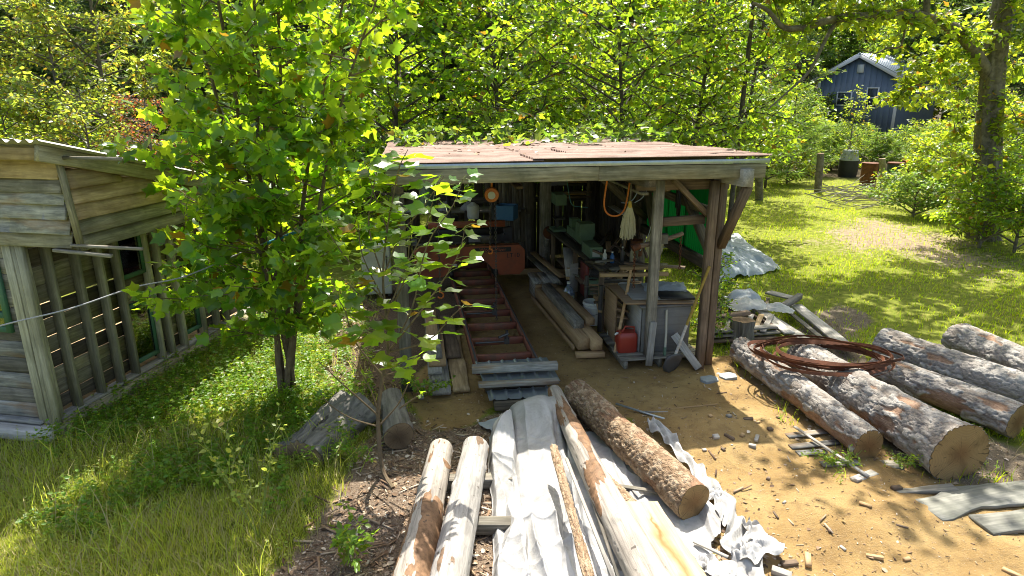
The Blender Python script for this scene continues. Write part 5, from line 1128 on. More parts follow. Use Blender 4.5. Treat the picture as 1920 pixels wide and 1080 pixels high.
for k, (xa, ya, xb, yb_, z, wd, m, L) in enumerate(((1062, 860, 1150, 1085, .26, .03, pale_wood, "thin pale strip between the bark strip and thin log"), (1100, 905, 1160, 1085, .22, .025, grey_wood, "thin grey strip beside the long thin log"), (1300, 1015, 1365, 1045, .06, .03, pale_wood, "short pale stick on the ground below the brown log"), (1155, 757, 1260, 790, .05, .03, galv, "bent grey metal strip behind the brown log"), (1205, 772, 1270, 773, .04, .025, pale_wood, "thin pale stick beside the metal strip"), (1245, 768, 1345, 758, .03, .015, fresh_wood, "long thin yellow stick on the shaded sawdust"), (1080, 900, 1290, 930, .09, .05, grey_wood, "grey batten lying crosswise under the brown log"))):
    gb("stick", G(xa, ya, z), G(xb, yb_, z), wd, .018, m, L, "stick")
for k, (xa, ya, xb, yb_, L) in enumerate(((850, 905, 930, 900, "upper grey cross bearer under the peeled logs"), (815, 985, 940, 985, "lower grey cross bearer under the peeled logs"))): gb("bearer", G(xa - 40, ya, .06), G(xb + 30, yb_, .06), .12, .1, grey_wood, L, "bearer")

# ------------------------------------------------------------------ tarps
def cloth(name, label, corners, nu, nv, zfun, mat, cat="tarp", ragged=.0, seed=0):
    """corners: far-left, far-right, near-right, near-left (x, y)"""
    a, b, c, d = [np.array(p[:2]) for p in corners]; u = np.linspace(0, 1, nu); v = np.linspace(0, 1, nv); U, W = np.meshgrid(u, v)
    eu = .5 + (U - .5) * (1 + ragged * 2 * (fbm(W * 5 + seed, U * 0 + seed, seed) - .5)); ev = .5 + (W - .5) * (1 + ragged * 2 * (fbm(U * 4 + seed, W * 0 + 2, seed + 1) - .5))
    Pq = (a * (1 - eu)[..., None] + b * eu[..., None]) * (1 - ev)[..., None] + (d * (1 - eu)[..., None] + c * eu[..., None]) * ev[..., None]
    x = Pq[..., 0]; y = Pq[..., 1]; z, sxx = zfun(x, y, U, W); x = x + sxx
    Vv = np.stack([x, y, z], -1).reshape(-1, 3); i = (np.arange(nv - 1)[:, None] * nu + np.arange(nu - 1)[None]).ravel()
    return tag(obj(name, np_mesh(name, Vv, np.stack([i, i + nu, i + nu + 1, i + 1], 1), True), mat), label, cat)
def creases(x, y, seed, n, amp, ang0, spread, wmin, wmax, cx_, cy_, ext_):
    r = np.random.default_rng(seed); z = np.zeros_like(x)
    for k in range(n):
        a = ang0 + r.normal(0, spread); px_, py_ = cx_ + r.uniform(-1, 1) * ext_[0], cy_ + r.uniform(-1, 1) * ext_[1]; d = (x - px_) * -math.sin(a) + (y - py_) * math.cos(a); l = (x - px_) * math.cos(a) + (y - py_) * math.sin(a)
        d = d + .05 * (fbm(l * 2 + k, d * 0 + k, seed + k) - .5); w_ = r.uniform(wmin, wmax); fall = np.exp(-(l / r.uniform(.25, .8)) ** 2)
        z += amp * r.uniform(.4, 1) * fall * np.exp(-np.abs(d) / w_) * r.choice([1, 1, -.8])
    return z
def panel_z(seed, hump, amp):
    def f(x, y, U, W):
        ed = np.minimum(np.minimum(U, 1 - U) * 1.0 / .16, np.minimum(W, 1 - W) / .05); ed = np.clip(ed, 0, 1); ed = ed * ed * (3 - 2 * ed)
        z = .05 + hump * np.exp(-(((W - .12) / .13) ** 2)) * np.clip(np.sin(U * 3.1), 0, 1) ** .6 + .09 * fbm(x * 2.1, y * 1.6, seed)
        z += creases(x, y, seed + 1, 26, amp * 1.15, math.pi / 2 + .1, .25, .02, .085, .25, 4.9, (.5, 1.6)) + creases(x, y, seed + 2, 16, amp * .5, .4, .9, .014, .05, .25, 4.9, (.5, 1.6)) + .035 * np.abs(fbm(x * 3.2, y * 2, seed + 3) - .5) + .004 * (fbm(x * 15, y * 15, seed + 4) - .5)
        return gz(x, y) + np.maximum(.012, z * (.25 + .75 * ed) + .02 * (1 - ed) * fbm(x * 6, y * 6, seed + 5)), .06 * (fbm(x * 3, y * 2, seed + 6) - .5)
    return f
cloth("white_tarp", "large crumpled white tarp spread in the middle between the peeled logs", (G(945, 776), G(1052, 766), ext(G(1060, 775), G(1135, 1080), 1.25), ext(G(940, 800), G(965, 1080), 1.25)), 130, 360, panel_z(301, .26, .085), tarp_white, ragged=.06, seed=5)
cloth("white_tarp", "narrow folded white tarp flap along the smooth peeled log", (G(915, 822), G(962, 815), ext(G(985, 815), G(1005, 1080), 1.25), ext(G(915, 825), G(925, 1080), 1.25)), 80, 320, panel_z(341, .22, .09), tarp_white, ragged=.10, seed=6)
cloth("white_tarp", "strip of white tarp showing between the bark strip and the long thin log", (G(1055, 838), G(1085, 830), ext(G(1085, 830), G(1200, 1080), 1.25), ext(G(1055, 838), G(1100, 1080), 1.25)), 70, 300, panel_z(361, .05, .07), tarp_white, ragged=.12, seed=7)
def back_z(x, y, U, W): return .03 + gz(x, y) + .13 * np.exp(-((U - .5) / .3) ** 2) * W + creases(x, y, 311, 14, .04, .1, .5, .02, .05, .1, 6.75, (.5, .3)), 0 * x
cloth("grey_tarp", "shaded grey tarp edge bunched below the metal sheets", (G(895, 790), G(1030, 765), G(1055, 800), G(925, 815)), 70, 40, back_z, tarp_grey, ragged=.08, seed=8)
def under_z(x, y, U, W): return .03 + gz(x, y) + .035 * fbm(x * 3, y * 3, 321) + creases(x, y, 322, 22, .05, 1.9, .5, .015, .05, 1.2, 4.9, (.5, .9)), 0 * x
cloth("white_tarp", "torn dirty white tarp lying under the large brown log", (G(1075, 830), G(1150, 800), G(1350, 970), ext(G(1130, 950), G(1290, 1080), 1.15)), 90, 150, under_z, tarp_white, ragged=.12, seed=12)
def ribbon(name, label, pts_, widths, z0, seed, mat=tarp_white):
    p = smooth_path([G(x, y, z0) for x, y in pts_], 10); n = len(p); r = np.random.default_rng(seed); nu = 12; Vv = np.zeros((n, nu, 3)); wds = np.interp(np.linspace(0, 1, n), np.linspace(0, 1, len(widths)), widths)
    for i in range(n):
        t_ = (p[min(i + 1, n - 1)] - p[max(i - 1, 0)]).normalized(); s_ = Vector((-t_.y, t_.x, 0)); ph = 3 * math.sin(i * .21 + seed)
        for k in range(nu):
            q = -1 + 2 * k / (nu - 1); pt = p[i] + s_ * q * wds[i] * (1 + .25 * math.sin(i * .5 + seed + 2 * q)); Vv[i, k] = (pt.x, pt.y, float(gz(pt.x, pt.y)) + .015 + z0 + .055 * abs(math.sin(q * 2.6 + ph)) + .02 * math.sin(i * .9 + k))
    i = (np.arange(n - 1)[:, None] * nu + np.arange(nu - 1)[None]).ravel()
    return tag(obj(name, np_mesh(name, Vv, np.stack([i, i + nu, i + nu + 1, i + 1], 1), True), mat), label, "tarp")
ribbon("tarp_strip", "twisted white tarp strip running along the right of the brown log", [(1218, 800), (1250, 830), (1290, 870), (1325, 910), (1345, 940)], [.05, .07, .06, .08, .05], .02, 1)
ribbon("tarp_strip", "bunched white tarp strip beyond the sawn end of the brown log", [(1330, 925), (1355, 950), (1375, 990), (1385, 1030), (1405, 1075), (1420, 1110)], [.07, .11, .08, .12, .14, .1], .02, 2)
ribbon("tarp_strip", "flipped up white tarp scrap at the edge of the sawdust", [(1400, 985), (1420, 1010), (1432, 1030), (1400, 1045), (1370, 1040)], [.04, .10, .12, .09, .05], .05, 3)
ribbon("tarp_strip", "small white tarp fold below the sawn plank", [(1300, 1060), (1330, 1062), (1360, 1085), (1380, 1120)], [.06, .1, .12, .1], .03, 4)
def heap(x, y, U, W): return np.maximum(gz(x, y) + .02, .02 + .50 * np.exp(-(((U - .2) / .42) ** 2)) * np.clip(1 - (2 * W - 1) ** 2, 0, 1) ** .5 + creases(x, y, 331, 40, .10, -.5, .5, .02, .06, 4.4, 13.3, (1.2, 1.2)) + .06 * (fbm(x * 2.5, y * 2.5, 333) - .5)), 0 * x
cloth("grey_tarp", "long grey tarp draped over stacked timber beside the shed", (G(1225, 470), G(1380, 440), G(1465, 505), G(1345, 535)), 110, 90, heap, tarp_grey, ragged=.08, seed=21)

# ------------------------------------------------------------------ lumber pile right of the shed
LP = [((1328, 598), (1404, 586), .26, .09, .06, brown_wood, "thick brown board edge on top of the lumber pile"), ((1325, 622), (1455, 612), .20, .12, .03, pale_wood, "pale board at the front of the lumber pile"), ((1330, 630), (1460, 622), .14, .11, .025, grey_wood, "grey board second from the top at the pile front"), ((1325, 640), (1455, 632), .08, .12, .03, brown_wood, "brown board low in the front of the lumber pile"),
      ((1340, 608), (1400, 590), .10, .1, .03, warm_wood, "tan board inside the lumber pile"), ((1365, 600), (1420, 612), .16, .06, .04, brown_wood, "short cross stick in the lumber pile"), ((1400, 585), (1455, 615), .16, .05, .04, brown_wood, "slanting cross stick in the lumber pile"),
      ((1415, 572), (1480, 625), .16, .16, .03, pale_wood, "pale plank slanting across the right of the lumber pile"), ((1445, 595), (1540, 655), .08, .17, .025, pale_wood, "long pale plank running toward the pine logs"), ((1468, 575), (1560, 650), .10, .08, .025, grey_wood, "narrow grey plank between the two long pale planks"), ((1492, 572), (1595, 655), .12, .2, .03, pale_wood, "widest silver plank at the outer edge of the lumber pile"), ((1440, 548), (1490, 560), .16, .2, .03, pale_wood, "broken pale board at the back of the lumber pile"), ((1468, 575), (1500, 555), .24, .09, .09, old_wood, "rotten brown timber chunk on the lumber pile")]
for (a_, b_, z, wd, th, m, L) in LP: gb("pile_board", G(*a_, z), G(*b_, z), wd, th, m, L, "board", live=.004, bow=.004)
for k in range(5):
    gb("pile_bearer", G(1335 + 22 * k, 640, .03), G(1352 + 22 * k, 560, .03), .06, .05, dark_wood, "dark bearer on the ground under the lumber pile", "bearer", group="bearers under the lumber pile")
for k in range(6): gb("pile_lath", G(1345 + 17 * k, 622, .18), G(1352 + 19 * k, 590, .2), .08, .02, pale_wood if k % 2 else warm_wood, "short tan lath lying inside the lumber pile", "lath", group="laths inside the lumber pile")
rag("plastic_sheet", "milky plastic sheet bunched up on the lumber pile", G(1400, 575, .22), .34, .2, .16, plastic_sheet, 33, "plastic sheet", 1.6, .2); rag("plastic_sheet", "white plastic sheet draped over the pale plank on the pile", G(1455, 580, .2), .24, .15, .09, plastic_sheet, 35, "plastic sheet", 1.6, -.4); rag("grey_cloth", "grey cloth heap behind the plastic sheet on the lumber pile", G(1395, 562, .2), .3, .2, .2, tarp_grey, 37)
# blade coil
co = thing("blade_coil", "rusty coil of old bandsaw blades lying on the pine logs", "blade coil", G(1545, 668, .44)); cc = G(1545, 668, .44)
for k in range(9):
    r = np.random.default_rng(400 + k); rx, ry = r.uniform(.60, .86), r.uniform(.36, .56); off = Vector((r.uniform(-.1, .1), r.uniform(-.06, .06), .012 * k - .02)); n = 90; Vv = []; tw = r.uniform(0, 6.28); tilt = r.normal(0, .035)
    for i in range(n):
        a = 2 * math.pi * i / n; px_ = Vector((rx * math.cos(a), ry * math.sin(a), tilt * rx * math.cos(a + tw) + .012 * math.sin(3 * a + tw))) + off; rad_ = Vector((math.cos(a), math.sin(a), 0)); hgt = .02
        tooth = .007 if i % 2 else 0
        for q, h in ((rad_ * .0012, hgt), (rad_ * .0012, -hgt - tooth), (rad_ * -.0012, -hgt - tooth), (rad_ * -.0012, hgt)): Vv.append(tuple(Matrix.Rotation(-.22, 3, 'Z') @ (px_ + q + rad_ * h * .8 * math.sin(a * 1.0 + tw) + Vector((0, 0, h * .75))) + cc))
    F = [(i * 4 + q, ((i + 1) % n) * 4 + q, ((i + 1) % n) * 4 + (q + 1) % 4, i * 4 + (q + 1) % 4) for i in range(n) for q in range(4)]
    MB().raw(Vv, F).build("blade_loop", rust, co)
slab_wood = m_wood('buried_slab_wood', (.13, .13, .11), (.27, .26, .22), (.08, .085, .06), .6)
# slabs, laths and paving at lower right
for k, (a_, b_, z, wd, L) in enumerate((((1735, 955), (1980, 905), .05, .34, "broad weathered slab in front of the thick pine log"), ((1840, 985), (2060, 960), .05, .30, "weathered slab half in the frame beside the sawdust"), ((1560, 870), (1690, 872), .02, .13, "grey board end sticking out from under the pine log"), ((1660, 925), (1790, 915), .03, .1, "grey broken board beside the flared log end"))):
    gb("weathered_slab", G(*a_, z - .035), G(*b_, z), wd, .035, slab_wood if k < 2 else grey_wood, L, "slab", live=.05 if k < 2 else .02, bow=.03 if k < 2 else 0, taper=.75 if k < 2 else 1)
for k, (a_, b_, L) in enumerate((((1475, 817), (1570, 806), "uppermost grey shingle board beside the slender log"), ((1482, 838), (1575, 828), "second grey shingle board beside the slender log"), ((1495, 850), (1550, 846), "third grey shingle board beside the slender log"), ((1540, 870), (1610, 868), "lowest grey shingle board by the green sprout"), ((1600, 900), (1640, 885), "small grey board under the long lath tip"))): gb("shingle_board", G(*a_, .02), G(*b_, .03), .09, .015, bluegrey_wood, L, "board")
gb("long_lath", G(1490, 800, .08), G(1628, 893, .05), .035, .018, pale_wood, "long grey lath leaning over the shingle boards", "lath"); gb("thin_lath", G(1493, 892, .015), G(1543, 935, .015), .02, .012, pale_wood, "thin pale lath lying alone on the sawdust", "lath")
for x, y, L in ((1330, 712, "bluish flat paving stone at the foot of the shed post"), (1365, 706, "smaller flat stone beside the paving stone")):
    p_ = G(x, y, .012); M = Matrix.Translation(p_) @ Matrix.Rotation(.4, 4, 'Z'); tag(MB().prism([(-.1, -.07), (.07, -.09), (.12, .0), (.08, .08), (-.07, .09), (-.12, .02)], -.03, .018).build("paving_stone", m_plain("bluestone%d" % x, (.30, .34, .36), .7, 0, .3, (.2, .2, .18), .5, 9), None, M), L, "stone")
OFF = [(1294, 862, .10, .05, .9), (1341, 832, .06, .05, .2), (1366, 832, .11, .035, 2.2), (1390, 828, .05, .04, 1.0), (1365, 795, .05, .045, .4), (1402, 795, .10, .035, .1), (1420, 800, .07, .03, .6), (1418, 830, .12, .04, 1.1), (1443, 812, .05, .05, .3), (1330, 800, .04, .04, .5), (1410, 842, .07, .04, 2.6), (1480, 1055, .13, .05, .2), (1515, 1050, .16, .045, 1.2), (1465, 1075, .14, .06, 2.7), (1690, 995, .09, .02, 2.6), (1620, 960, .10, .03, 2.4), (1865, 1000, .10, .02, 1.9), (1455, 965, .10, .02, 1.6), (1640, 1045, .12, .03, 2.7), (1605, 905, .07, .06, .5), (1680, 920, .09, .05, .2), (1900, 1075, .14, .04, 2.2), (1320, 850, .04, .03, .2), (1355, 850, .05, .03, 1.9), (1290, 880, .04, .03, 1.2), (1470, 945, .04, .02, .7), (1555, 1000, .05, .03, 1.4), (1700, 1050, .06, .03, .3), (1580, 1030, .05, .025, 2.0), (1440, 900, .04, .03, .9)]
for k, (x, y, L_, w_, a_) in enumerate(OFF):
    p_ = G(x, y); z = float(gz(p_.x, p_.y)) + w_ * .3; d = Vector((math.cos(a_), math.sin(a_), random.uniform(-.12, .12))) * L_ / 2; p_.z = z
    tag(board("wood_offcut", p_ - d, p_ + d, w_, w_ * random.uniform(.5, .9), (fresh_wood, pale_wood, brown_wood)[k % 3], None, (random.uniform(-.3, .3), random.uniform(-.3, .3), 1), seg=1), "%s %s offcut lying on the golden sawdust" % ("long" if L_ > .09 else "short", ("yellowish", "pale grey", "dark brown")[k % 3]), "offcut", "%s %s offcuts on the sawdust" % ("long" if L_ > .09 else "short", ("yellowish", "pale grey", "dark brown")[k % 3]))

# bark flakes shed around the logs, dead leaves on the roof
def flake_s(n, r):
    segs = [(G(1078, 735), G(1302, 960)), (G(1388, 660), G(1640, 860)), (G(1040, 745), G(1150, 960)), (G(1520, 690), G(1800, 890)), (G(1302, 960), G(1420, 1080))]
    k = r.integers(0, len(segs), n); u = r.random(n); a = np.array([tuple(s_[0]) for s_ in segs])[k]; b = np.array([tuple(s_[1]) for s_ in segs])[k]; p = a + (b - a) * u[:, None] + r.normal(0, .2, (n, 3)); return p[:, 0], p[:, 1]
flat_scatter("bark_flakes", "loose brown bark flakes shed around the brown log and pine logs", "bark flakes", 3800, flake_s, OVAL, .015, .075, 14, litter_mat, .35)
r = np.random.default_rng(15); n = 320; lx = r.uniform(XL, XR, n); ly = YB * (1 - r.random(n) ** 1.6 * .95); a = r.uniform(0, 6.28, n)
pw_ = np.array([tuple(SH(x, y, roof_z(y) + .115)) for x, y in zip(lx, ly)])
tag(obj("roof_leaf_litter", scatter_mesh("roof_leaf_litter", OVAL, pw_, rot_frames(np.stack([np.cos(a), np.sin(a), r.normal(0, .1, n)], 1), np.stack([r.normal(0, .25, n), r.normal(0, .25, n), np.ones(n)], 1)), r.uniform(.04, .10, n)), litter_mat), "dead brown leaves scattered over the rusty shed roof", "leaf litter", kind="stuff")
# ------------------------------------------------------------------ blue house, barrels, fence posts
BO = D(1675, 236, 47.0); BO.z = 0.0; BRZ = math.radians(-50)
bh = thing("blue_house", "slate blue gabled outbuilding with white trim and metal roof beyond the pines", "house", BO, BRZ)
BM = Matrix.Translation(BO) @ Matrix.Rotation(BRZ, 4, 'Z')
def bb(name, a, b, wd, th, mat, up=(0, 0, 1), parent=None): return board(name, BM @ Vector(a), BM @ Vector(b), wd, th, mat, parent or bh, BM.to_3x3() @ Vector(up), seg=1)
GW, GL, EH, AH = 5.6, 7.0, 4.35, 5.85           # gable runs along local -x, length along local +y
j = 0; x = 0.0
while x > -GW + .01:
    top = EH + (AH - EH) * (1 - abs(x - .2 + GW / 2) / (GW / 2)) ; bb("siding_panel", (x - .2, 0, -.1), (x - .2, 0, top - .04), .39, .03 + .012 * (j % 2), house_blue, (0, 1, 0)); x -= .4; j += 1
bb("side_wall", (-.03, .05, EH / 2), (-.03, GL, EH / 2), .04, EH, house_blue); bb("side_wall", (-GW + .03, .05, EH / 2), (-GW + .03, GL, EH / 2), .04, EH, house_blue); bb("back_wall", (-GW, GL, EH / 2), (0, GL, EH / 2), .04, EH, house_blue)
for xx in (-.05, -GW + .05): bb("corner_trim", (xx, -.04, -.1), (xx, -.04, EH), .2, .05, white_wall, (0, 1, 0))
sl = math.atan2(AH - EH, GW / 2)
for s in (0, 1):
    xa = .35 if s == 0 else -GW - .35; za = EH - .35 * math.tan(sl); xm = -GW / 2
    bb("rake_trim", (xa, -.32, za + .02), (xm, -.32, AH + .02), .05, .24, white_wall, (0, 0, 1))
    p = int(round((GL + .7) / .45))
    for k in range(p):
        y = -.33 + k * .45; bb("roof_panel", (xa, y + .22, za + .16), (xm, y + .22, AH + .16), .44, .03, galv); bb("roof_rib", (xa, y + .0, za + .19), (xm, y + .0, AH + .19), .04, .05, galv)
def bwin(x0, x1, z0, z1):
    o = bpy.data.objects.new("window", None); link(o, bh, BM @ Matrix.Translation(((x0 + x1) / 2, -.05, z0)))
    for a, b in (((x0, -.06, z0), (x1, -.06, z0)), ((x0, -.06, z1), (x1, -.06, z1)), ((x0, -.06, (z0 + z1) / 2), (x1, -.06, (z0 + z1) / 2))): bb("frame", a, b, .06, .09, white_wall, (0, 0, 1), o)
    for xx in (x0, x1): bb("frame", (xx, -.062, z0 - .04), (xx, -.062, z1 + .04), .09, .06, white_wall, (0, 1, 0), o)
    bb("pane", (x0, -.045, (z0 + z1) / 2), (x1, -.045, (z0 + z1) / 2), .02, z1 - z0, m_plain("dark_pane%.1f" % x0, (.05, .06, .07), .1), (0, 0, 1), o)
bwin(-2.05, -1.3, 2.35, 3.7); bwin(-4.1, -3.1, 2.5, 3.4)
o = bb("gable_vent", (-2.95, -.06, 5.0), (-2.5, -.06, 5.0), .06, .55, white_wall)
def barrel(name, label, base, r, h, parts, group=None):
    t = thing(name, label, "barrel", base, 0, group)
    for nm, z0, z1, m, rr in parts:
        n = 5; prof = []
        for k in range(n + 1):
            f = k / n; z = z0 + (z1 - z0) * f; prof.append((rr(z), z))
        MB().lathe(prof, base, 24).build(nm, m, t, smooth=True)
    return t
def bulge(r): return lambda z: r * (1 + .06 * math.sin(min(max(z / .9, 0), 1) * math.pi)) + (.012 if abs(z - .3) < .02 or abs(z - .6) < .02 else 0)
b1 = G(1588, 330); b1.z = -.03
barrel("rain_barrel", "black barrel with a grey upturned tub on top, behind the fence posts", b1, .36, 1.1, [("drum", 0, .72, black_rubber, bulge(.36)), ("tub", .72, 1.12, m_plain("grey_tub", (.42, .43, .44), .5), lambda z: .37 - .06 * (z - .72) / .4), ("tub_rim", .70, .75, m_plain("grey_rim", (.4, .41, .42), .5), lambda z: .385)])
b2 = G(1626, 348); b2.z = -.03
barrel("steel_drum", "rusty brown steel drum right of the black barrel", b2, .29, .88, [("drum", 0, .88, rust, lambda z: .29 + (.014 if .28 < z < .33 or .56 < z < .62 else 0)), ("rim", .86, .9, rust, lambda z: .302)])
b3 = G(1682, 348) + Vector((.0, .3, 0)); b3.z = -.03
barrel("dark_drum", "dark green drum half hidden by the vine shrub", b3, .3, .88, [("drum", 0, .85, m_plain("drum_dark", (.03, .05, .045), .5), bulge(.28)), ("rim", .83, .88, rust, lambda z: .305)])
b4 = G(1705, 345) + Vector((.2, .5, 0)); b4.z = -.03
barrel("steel_drum", "rusty brown steel drum deepest in the vine shrub", b4, .29, .9, [("drum", 0, .88, rust, lambda z: .29 + (.014 if .28 < z < .33 or .56 < z < .62 else 0)), ("rim", .86, .9, rust, lambda z: .302)])
for x, y, ty, Lb in ((1425, 374, 288, "round fence post nearest the shed roof corner"), (1533, 361, 288, "round fence post left of the black barrel"), (1658, 352, 298, "round fence post between the rusty and dark drums")):
    p_ = G(x, y); q_ = D(x + (6 if x == 1533 else -4), ty, p_.y); t = thing("fence_post", Lb, "post", p_); MB().tube([p_ - Vector((0, 0, .2)), p_.lerp(q_, .5), q_], [.13, .125, .115], 12).build("post", trunk_bark_grey if x != 1658 else green_wood, t, smooth=True); MB().lathe([(.112, 0), (.1, .012), (.02, .015)], q_, 12).build("sawn_top", cut_face_dark, t)

# ------------------------------------------------------------------ trees
def tree_skeleton(r, base, height, trunk_r, crown_z0, radius, nlimb, up=.5, lean=(0, 0), sub=4, wob=.05):
    """trunk polyline, limb polylines (with radii), twig sample points"""
    base = np.array(base, float); n = 9; t = np.linspace(0, 1, n); tr = np.stack([base[0] + lean[0] * t + wob * height * .3 * np.sin(t * 3 + r.uniform(0, 6)) * t, base[1] + lean[1] * t + wob * height * .3 * np.sin(t * 2.6 + r.uniform(0, 6)) * t, base[2] + height * t], 1)
    rad = trunk_r * (1 - .85 * t) + .008; limbs = []; twigs = []
    for k in range(nlimb):
        f = crown_z0 + (1 - crown_z0) * ((k + r.random()) / nlimb) ** .9 * .97; o = np.array([np.interp(f, t, tr[:, c]) for c in range(3)]); a = k * 2.4 + r.uniform(-.5, .5); s = radius * (1.1 - .75 * ((f - crown_z0) / (1 - crown_z0)) ** 1.3) * r.uniform(.65, 1.15)
        d = np.array([math.cos(a), math.sin(a), up * r.uniform(.5, 1.3)]); m = 6; u = np.linspace(0, 1, m); L = o[None] + d[None] * (s * u)[:, None]; L[:, 2] += .12 * s * u * u * r.uniform(-1.2, .6); L += r.normal(0, .03 * s, (m, 3)) * u[:, None]
        limbs.append((L, np.interp(f, t, rad) * .55 * (1 - .85 * u) + .004))
        for q in range(sub):
            g = r.uniform(.25, 1); o2 = np.array([np.interp(g, u, L[:, c]) for c in range(3)]); a2 = a + r.uniform(-1.3, 1.3); s2 = s * .45 * r.uniform(.5, 1.2); d2 = np.array([math.cos(a2), math.sin(a2), r.uniform(-.2, .8)]); L2 = o2[None] + d2[None] * (s2 * np.linspace(0, 1, 4))[:, None]; L2[:, 2] -= .1 * s2 * np.linspace(0, 1, 4) ** 2
            limbs.append((L2, np.linspace(.012, .004, 4) * max(.5, min(2, radius / 2)))); twigs.append(L2)
        twigs.append(L[2:])
    return tr, rad, limbs, twigs
def leaves_on(r, twigs, n, spread, size, flat=1.2):
    wts = np.array([np.linalg.norm(np.diff(T, axis=0), axis=1).sum() for T in twigs]); idx = r.choice(len(twigs), n, p=wts / wts.sum()); pos = np.zeros((n, 3)); fw = np.zeros((n, 3))
    for j in range(len(twigs)):
        m = idx == j; k = m.sum()
        if not k: continue
        T = twigs[j]; u = r.random(k) ** .8 * (len(T) - 1); i = np.minimum(u.astype(int), len(T) - 2); f = (u - i)[:, None]; pos[m] = T[i] * (1 - f) + T[i + 1] * f; fw[m] = (T[i + 1] - T[i]) / (np.linalg.norm(T[i + 1] - T[i], axis=1, keepdims=True) + 1e-9)
    off = rand_dirs(n, r); off[:, 2] *= .6; pos += off * spread * r.random((n, 1)) ** .6; f2 = fw * .5 + off * .9 + r.normal(0, .2, (n, 3)); f2[:, 2] -= .15
    R = rot_frames(f2, rand_dirs(n, r, flat)); R[:, :, 2] *= r.uniform(.1, 2.6, (n, 1))
    return pos, R, size * r.uniform(.5, 1.25, n)
def wood_mesh(lines, n=6):
    b = MB()
    for L, rd in lines: b.tube([tuple(p) for p in L], list(rd), n, cap=False)
    return b
def plant_tree(name, label, cat, base, height, trunk_r, crown_z0, radius, nlimb, nleaf, lsize, tmpl, lmat, bmat, seed, group=None, spread=.25, up=.5, sub=4, parts=0, lean=(0, 0), flat=1.2, tn=8, wob=.05):
    r = np.random.default_rng(seed); t = thing(name, label, cat, base, 0, group); tr, rad, limbs, twigs = tree_skeleton(r, base, height, trunk_r, crown_z0, radius, nlimb, up, lean, sub, wob)
    wood_mesh([(tr, rad)], 10).build("trunk", bmat, t, smooth=True); wood_mesh(limbs, 5).build("branches", bmat, t, smooth=True)
    pos, R, s = leaves_on(r, twigs, nleaf, spread, lsize, flat); split_leaves(t, tmpl, pos, R, s, lmat, parts)
    return t
LEAF_ME = {}
def split_leaves(t, tmpl, pos, R, s, lmat, parts):
    """the leaves that show largest become parts, the rest one mass"""
    sel = np.zeros(len(pos), bool)
    if parts:
        x, y, d = to_px(pos); inn = (x > 0) & (x < 1920) & (y > 0) & (y < 1080) & (d > .3); sc_ = np.where(inn, s / np.maximum(d, .3), 0); sel[np.argsort(-sc_)[:parts]] = True; sel &= inn
        key = (id(tmpl), lmat.name)
        if key not in LEAF_ME:
            me = bpy.data.meshes.new("leaf"); me.from_pydata([tuple(p) for p in tmpl[0]], [], [tuple(f) for f in tmpl[1]]); me.update(); me.materials.append(lmat); LEAF_ME[key] = me
        for i in np.nonzero(sel)[0]:
            M = Matrix([[*(R[i, a] * s[i]), pos[i, a]] for a in range(3)] + [[0, 0, 0, 1]]); obj("leaf", LEAF_ME[key], None, t, M)
    if (~sel).any(): tag(obj("crown", scatter_mesh("crown", tmpl, pos[~sel], R[~sel], s[~sel]), lmat, t), kind="stuff")
# the young multi-stemmed tulip poplar
pb_ = G(540, 742); r = np.random.default_rng(77)
pop = thing("tulip_poplar", "young multi stemmed tulip poplar with large lobed leaves beside the plank building", "tree", pb_)
lines = []; twigs = []
for k, (dx, dy, h) in enumerate(((-.6, -.45, 4.9), (-.4, -.4, 6.0), (.15, -.3, 6.3), (.7, -.3, 5.8), (1.35, -.3, 4.4), (.1, -.2, 5.6), (1.15, -.2, 5.0))):
    o = np.array([pb_.x + .07 * math.cos(k * 1.3), pb_.y + .07 * math.sin(k * 1.3), -.03]); u = np.linspace(0, 1, 12); st_ = o[None] + np.stack([dx * u ** 1.35 + .03 * np.sin(u * 9 + k), dy * u ** 1.3 + .03 * np.cos(u * 8 + k), h * u], 1); lines.append((st_, .034 * (1 - .85 * u) + .004))
    nb = 22
    for q in range(nb):
        f = .16 + .84 * (q + r.random()) / nb; p0 = np.array([np.interp(f, u, st_[:, c]) for c in range(3)]); a = q * 2.4 + k + r.uniform(-.4, .4); s = (1.5 - 1.0 * f) * r.uniform(.6, 1.15) * (1.0 if f > .2 else .6) * (1 - .35 * max(0, -math.cos(a)) * (k < 2)) * (1 - .78 * max(0, math.sin(a))); d = np.array([math.cos(a), math.sin(a), r.uniform(.25, .75)]); v = np.linspace(0, 1, 6); L = p0[None] + d[None] * (s * v)[:, None]; L[:, 2] -= .08 * s * v ** 2; lines.append((L, .011 * (1 - .75 * v)))
        twigs.append(L[1:])
        for e in range(2): 
            g = r.uniform(.3, .8); p2 = np.array([np.interp(g, v, L[:, c]) for c in range(3)]); a2 = a + r.choice([-1, 1]) * r.uniform(.4, .9); L2 = p2[None] + np.array([math.cos(a2), math.sin(a2), r.uniform(.1, .6)])[None] * (s * .5 * np.linspace(0, 1, 4))[:, None]; lines.append((L2, np.linspace(.006, .003, 4))); twigs.append(L2)
wood_mesh(lines, 6).build("stems", sapling_bark, pop, smooth=True)
pos, R, s = leaves_on(r, twigs, 5400, .14, .125, .55); kp = (pos[:, 0] > -3.85 + .35 * (pos[:, 2] < 1.4)) & (pos[:, 1] < 8.2); pos, R, s = pos[kp], R[kp], s[kp]; split_leaves(pop, TULIP, pos, R, s, tulip_leaf, 300)
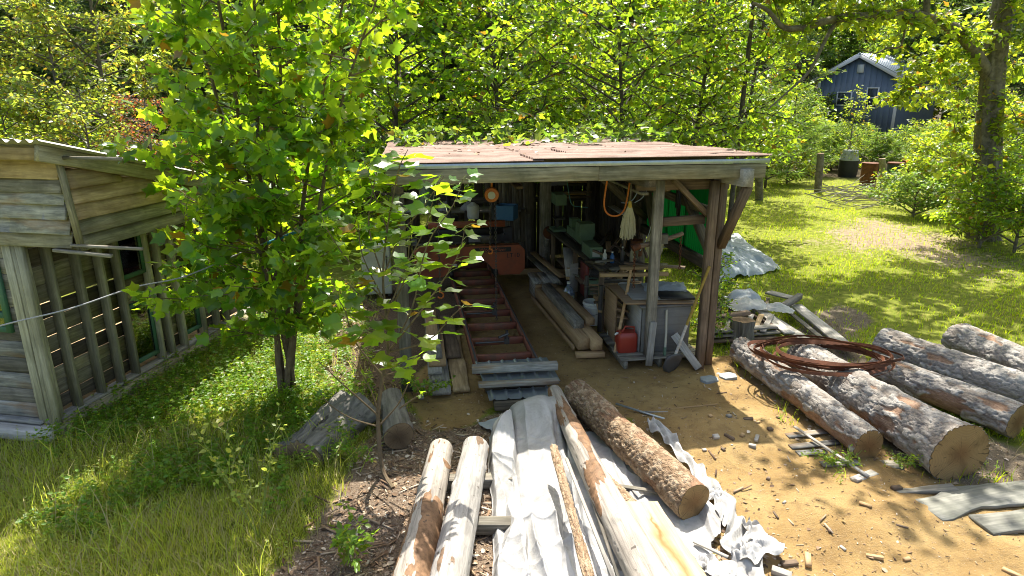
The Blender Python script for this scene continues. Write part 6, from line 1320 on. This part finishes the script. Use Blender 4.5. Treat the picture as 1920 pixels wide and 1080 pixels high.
# the sapling in front of it
sap = thing("poplar_sapling", "slender poplar sapling with few big lobed leaves beside the short sawn log", "sapling", G(735, 912)); r = np.random.default_rng(78)
main = [G(737, 916), D(716, 875, 5.5), D(709, 779, 5.55), D(718, 705, 5.6), D(728, 660, 5.65), D(724, 594, 5.7), D(718, 520, 5.75), D(726, 430, 5.8), D(742, 345, 5.8)]
shoots = [[D(728, 660, 5.65), D(772, 580, 5.55), D(800, 462, 5.5), D(850, 384, 5.45), D(868, 335, 5.45)], [D(728, 660, 5.65), D(795, 575, 5.4), D(838, 515, 5.35), D(862, 470, 5.3), D(872, 425, 5.3)], [D(724, 594, 5.7), D(760, 520, 5.8), D(770, 430, 5.85), D(790, 350, 5.9)], [D(718, 705, 5.6), D(665, 640, 5.5), D(648, 585, 5.45), D(630, 555, 5.45)], [D(718, 560, 5.7), D(680, 480, 5.8), D(672, 420, 5.9)], [D(728, 660, 5.65), D(800, 640, 5.3), D(850, 590, 5.2), D(868, 575, 5.2)], [D(718, 705, 5.6), D(760, 690, 5.4), D(785, 665, 5.35)], [D(722, 640, 5.6), D(690, 620, 5.3), D(668, 640, 5.25)], [D(718, 520, 5.75), D(692, 430, 5.8), D(700, 350, 5.85), D(715, 295, 5.9)], [D(724, 594, 5.7), D(762, 500, 5.7), D(800, 420, 5.7), D(818, 345, 5.7)], [D(718, 520, 5.75), D(752, 440, 5.8), D(792, 390, 5.9), D(832, 330, 6.0)], [D(726, 430, 5.8), D(704, 370, 5.9), D(682, 300, 6.0)], [D(718, 560, 5.7), D(662, 500, 5.8), D(622, 445, 5.9), D(600, 400, 6.0)], [D(724, 600, 5.7), D(682, 560, 5.6), D(640, 520, 5.6)], [D(742, 345, 5.8), D(750, 310, 5.8), D(765, 280, 5.85)]]
bare = [[D(709, 779, 5.55), D(665, 740, 5.4), D(640, 718, 5.3), D(600, 680, 5.2)], [D(711, 800, 5.55), D(660, 785, 5.4), D(620, 760, 5.3), D(600, 735, 5.2)], [D(709, 770, 5.55), D(690, 720, 5.45), D(662, 680, 5.4)], [D(709, 800, 5.55), D(745, 760, 5.5), D(765, 720, 5.5), D(775, 690, 5.5)], [D(750, 765, 5.5), D(780, 745, 5.45), D(800, 735, 5.4)]]
MB().tube(smooth_path(main, 4), list(np.linspace(.024, .006, 33)), 8).build("trunk", sapling_bark, sap, smooth=True); b = MB()
for L in shoots + bare:
    q = smooth_path(L, 4); b.tube(q, list(np.linspace(.009, .003, len(q))), 6)
b.build("branches", sapling_bark, sap, smooth=True)
LP_, LF_, LS_ = [], [], []; pet = MB()
for L in shoots + [main[5:]]:
    q = smooth_path(L, 8); n = len(q); step = 1
    for k in range(n // 5, n, step):
        if r.random() < .3: continue
        a = k * 1.2 + r.uniform(-.5, .5); d = Vector((math.cos(a), math.sin(a) * .8 - .2, r.uniform(-.05, .35))).normalized(); pl_ = r.uniform(.06, .12); e = q[k] + d * pl_; pet.tube([q[k], q[k] + d * pl_ * .5 + Vector((0, 0, .012)), e], .0022, 4, cap=False); LP_.append(e); LF_.append(d + Vector((0, 0, -.12))); LS_.append(r.uniform(.11, .19) * (.75 if k > n * .85 else 1))
for L in bare:
    for k in range(3): e = Vector(L[-1]).lerp(L[-2], r.random()) + Vector(r.normal(0, .02, 3)); LP_.append(e); LF_.append(Vector(rand_dirs(1, r, .2)[0])); LS_.append(.05)
pet.build("petioles", twig_green, sap)["kind"] = "stuff"; LP_ = np.array([tuple(p) for p in LP_]); LF_ = np.array([tuple(p) for p in LF_])
split_leaves(sap, TULIP, LP_, rot_frames(LF_, rand_dirs(len(LP_), r, 1.5)), np.array(LS_), tulip_leaf, 300)
# broadleaf trees right behind the shed (their leaves overhang the roof)
def behind(label, px, Yd, h, rad, nl, seed, parts=0, size=.135, tmpl=MAPLE, mat=mid_leaf, tr=.065, cz=.14):
    b0 = D(px, 300, Yd); b0.z = -.05; return plant_tree("maple_tree" if tmpl is MAPLE else "tulip_tree", label, "tree", b0, h, tr, cz, rad, 46, nl, size, tmpl, mat, trunk_bark, seed, spread=.26, sub=4, parts=parts, up=.6, wob=.16)
behind("young leafy tree with bare lower trunk rising at the left rear corner of the shed", 738, 14.8, 6.6, 2.3, 5400, 101, 260, tmpl=TULIP, mat=tulip_leaf)
behind("leafy maple growing behind the middle of the shed roof", 925, 15.6, 6.4, 2.4, 4800, 102, 240)
behind("leafy maple with dark slim trunk behind the right half of the shed roof", 1165, 15.4, 6.5, 2.6, 5200, 103, 260)
behind("leafy maple at the right rear corner of the shed beside the young pines", 1300, 17.0, 6.4, 2.3, 4800, 104, 200)
behind("leafy maple further back between the shed and the tall woods", 1040, 18.6, 7.0, 2.6, 4600, 105)
behind("leafy maple behind the left rear corner, beyond the young leafy tree", 640, 18.0, 7.0, 2.6, 4600, 106)
behind("tall leafy tree behind the poplar, toward the plank building", 500, 19.5, 7.2, 2.4, 4200, 107)
behind("thin leafy tree in the gap between the maples and the pines", 1390, 22.0, 7.0, 2.0, 2600, 108)
# low overhanging limb on the shed roof
oh = thing("roof_branches", "leafy vine branches lying over the rear edge of the rusty roof", "vine", SH(.2, 5.6, 2.55)); r = np.random.default_rng(120); tw = []
for k in range(60):
    a = np.array(SH(-2.0 + 4.6 * k / 59, r.uniform(3.0, 6.9), 2.56 + r.uniform(0, .2))); d = np.array([r.normal(0, .5), -r.uniform(.1, .5), r.uniform(-.02, .25)]); tw.append(a[None] + d[None] * np.linspace(0, 1, 4)[:, None])
wood_mesh([(T, np.linspace(.012, .004, 4)) for T in tw], 5).build("branches", trunk_bark, oh)["kind"] = "stuff"; pos, R, s = leaves_on(r, tw, 1700, .2, .13); pos[:, 2] = np.maximum(pos[:, 2], 2.6); split_leaves(oh, MAPLE, pos, R, s, far_leaf, 0)
# left background: light sapling, shrub
def leafy(name, label, px, py, h, rad, nl, seed, mat=birch_leaf, size=.09, tmpl=OVAL, bm=trunk_bark_grey, cz=.2, nlimb=30, cat="tree", tr=.05, Yd=None, group=None, spread=.2, lean=(0, 0)):
    b0 = G(px, py) if Yd is None else D(px, 300, Yd); b0.z = -.05; return plant_tree(name, label, cat, b0, h, tr, cz, rad, nlimb, nl, size, tmpl, mat, bm, seed, group, spread=spread, lean=lean)
leafy("birch_tree", "slim pale trunked tree with yellowing leaves behind the plank building roof", 222, 0, 7.2, 2.3, 6000, 131, Yd=17.5, cz=.32, size=.12, tr=.075)
leafy("birch_tree", "small airy tree with yellow green leaves left of the pale trunked tree", 130, 0, 6.0, 1.7, 3600, 132, Yd=16.5, cz=.3, size=.11, tr=.05)
leafy("shrub", "bright green shrub rising over the plank building roof at its far corner", 20, 0, 3.9, 1.3, 3000, 133, mat=vine_leaf, Yd=15, cz=.3, size=.10, cat="shrub", tr=.03)
leafy("shrub", "yellow green shrub between the plank building and the pale trunked tree", 170, 0, 3.6, 1.5, 3600, 134, mat=birch_leaf, Yd=14.5, cz=.25, size=.09, cat="shrub", tr=.03)
leafy("shrub", "reddish leaved shrub behind the lower end of the plank building roof", 290, 0, 3.4, 1.1, 2200, 135, mat=red_leaf, Yd=14.0, cz=.35, size=.055, cat="shrub", tr=.03)
leafy("shrub", "green shrub filling the gap behind the poplar stems", 430, 0, 3.2, 1.7, 3600, 136, mat=mid_leaf, Yd=15.5, cz=.15, size=.12, cat="shrub", tr=.03)
leafy("shrub", "low green shrub beside the left wall of the shed", 600, 0, 2.0, 1.2, 2000, 137, mat=mid_leaf, Yd=14.0, cz=.1, size=.12, cat="shrub", tr=.03)
leafy("shrub", "green creeper bush at the foot of the right corner post of the shed", 1335, 640, .95, .28, 700, 138, mat=weed_leaf, cz=.05, size=.05, cat="shrub", tr=.012, nlimb=16, spread=.1)
leafy("shrub", "small leafy bush between the shed corner and grey tarp", 1340, 560, .9, .4, 700, 139, mat=weed_leaf, cz=.05, size=.06, cat="shrub", tr=.012, nlimb=16, spread=.12)
def sprout(label, px, py, h, n, ls, seed, spread=.12, mat=fern_mat):
    b0 = G(px, py); r = np.random.default_rng(seed); t = thing("wild_shrub", label, "shrub", b0); tw = []; ln = []
    for k in range(n):
        a = r.uniform(0, 6.28); u = np.linspace(0, 1, 6); L = np.array(b0)[None] + np.stack([math.cos(a) * spread * u * h * 3, math.sin(a) * spread * u * h * 2, h * r.uniform(.6, 1.1) * u], 1); ln.append((L, np.linspace(.005, .002, 6))); tw.append(L[1:])
        for q in range(4): 
            o = L[r.integers(2, 6)]; d = np.array([r.normal(0, .1), r.normal(0, .08), r.uniform(.02, .12)]); T = o[None] + d[None] * np.linspace(0, 1, 3)[:, None]; ln.append((T, np.linspace(.003, .0015, 3))); tw.append(T)
    wood_mesh(ln, 5).build("stems", twig_green, t); pos, R, s = leaves_on(r, tw, n * 36, .03, ls); split_leaves(t, OVAL, pos, R, s, mat, 0)
sprout("leggy yellow green wild shrub in the foreground grass", 485, 1010, 1.0, 5, .05, 141); sprout("smaller yellow green wild shrub beside the peeled logs", 660, 1060, .35, 5, .06, 142, mat=weed_leaf)
sprout("green weed clump in front of the rotten log", 665, 868, .3, 7, .04, 143, .2, weed_leaf); sprout("green weed clump between the short log and the board stack", 795, 745, .4, 7, .05, 144, .3, weed_leaf); sprout("small bright green sprout beside the shingle boards", 1572, 872, .12, 6, .035, 145, .5, weed_leaf); sprout("thin weed growing at the flared log end", 1690, 880, .22, 4, .03, 146, .2, weed_leaf)
# young pines and brush on the right
def pine(label, px, Yd, h, rad, seed, group="young pines at the edge of the clearing", n=5000):
    b0 = D(px, 300, Yd); b0.z = -.05; r = np.random.default_rng(seed); t = thing("young_pine", label, "pine tree", b0, 0, group); tr, rd, limbs, tw = tree_skeleton(r, b0, h, .05, .08, rad, 40, .45, (0, 0), 5, .02)
    wood_mesh([(tr, rd)], 8).build("trunk", trunk_bark, t, smooth=True); wood_mesh(limbs, 4).build("branches", trunk_bark, t)
    pos, R, s = leaves_on(r, tw, n, .07, .2, 0.0); v = NEEDLE[0] * np.array([2.2, 1, 1]); split_leaves(t, (v, NEEDLE[1]), pos, R, s, pine_needle, 0)
for px, Yd, h, rad, sd, L in ((1440, 25, 3.4, 1.1, 151, "feathery young pine just right of the first fence post"), (1480, 27, 3.8, 1.2, 152, "taller feathery pine between the first and middle fence posts"), (1560, 31, 2.1, 1.0, 153, "feathery pine directly behind the black barrel"), (1610, 33, 1.9, 1.0, 154, "feathery pine behind the rusty drum"), (1650, 31.5, 1.6, .9, 155, "small feathery pine behind the post between the drums"), (1395, 24, 2.8, .9, 156, "feathery pine beside the shed roof corner"), (1700, 30, 1.9, .9, 157, "feathery pine below the right corner of the blue house"), (1520, 29, 2.3, 1.0, 158, "feathery pine behind the middle fence post"), (1750, 27, 2.2, 1.0, 159, "feathery pine between the drums and the big vine covered tree"), (1420, 30, 4.5, 1.4, 160, "tallest feathery pine at the edge of the dark woods"), (1570, 32.5, 1.6, .8, 161, "lowest feathery pine below the blue house gable")): pine(L, px, Yd, h, rad, sd)
for k, (px, Yd, h, rad, n_, sd, mt, L) in enumerate(((1480, 26, 1.5, .9, 3000, 171, birch_leaf, "yellow green bush between the first two fence posts"), (1545, 31, 1.5, 1.1, 2400, 172, vine_leaf, "low bush behind the middle fence post"), (1760, 22.5, 2.4, 1.4, 4200, 173, vine_leaf, "vine covered bush in front of the drums"), (1780, 19.5, 2.4, 1.5, 4600, 174, vine_leaf, "dense vine bush left of the big oak trunk"), (1900, 17.5, 3.2, 1.8, 5200, 175, mid_leaf, "dark leafy bush right of the big oak trunk"), (1870, 15.0, 1.5, 1.2, 3000, 176, mid_leaf, "low shaded bush at the foot of the big oak"), (1730, 19.0, 1.1, 1.1, 2400, 177, pine_needle, "low feathery bush at the lawn edge before the vines"), (1940, 14.5, 2.2, 1.4, 3200, 178, mid_leaf, "dark bush at the right edge of the lawn"), (1830, 24.0, 4.2, 1.7, 4600, 179, vine_leaf, "tall vine draped bush behind the big oak"), (1590, 29.0, 3.6, .9, 1200, 180, vine_leaf, "thin leafy sapling in front of the blue house gable"))):
    leafy("shrub", L, px, 0, h, rad, n_, sd, mat=mt, Yd=Yd, cz=.06, size=.10, cat="shrub", tr=.03, tmpl=OVAL, nlimb=26)
# the big oak on the right with its arching limb
ob = G(1845, 448); ok = thing("oak_tree", "big vine covered tree with furrowed trunk and arching limb over the lawn", "tree", ob); r = np.random.default_rng(190)
tp = [D(1843, 452, ob.y), D(1846, 400, ob.y), D(1850, 300, ob.y), D(1856, 200, ob.y), D(1866, 100, ob.y), D(1880, 20, ob.y), D(1895, -80, ob.y), D(1905, -200, ob.y), D(1900, -330, ob.y)]; tp[0].z = -.1
q = smooth_path(tp, 6); n = len(q); TH = np.linspace(0, 2 * np.pi, 40, endpoint=False); Vv = np.zeros((n, 40, 3)); rr = np.interp(np.linspace(0, 1, n), [0, .06, .2, 1], [.42, .31, .28, .14])
for i in range(n): fl = 1 + .10 * np.sin(TH * 7 + .5 * np.sin(i * .5)) + .06 * np.sin(TH * 13 + i * .3); Vv[i] = np.stack([q[i].x + np.cos(TH) * rr[i] * fl, q[i].y + np.sin(TH) * rr[i] * fl, np.full(40, q[i].z)], 1)
i = np.arange(n - 1)[:, None] * 40; k = np.arange(40)[None]; obj("trunk", np_mesh("trunk", Vv, np.stack([i + k, i + (k + 1) % 40, i + 40 + (k + 1) % 40, i + 40 + k], -1).reshape(-1, 4), True), trunk_bark_grey, ok)
Y0 = ob.y
limb = [D(1852, 140, Y0), D(1835, 110, Y0 - .2), D(1800, 62, Y0 - .5), D(1755, 40, Y0 - .8), D(1700, 26, Y0 - 1.1), D(1640, 30, Y0 - 1.3), D(1570, 35, Y0 - 1.5), D(1510, 50, Y0 - 1.7), D(1470, 52, Y0 - 1.8), D(1440, 20, Y0 - 1.9), D(1410, 5, Y0 - 2)]
lines = [([tuple(p) for p in smooth_path(limb, 4)], np.linspace(.15, .03, 41)), ([tuple(p) for p in smooth_path([D(1575, 33, Y0 - 1.5), D(1550, 70, Y0 - 1.6), D(1520, 130, Y0 - 1.7), D(1485, 165, Y0 - 1.8), D(1440, 205, Y0 - 1.9)], 4)], np.linspace(.05, .012, 17)), ([tuple(p) for p in smooth_path([D(1864, 60, Y0), D(1885, 0, Y0 + .1), D(1920, -70, Y0 + .2), D(1960, -160, Y0 + .3)], 4)], np.linspace(.18, .08, 13)),
         ([tuple(p) for p in smooth_path([D(1735, 38, Y0 - .9), D(1738, -30, Y0 - .9), D(1720, -110, Y0 - 1)], 4)], np.linspace(.08, .03, 9)), ([tuple(p) for p in smooth_path([D(1700, 28, Y0 - 1.1), D(1690, 85, Y0 - 1.0), D(1665, 90, Y0 - 1), D(1640, 100, Y0 - 1), D(1610, 90, Y0 - 1.1)], 3)], np.linspace(.025, .01, 13)), ([tuple(p) for p in smooth_path([D(1895, -80, Y0), D(1800, -170, Y0 - 1), D(1680, -230, Y0 - 2), D(1560, -250, Y0 - 3)], 4)], np.linspace(.11, .03, 13))]
for a, b in lines: wood_mesh([(np.array(a), b)], 10).build("limb", trunk_bark_grey, ok, smooth=True)
tw = []
def spray(p, n_, s, up_=.1):
    for k in range(n_):
        d = rand_dirs(1, r, up_)[0] * s * r.uniform(.4, 1); tw.append(np.array(p)[None] + d[None] * np.linspace(0, 1, 4)[:, None])
for p in limb[1:8]: spray(p, 7, .8, .15)
for p in q[6::3]: spray(p, 5, .55, 0)
for x, y in ((1760, 140), (1740, 180), (1720, 110), (1800, 170), (1790, 240), (1770, 90), (1810, 300), (1700, 165), (1900, 120), (1905, 220), (1900, 300), (1830, 350), (1690, 185), (1690, 60), (1620, 50), (1870, 250), (1920, 60)): spray(D(x, y, Y0 + r.uniform(-.9, .6)), 6, .75, 0)
for x, y in ((1600, -40), (1500, -60), (1700, -80), (1800, -120), (1900, -160), (1650, -180), (1560, -220), (1800, -260), (1450, 0), (1950, -100)): spray(D(x, y, Y0 - 1 + r.uniform(-1, .8)), 12, 1.5, .1)
wood_mesh([(T, np.linspace(.012, .003, 4)) for T in tw], 4).build("twigs", trunk_bark_grey, ok)["kind"] = "stuff"; pos, R, s = leaves_on(r, tw, 11500, .17, .13); split_leaves(ok, MAPLE, pos, R, s, vine_leaf, 0)
# brush pile
br = thing("brush_pile", "tangle of bare grey branches heaped in front of the drums", "brush pile", G(1610, 380)); b = MB(); r = np.random.default_rng(195)
for k in range(60):
    c = G(r.uniform(1555, 1660), r.uniform(362, 392)); a = r.normal(0.2, .7); d = Vector((math.cos(a), math.sin(a) * .7, r.normal(.05, .18))) * r.uniform(.3, 1.0); c.z = r.uniform(.05, .35); b.tube([c - d, c + Vector(r.normal(0, .05, 3)), c + d], [.018, .014, .006], 5)
b.build("branches", pale_wood, br)["kind"] = "stuff"

# ------------------------------------------------------------------ the woods (shared meshes)
def proto(kind, seed):
    r = np.random.default_rng(seed); h = 11.0
    if kind == 'broad': tr, rd, limbs, tw = tree_skeleton(r, (0, 0, 0), h, .17, .10, 2.7, 44, .3, (0, 0), 5, .05); pos, R, s = leaves_on(r, tw, 9500, .38, .20); tm = MAPLE
    elif kind == 'tall': tr, rd, limbs, tw = tree_skeleton(r, (0, 0, 0), h, .15, .34, 2.1, 36, .3, (0, 0), 5, .03); pos, R, s = leaves_on(r, tw, 6500, .34, .19); tm = MAPLE
    elif kind == 'pine': tr, rd, limbs, tw = tree_skeleton(r, (0, 0, 0), h, .17, .22, 2.3, 46, .12, (0, 0), 5, .02); pos, R, s = leaves_on(r, tw, 9000, .16, .36, 0.0); tm = (NEEDLE[0] * np.array([2.4, 1, 1]), NEEDLE[1])
    else: tr, rd, limbs, tw = tree_skeleton(r, (0, 0, 0), 2.6, .04, .04, 1.7, 30, .4, (0, 0), 5, .05); pos, R, s = leaves_on(r, tw, 4200, .25, .14); tm = OVAL
    wm = wood_mesh([(tr, rd)] + limbs, 5); me = bpy.data.meshes.new("trunk"); me.from_pydata([tuple(p) for p in np.concatenate(wm.v)], [], wm.f); me.update(); me.polygons.foreach_set("use_smooth", np.ones(len(me.polygons), bool))
    return me, scatter_mesh("crown", tm, pos, R, s)
PR = {}
for kind, n_ in (('broad', 3), ('tall', 2), ('pine', 2), ('bush', 2)):
    for k in range(n_): PR[(kind, k)] = proto(kind, 900 + 17 * k + len(kind))
MATV = {}
def forest_tree(kind, v, x, y, s, rz, lm, bm, name, label, cat, group):
    tm, cm = PR[(kind, v)]; key = (kind, v, lm.name)
    if key not in MATV:
        a = tm.copy(); a.materials.clear(); a.materials.append(bm); b = cm.copy(); b.materials.clear(); b.materials.append(lm); MATV[key] = (a, b)
    a, b = MATV[key]; z = -.1; M = Matrix.Translation((x, y, z)) @ Matrix.Rotation(rz, 4, 'Z') @ Matrix.Diagonal((s, s, s * random.uniform(.9, 1.15), 1))
    t = thing(name, label, cat, (x, y, z), 0, group); obj("trunk", a, None, t, M); tag(obj("crown", b, None, t, M), kind="stuff")
r = np.random.default_rng(222); pts_ = []
def ok_spot(x, y, dmin):
    if any((x - a) ** 2 + (y - b) ** 2 < dmin ** 2 for a, b in pts_): return False
    px, py, d = to_px(np.array([x, y, 2.0])); 
    if 1520 < px < 1760 and y < 49: return False
    if 1380 < px and y < 31 : return False
    return True
def where(px): return "behind the plank building" if px < 330 else "behind the tulip poplar" if px < 720 else "behind the sawmill shed" if px < 1400 else "left of the blue house" if px < 1530 else "behind the blue house" if px < 1760 else "behind the big vine covered tree"
cnt = 0; tries = 0
while cnt < 195 and tries < 12000:
    tries += 1; y = r.uniform(21, 62) if r.random() < .75 else r.uniform(62, 95); x = r.uniform(-1.05, 1.05) * (y * .82 + 3)
    if cnt >= 120: y = r.uniform(55, 80); x = y * r.uniform(.36, .72)
    if cnt >= 150: y = r.uniform(24, 62); x = y * (r.uniform(-1.45, -.72) if cnt % 3 else r.uniform(.95, 1.4))
    if y < 25 or (x > 2 and y < 27): continue
    if not ok_spot(x, y, 1.9 if y < 40 else 2.6): continue
    pts_.append((x, y)); px = 960 + 1190 * x / y; u = r.random()
    if px < 330 and y > 24: kind = 'pine' if u < .6 else 'tall'
    elif px > 1330: kind = 'tall' if u < .72 else 'pine'
    else: kind = 'broad' if u < .6 else 'tall' if u < .85 else 'pine'
    lm = {'broad': far_leaf, 'tall': far_leaf if u < .5 else dark_leaf, 'pine': dark_leaf}[kind]
    forest_tree(kind, int(r.integers(0, 2)), x, y, r.uniform(.85, 1.35), r.uniform(0, 6.28), lm, trunk_bark, {'broad': "forest_tree", 'tall': "forest_tree", 'pine': "forest_pine"}[kind], {'broad': "spreading leafy tree in the woods ", 'tall': "tall straight tree with %s high crown in the woods " % ("bright" if lm is far_leaf else "dark"), 'pine': "dark needled pine in the woods "}[kind] + where(px), "tree", {'broad': "spreading trees of the woods ", 'tall': "tall %s trees of the woods " % ("bright" if lm is far_leaf else "dark"), 'pine': "dark pines of the woods "}[kind] + where(px)); cnt += 1
cnt = 0; tries = 0; bp_ = []
while cnt < 80 and tries < 4000:
    tries += 1; y = r.uniform(19, 58); x = r.uniform(-1, 1) * (y * .8 + 2)
    if x > 3 and y < 27 and not (3 < x < 6 and y > 22): continue
    px = 960 + 1190 * x / y
    if 1380 < px < 1780 and y < 50 and not (y > 36 and px < 1500): continue
    if px > 1780 and y < 24: continue
    if any((x - a) ** 2 + (y - b) ** 2 < 1.7 for a, b in bp_): continue
    bp_.append((x, y)); forest_tree('bush', int(r.integers(0, 2)), x, y, r.uniform(.7, 1.4), r.uniform(0, 6.28), far_leaf if r.random() < .75 else vine_leaf, trunk_bark, "undergrowth_bush", "bushy green undergrowth under the woods " + where(px), "bush", "undergrowth bushes of the woods " + where(px)); cnt += 1
# trees whose crowns shade the yard
plant_tree("shade_tree", "slim tall tree behind the right rear corner of the shed with a high crown", "tree", (5.2, 15.6, -.05), 11.5, .06, .5, 2.6, 26, 3600, .16, MAPLE, mid_leaf, trunk_bark, 801, spread=.3, sub=5)
plant_tree("shade_tree", "wide tree standing right of the log row, its limbs reaching over the yard", "tree", (8.3, 9.6, -.05), 10.5, .22, .52, 5.6, 20, 5200, .16, MAPLE, mid_leaf, trunk_bark, 802, spread=.45, sub=6, up=.2)
plant_tree("shade_tree", "tall tree at the right edge of the sawdust yard", "tree", (6.6, 5.6, -.05), 10, .2, .55, 4.2, 16, 3000, .16, MAPLE, mid_leaf, trunk_bark, 803, spread=.45, sub=6, up=.25)
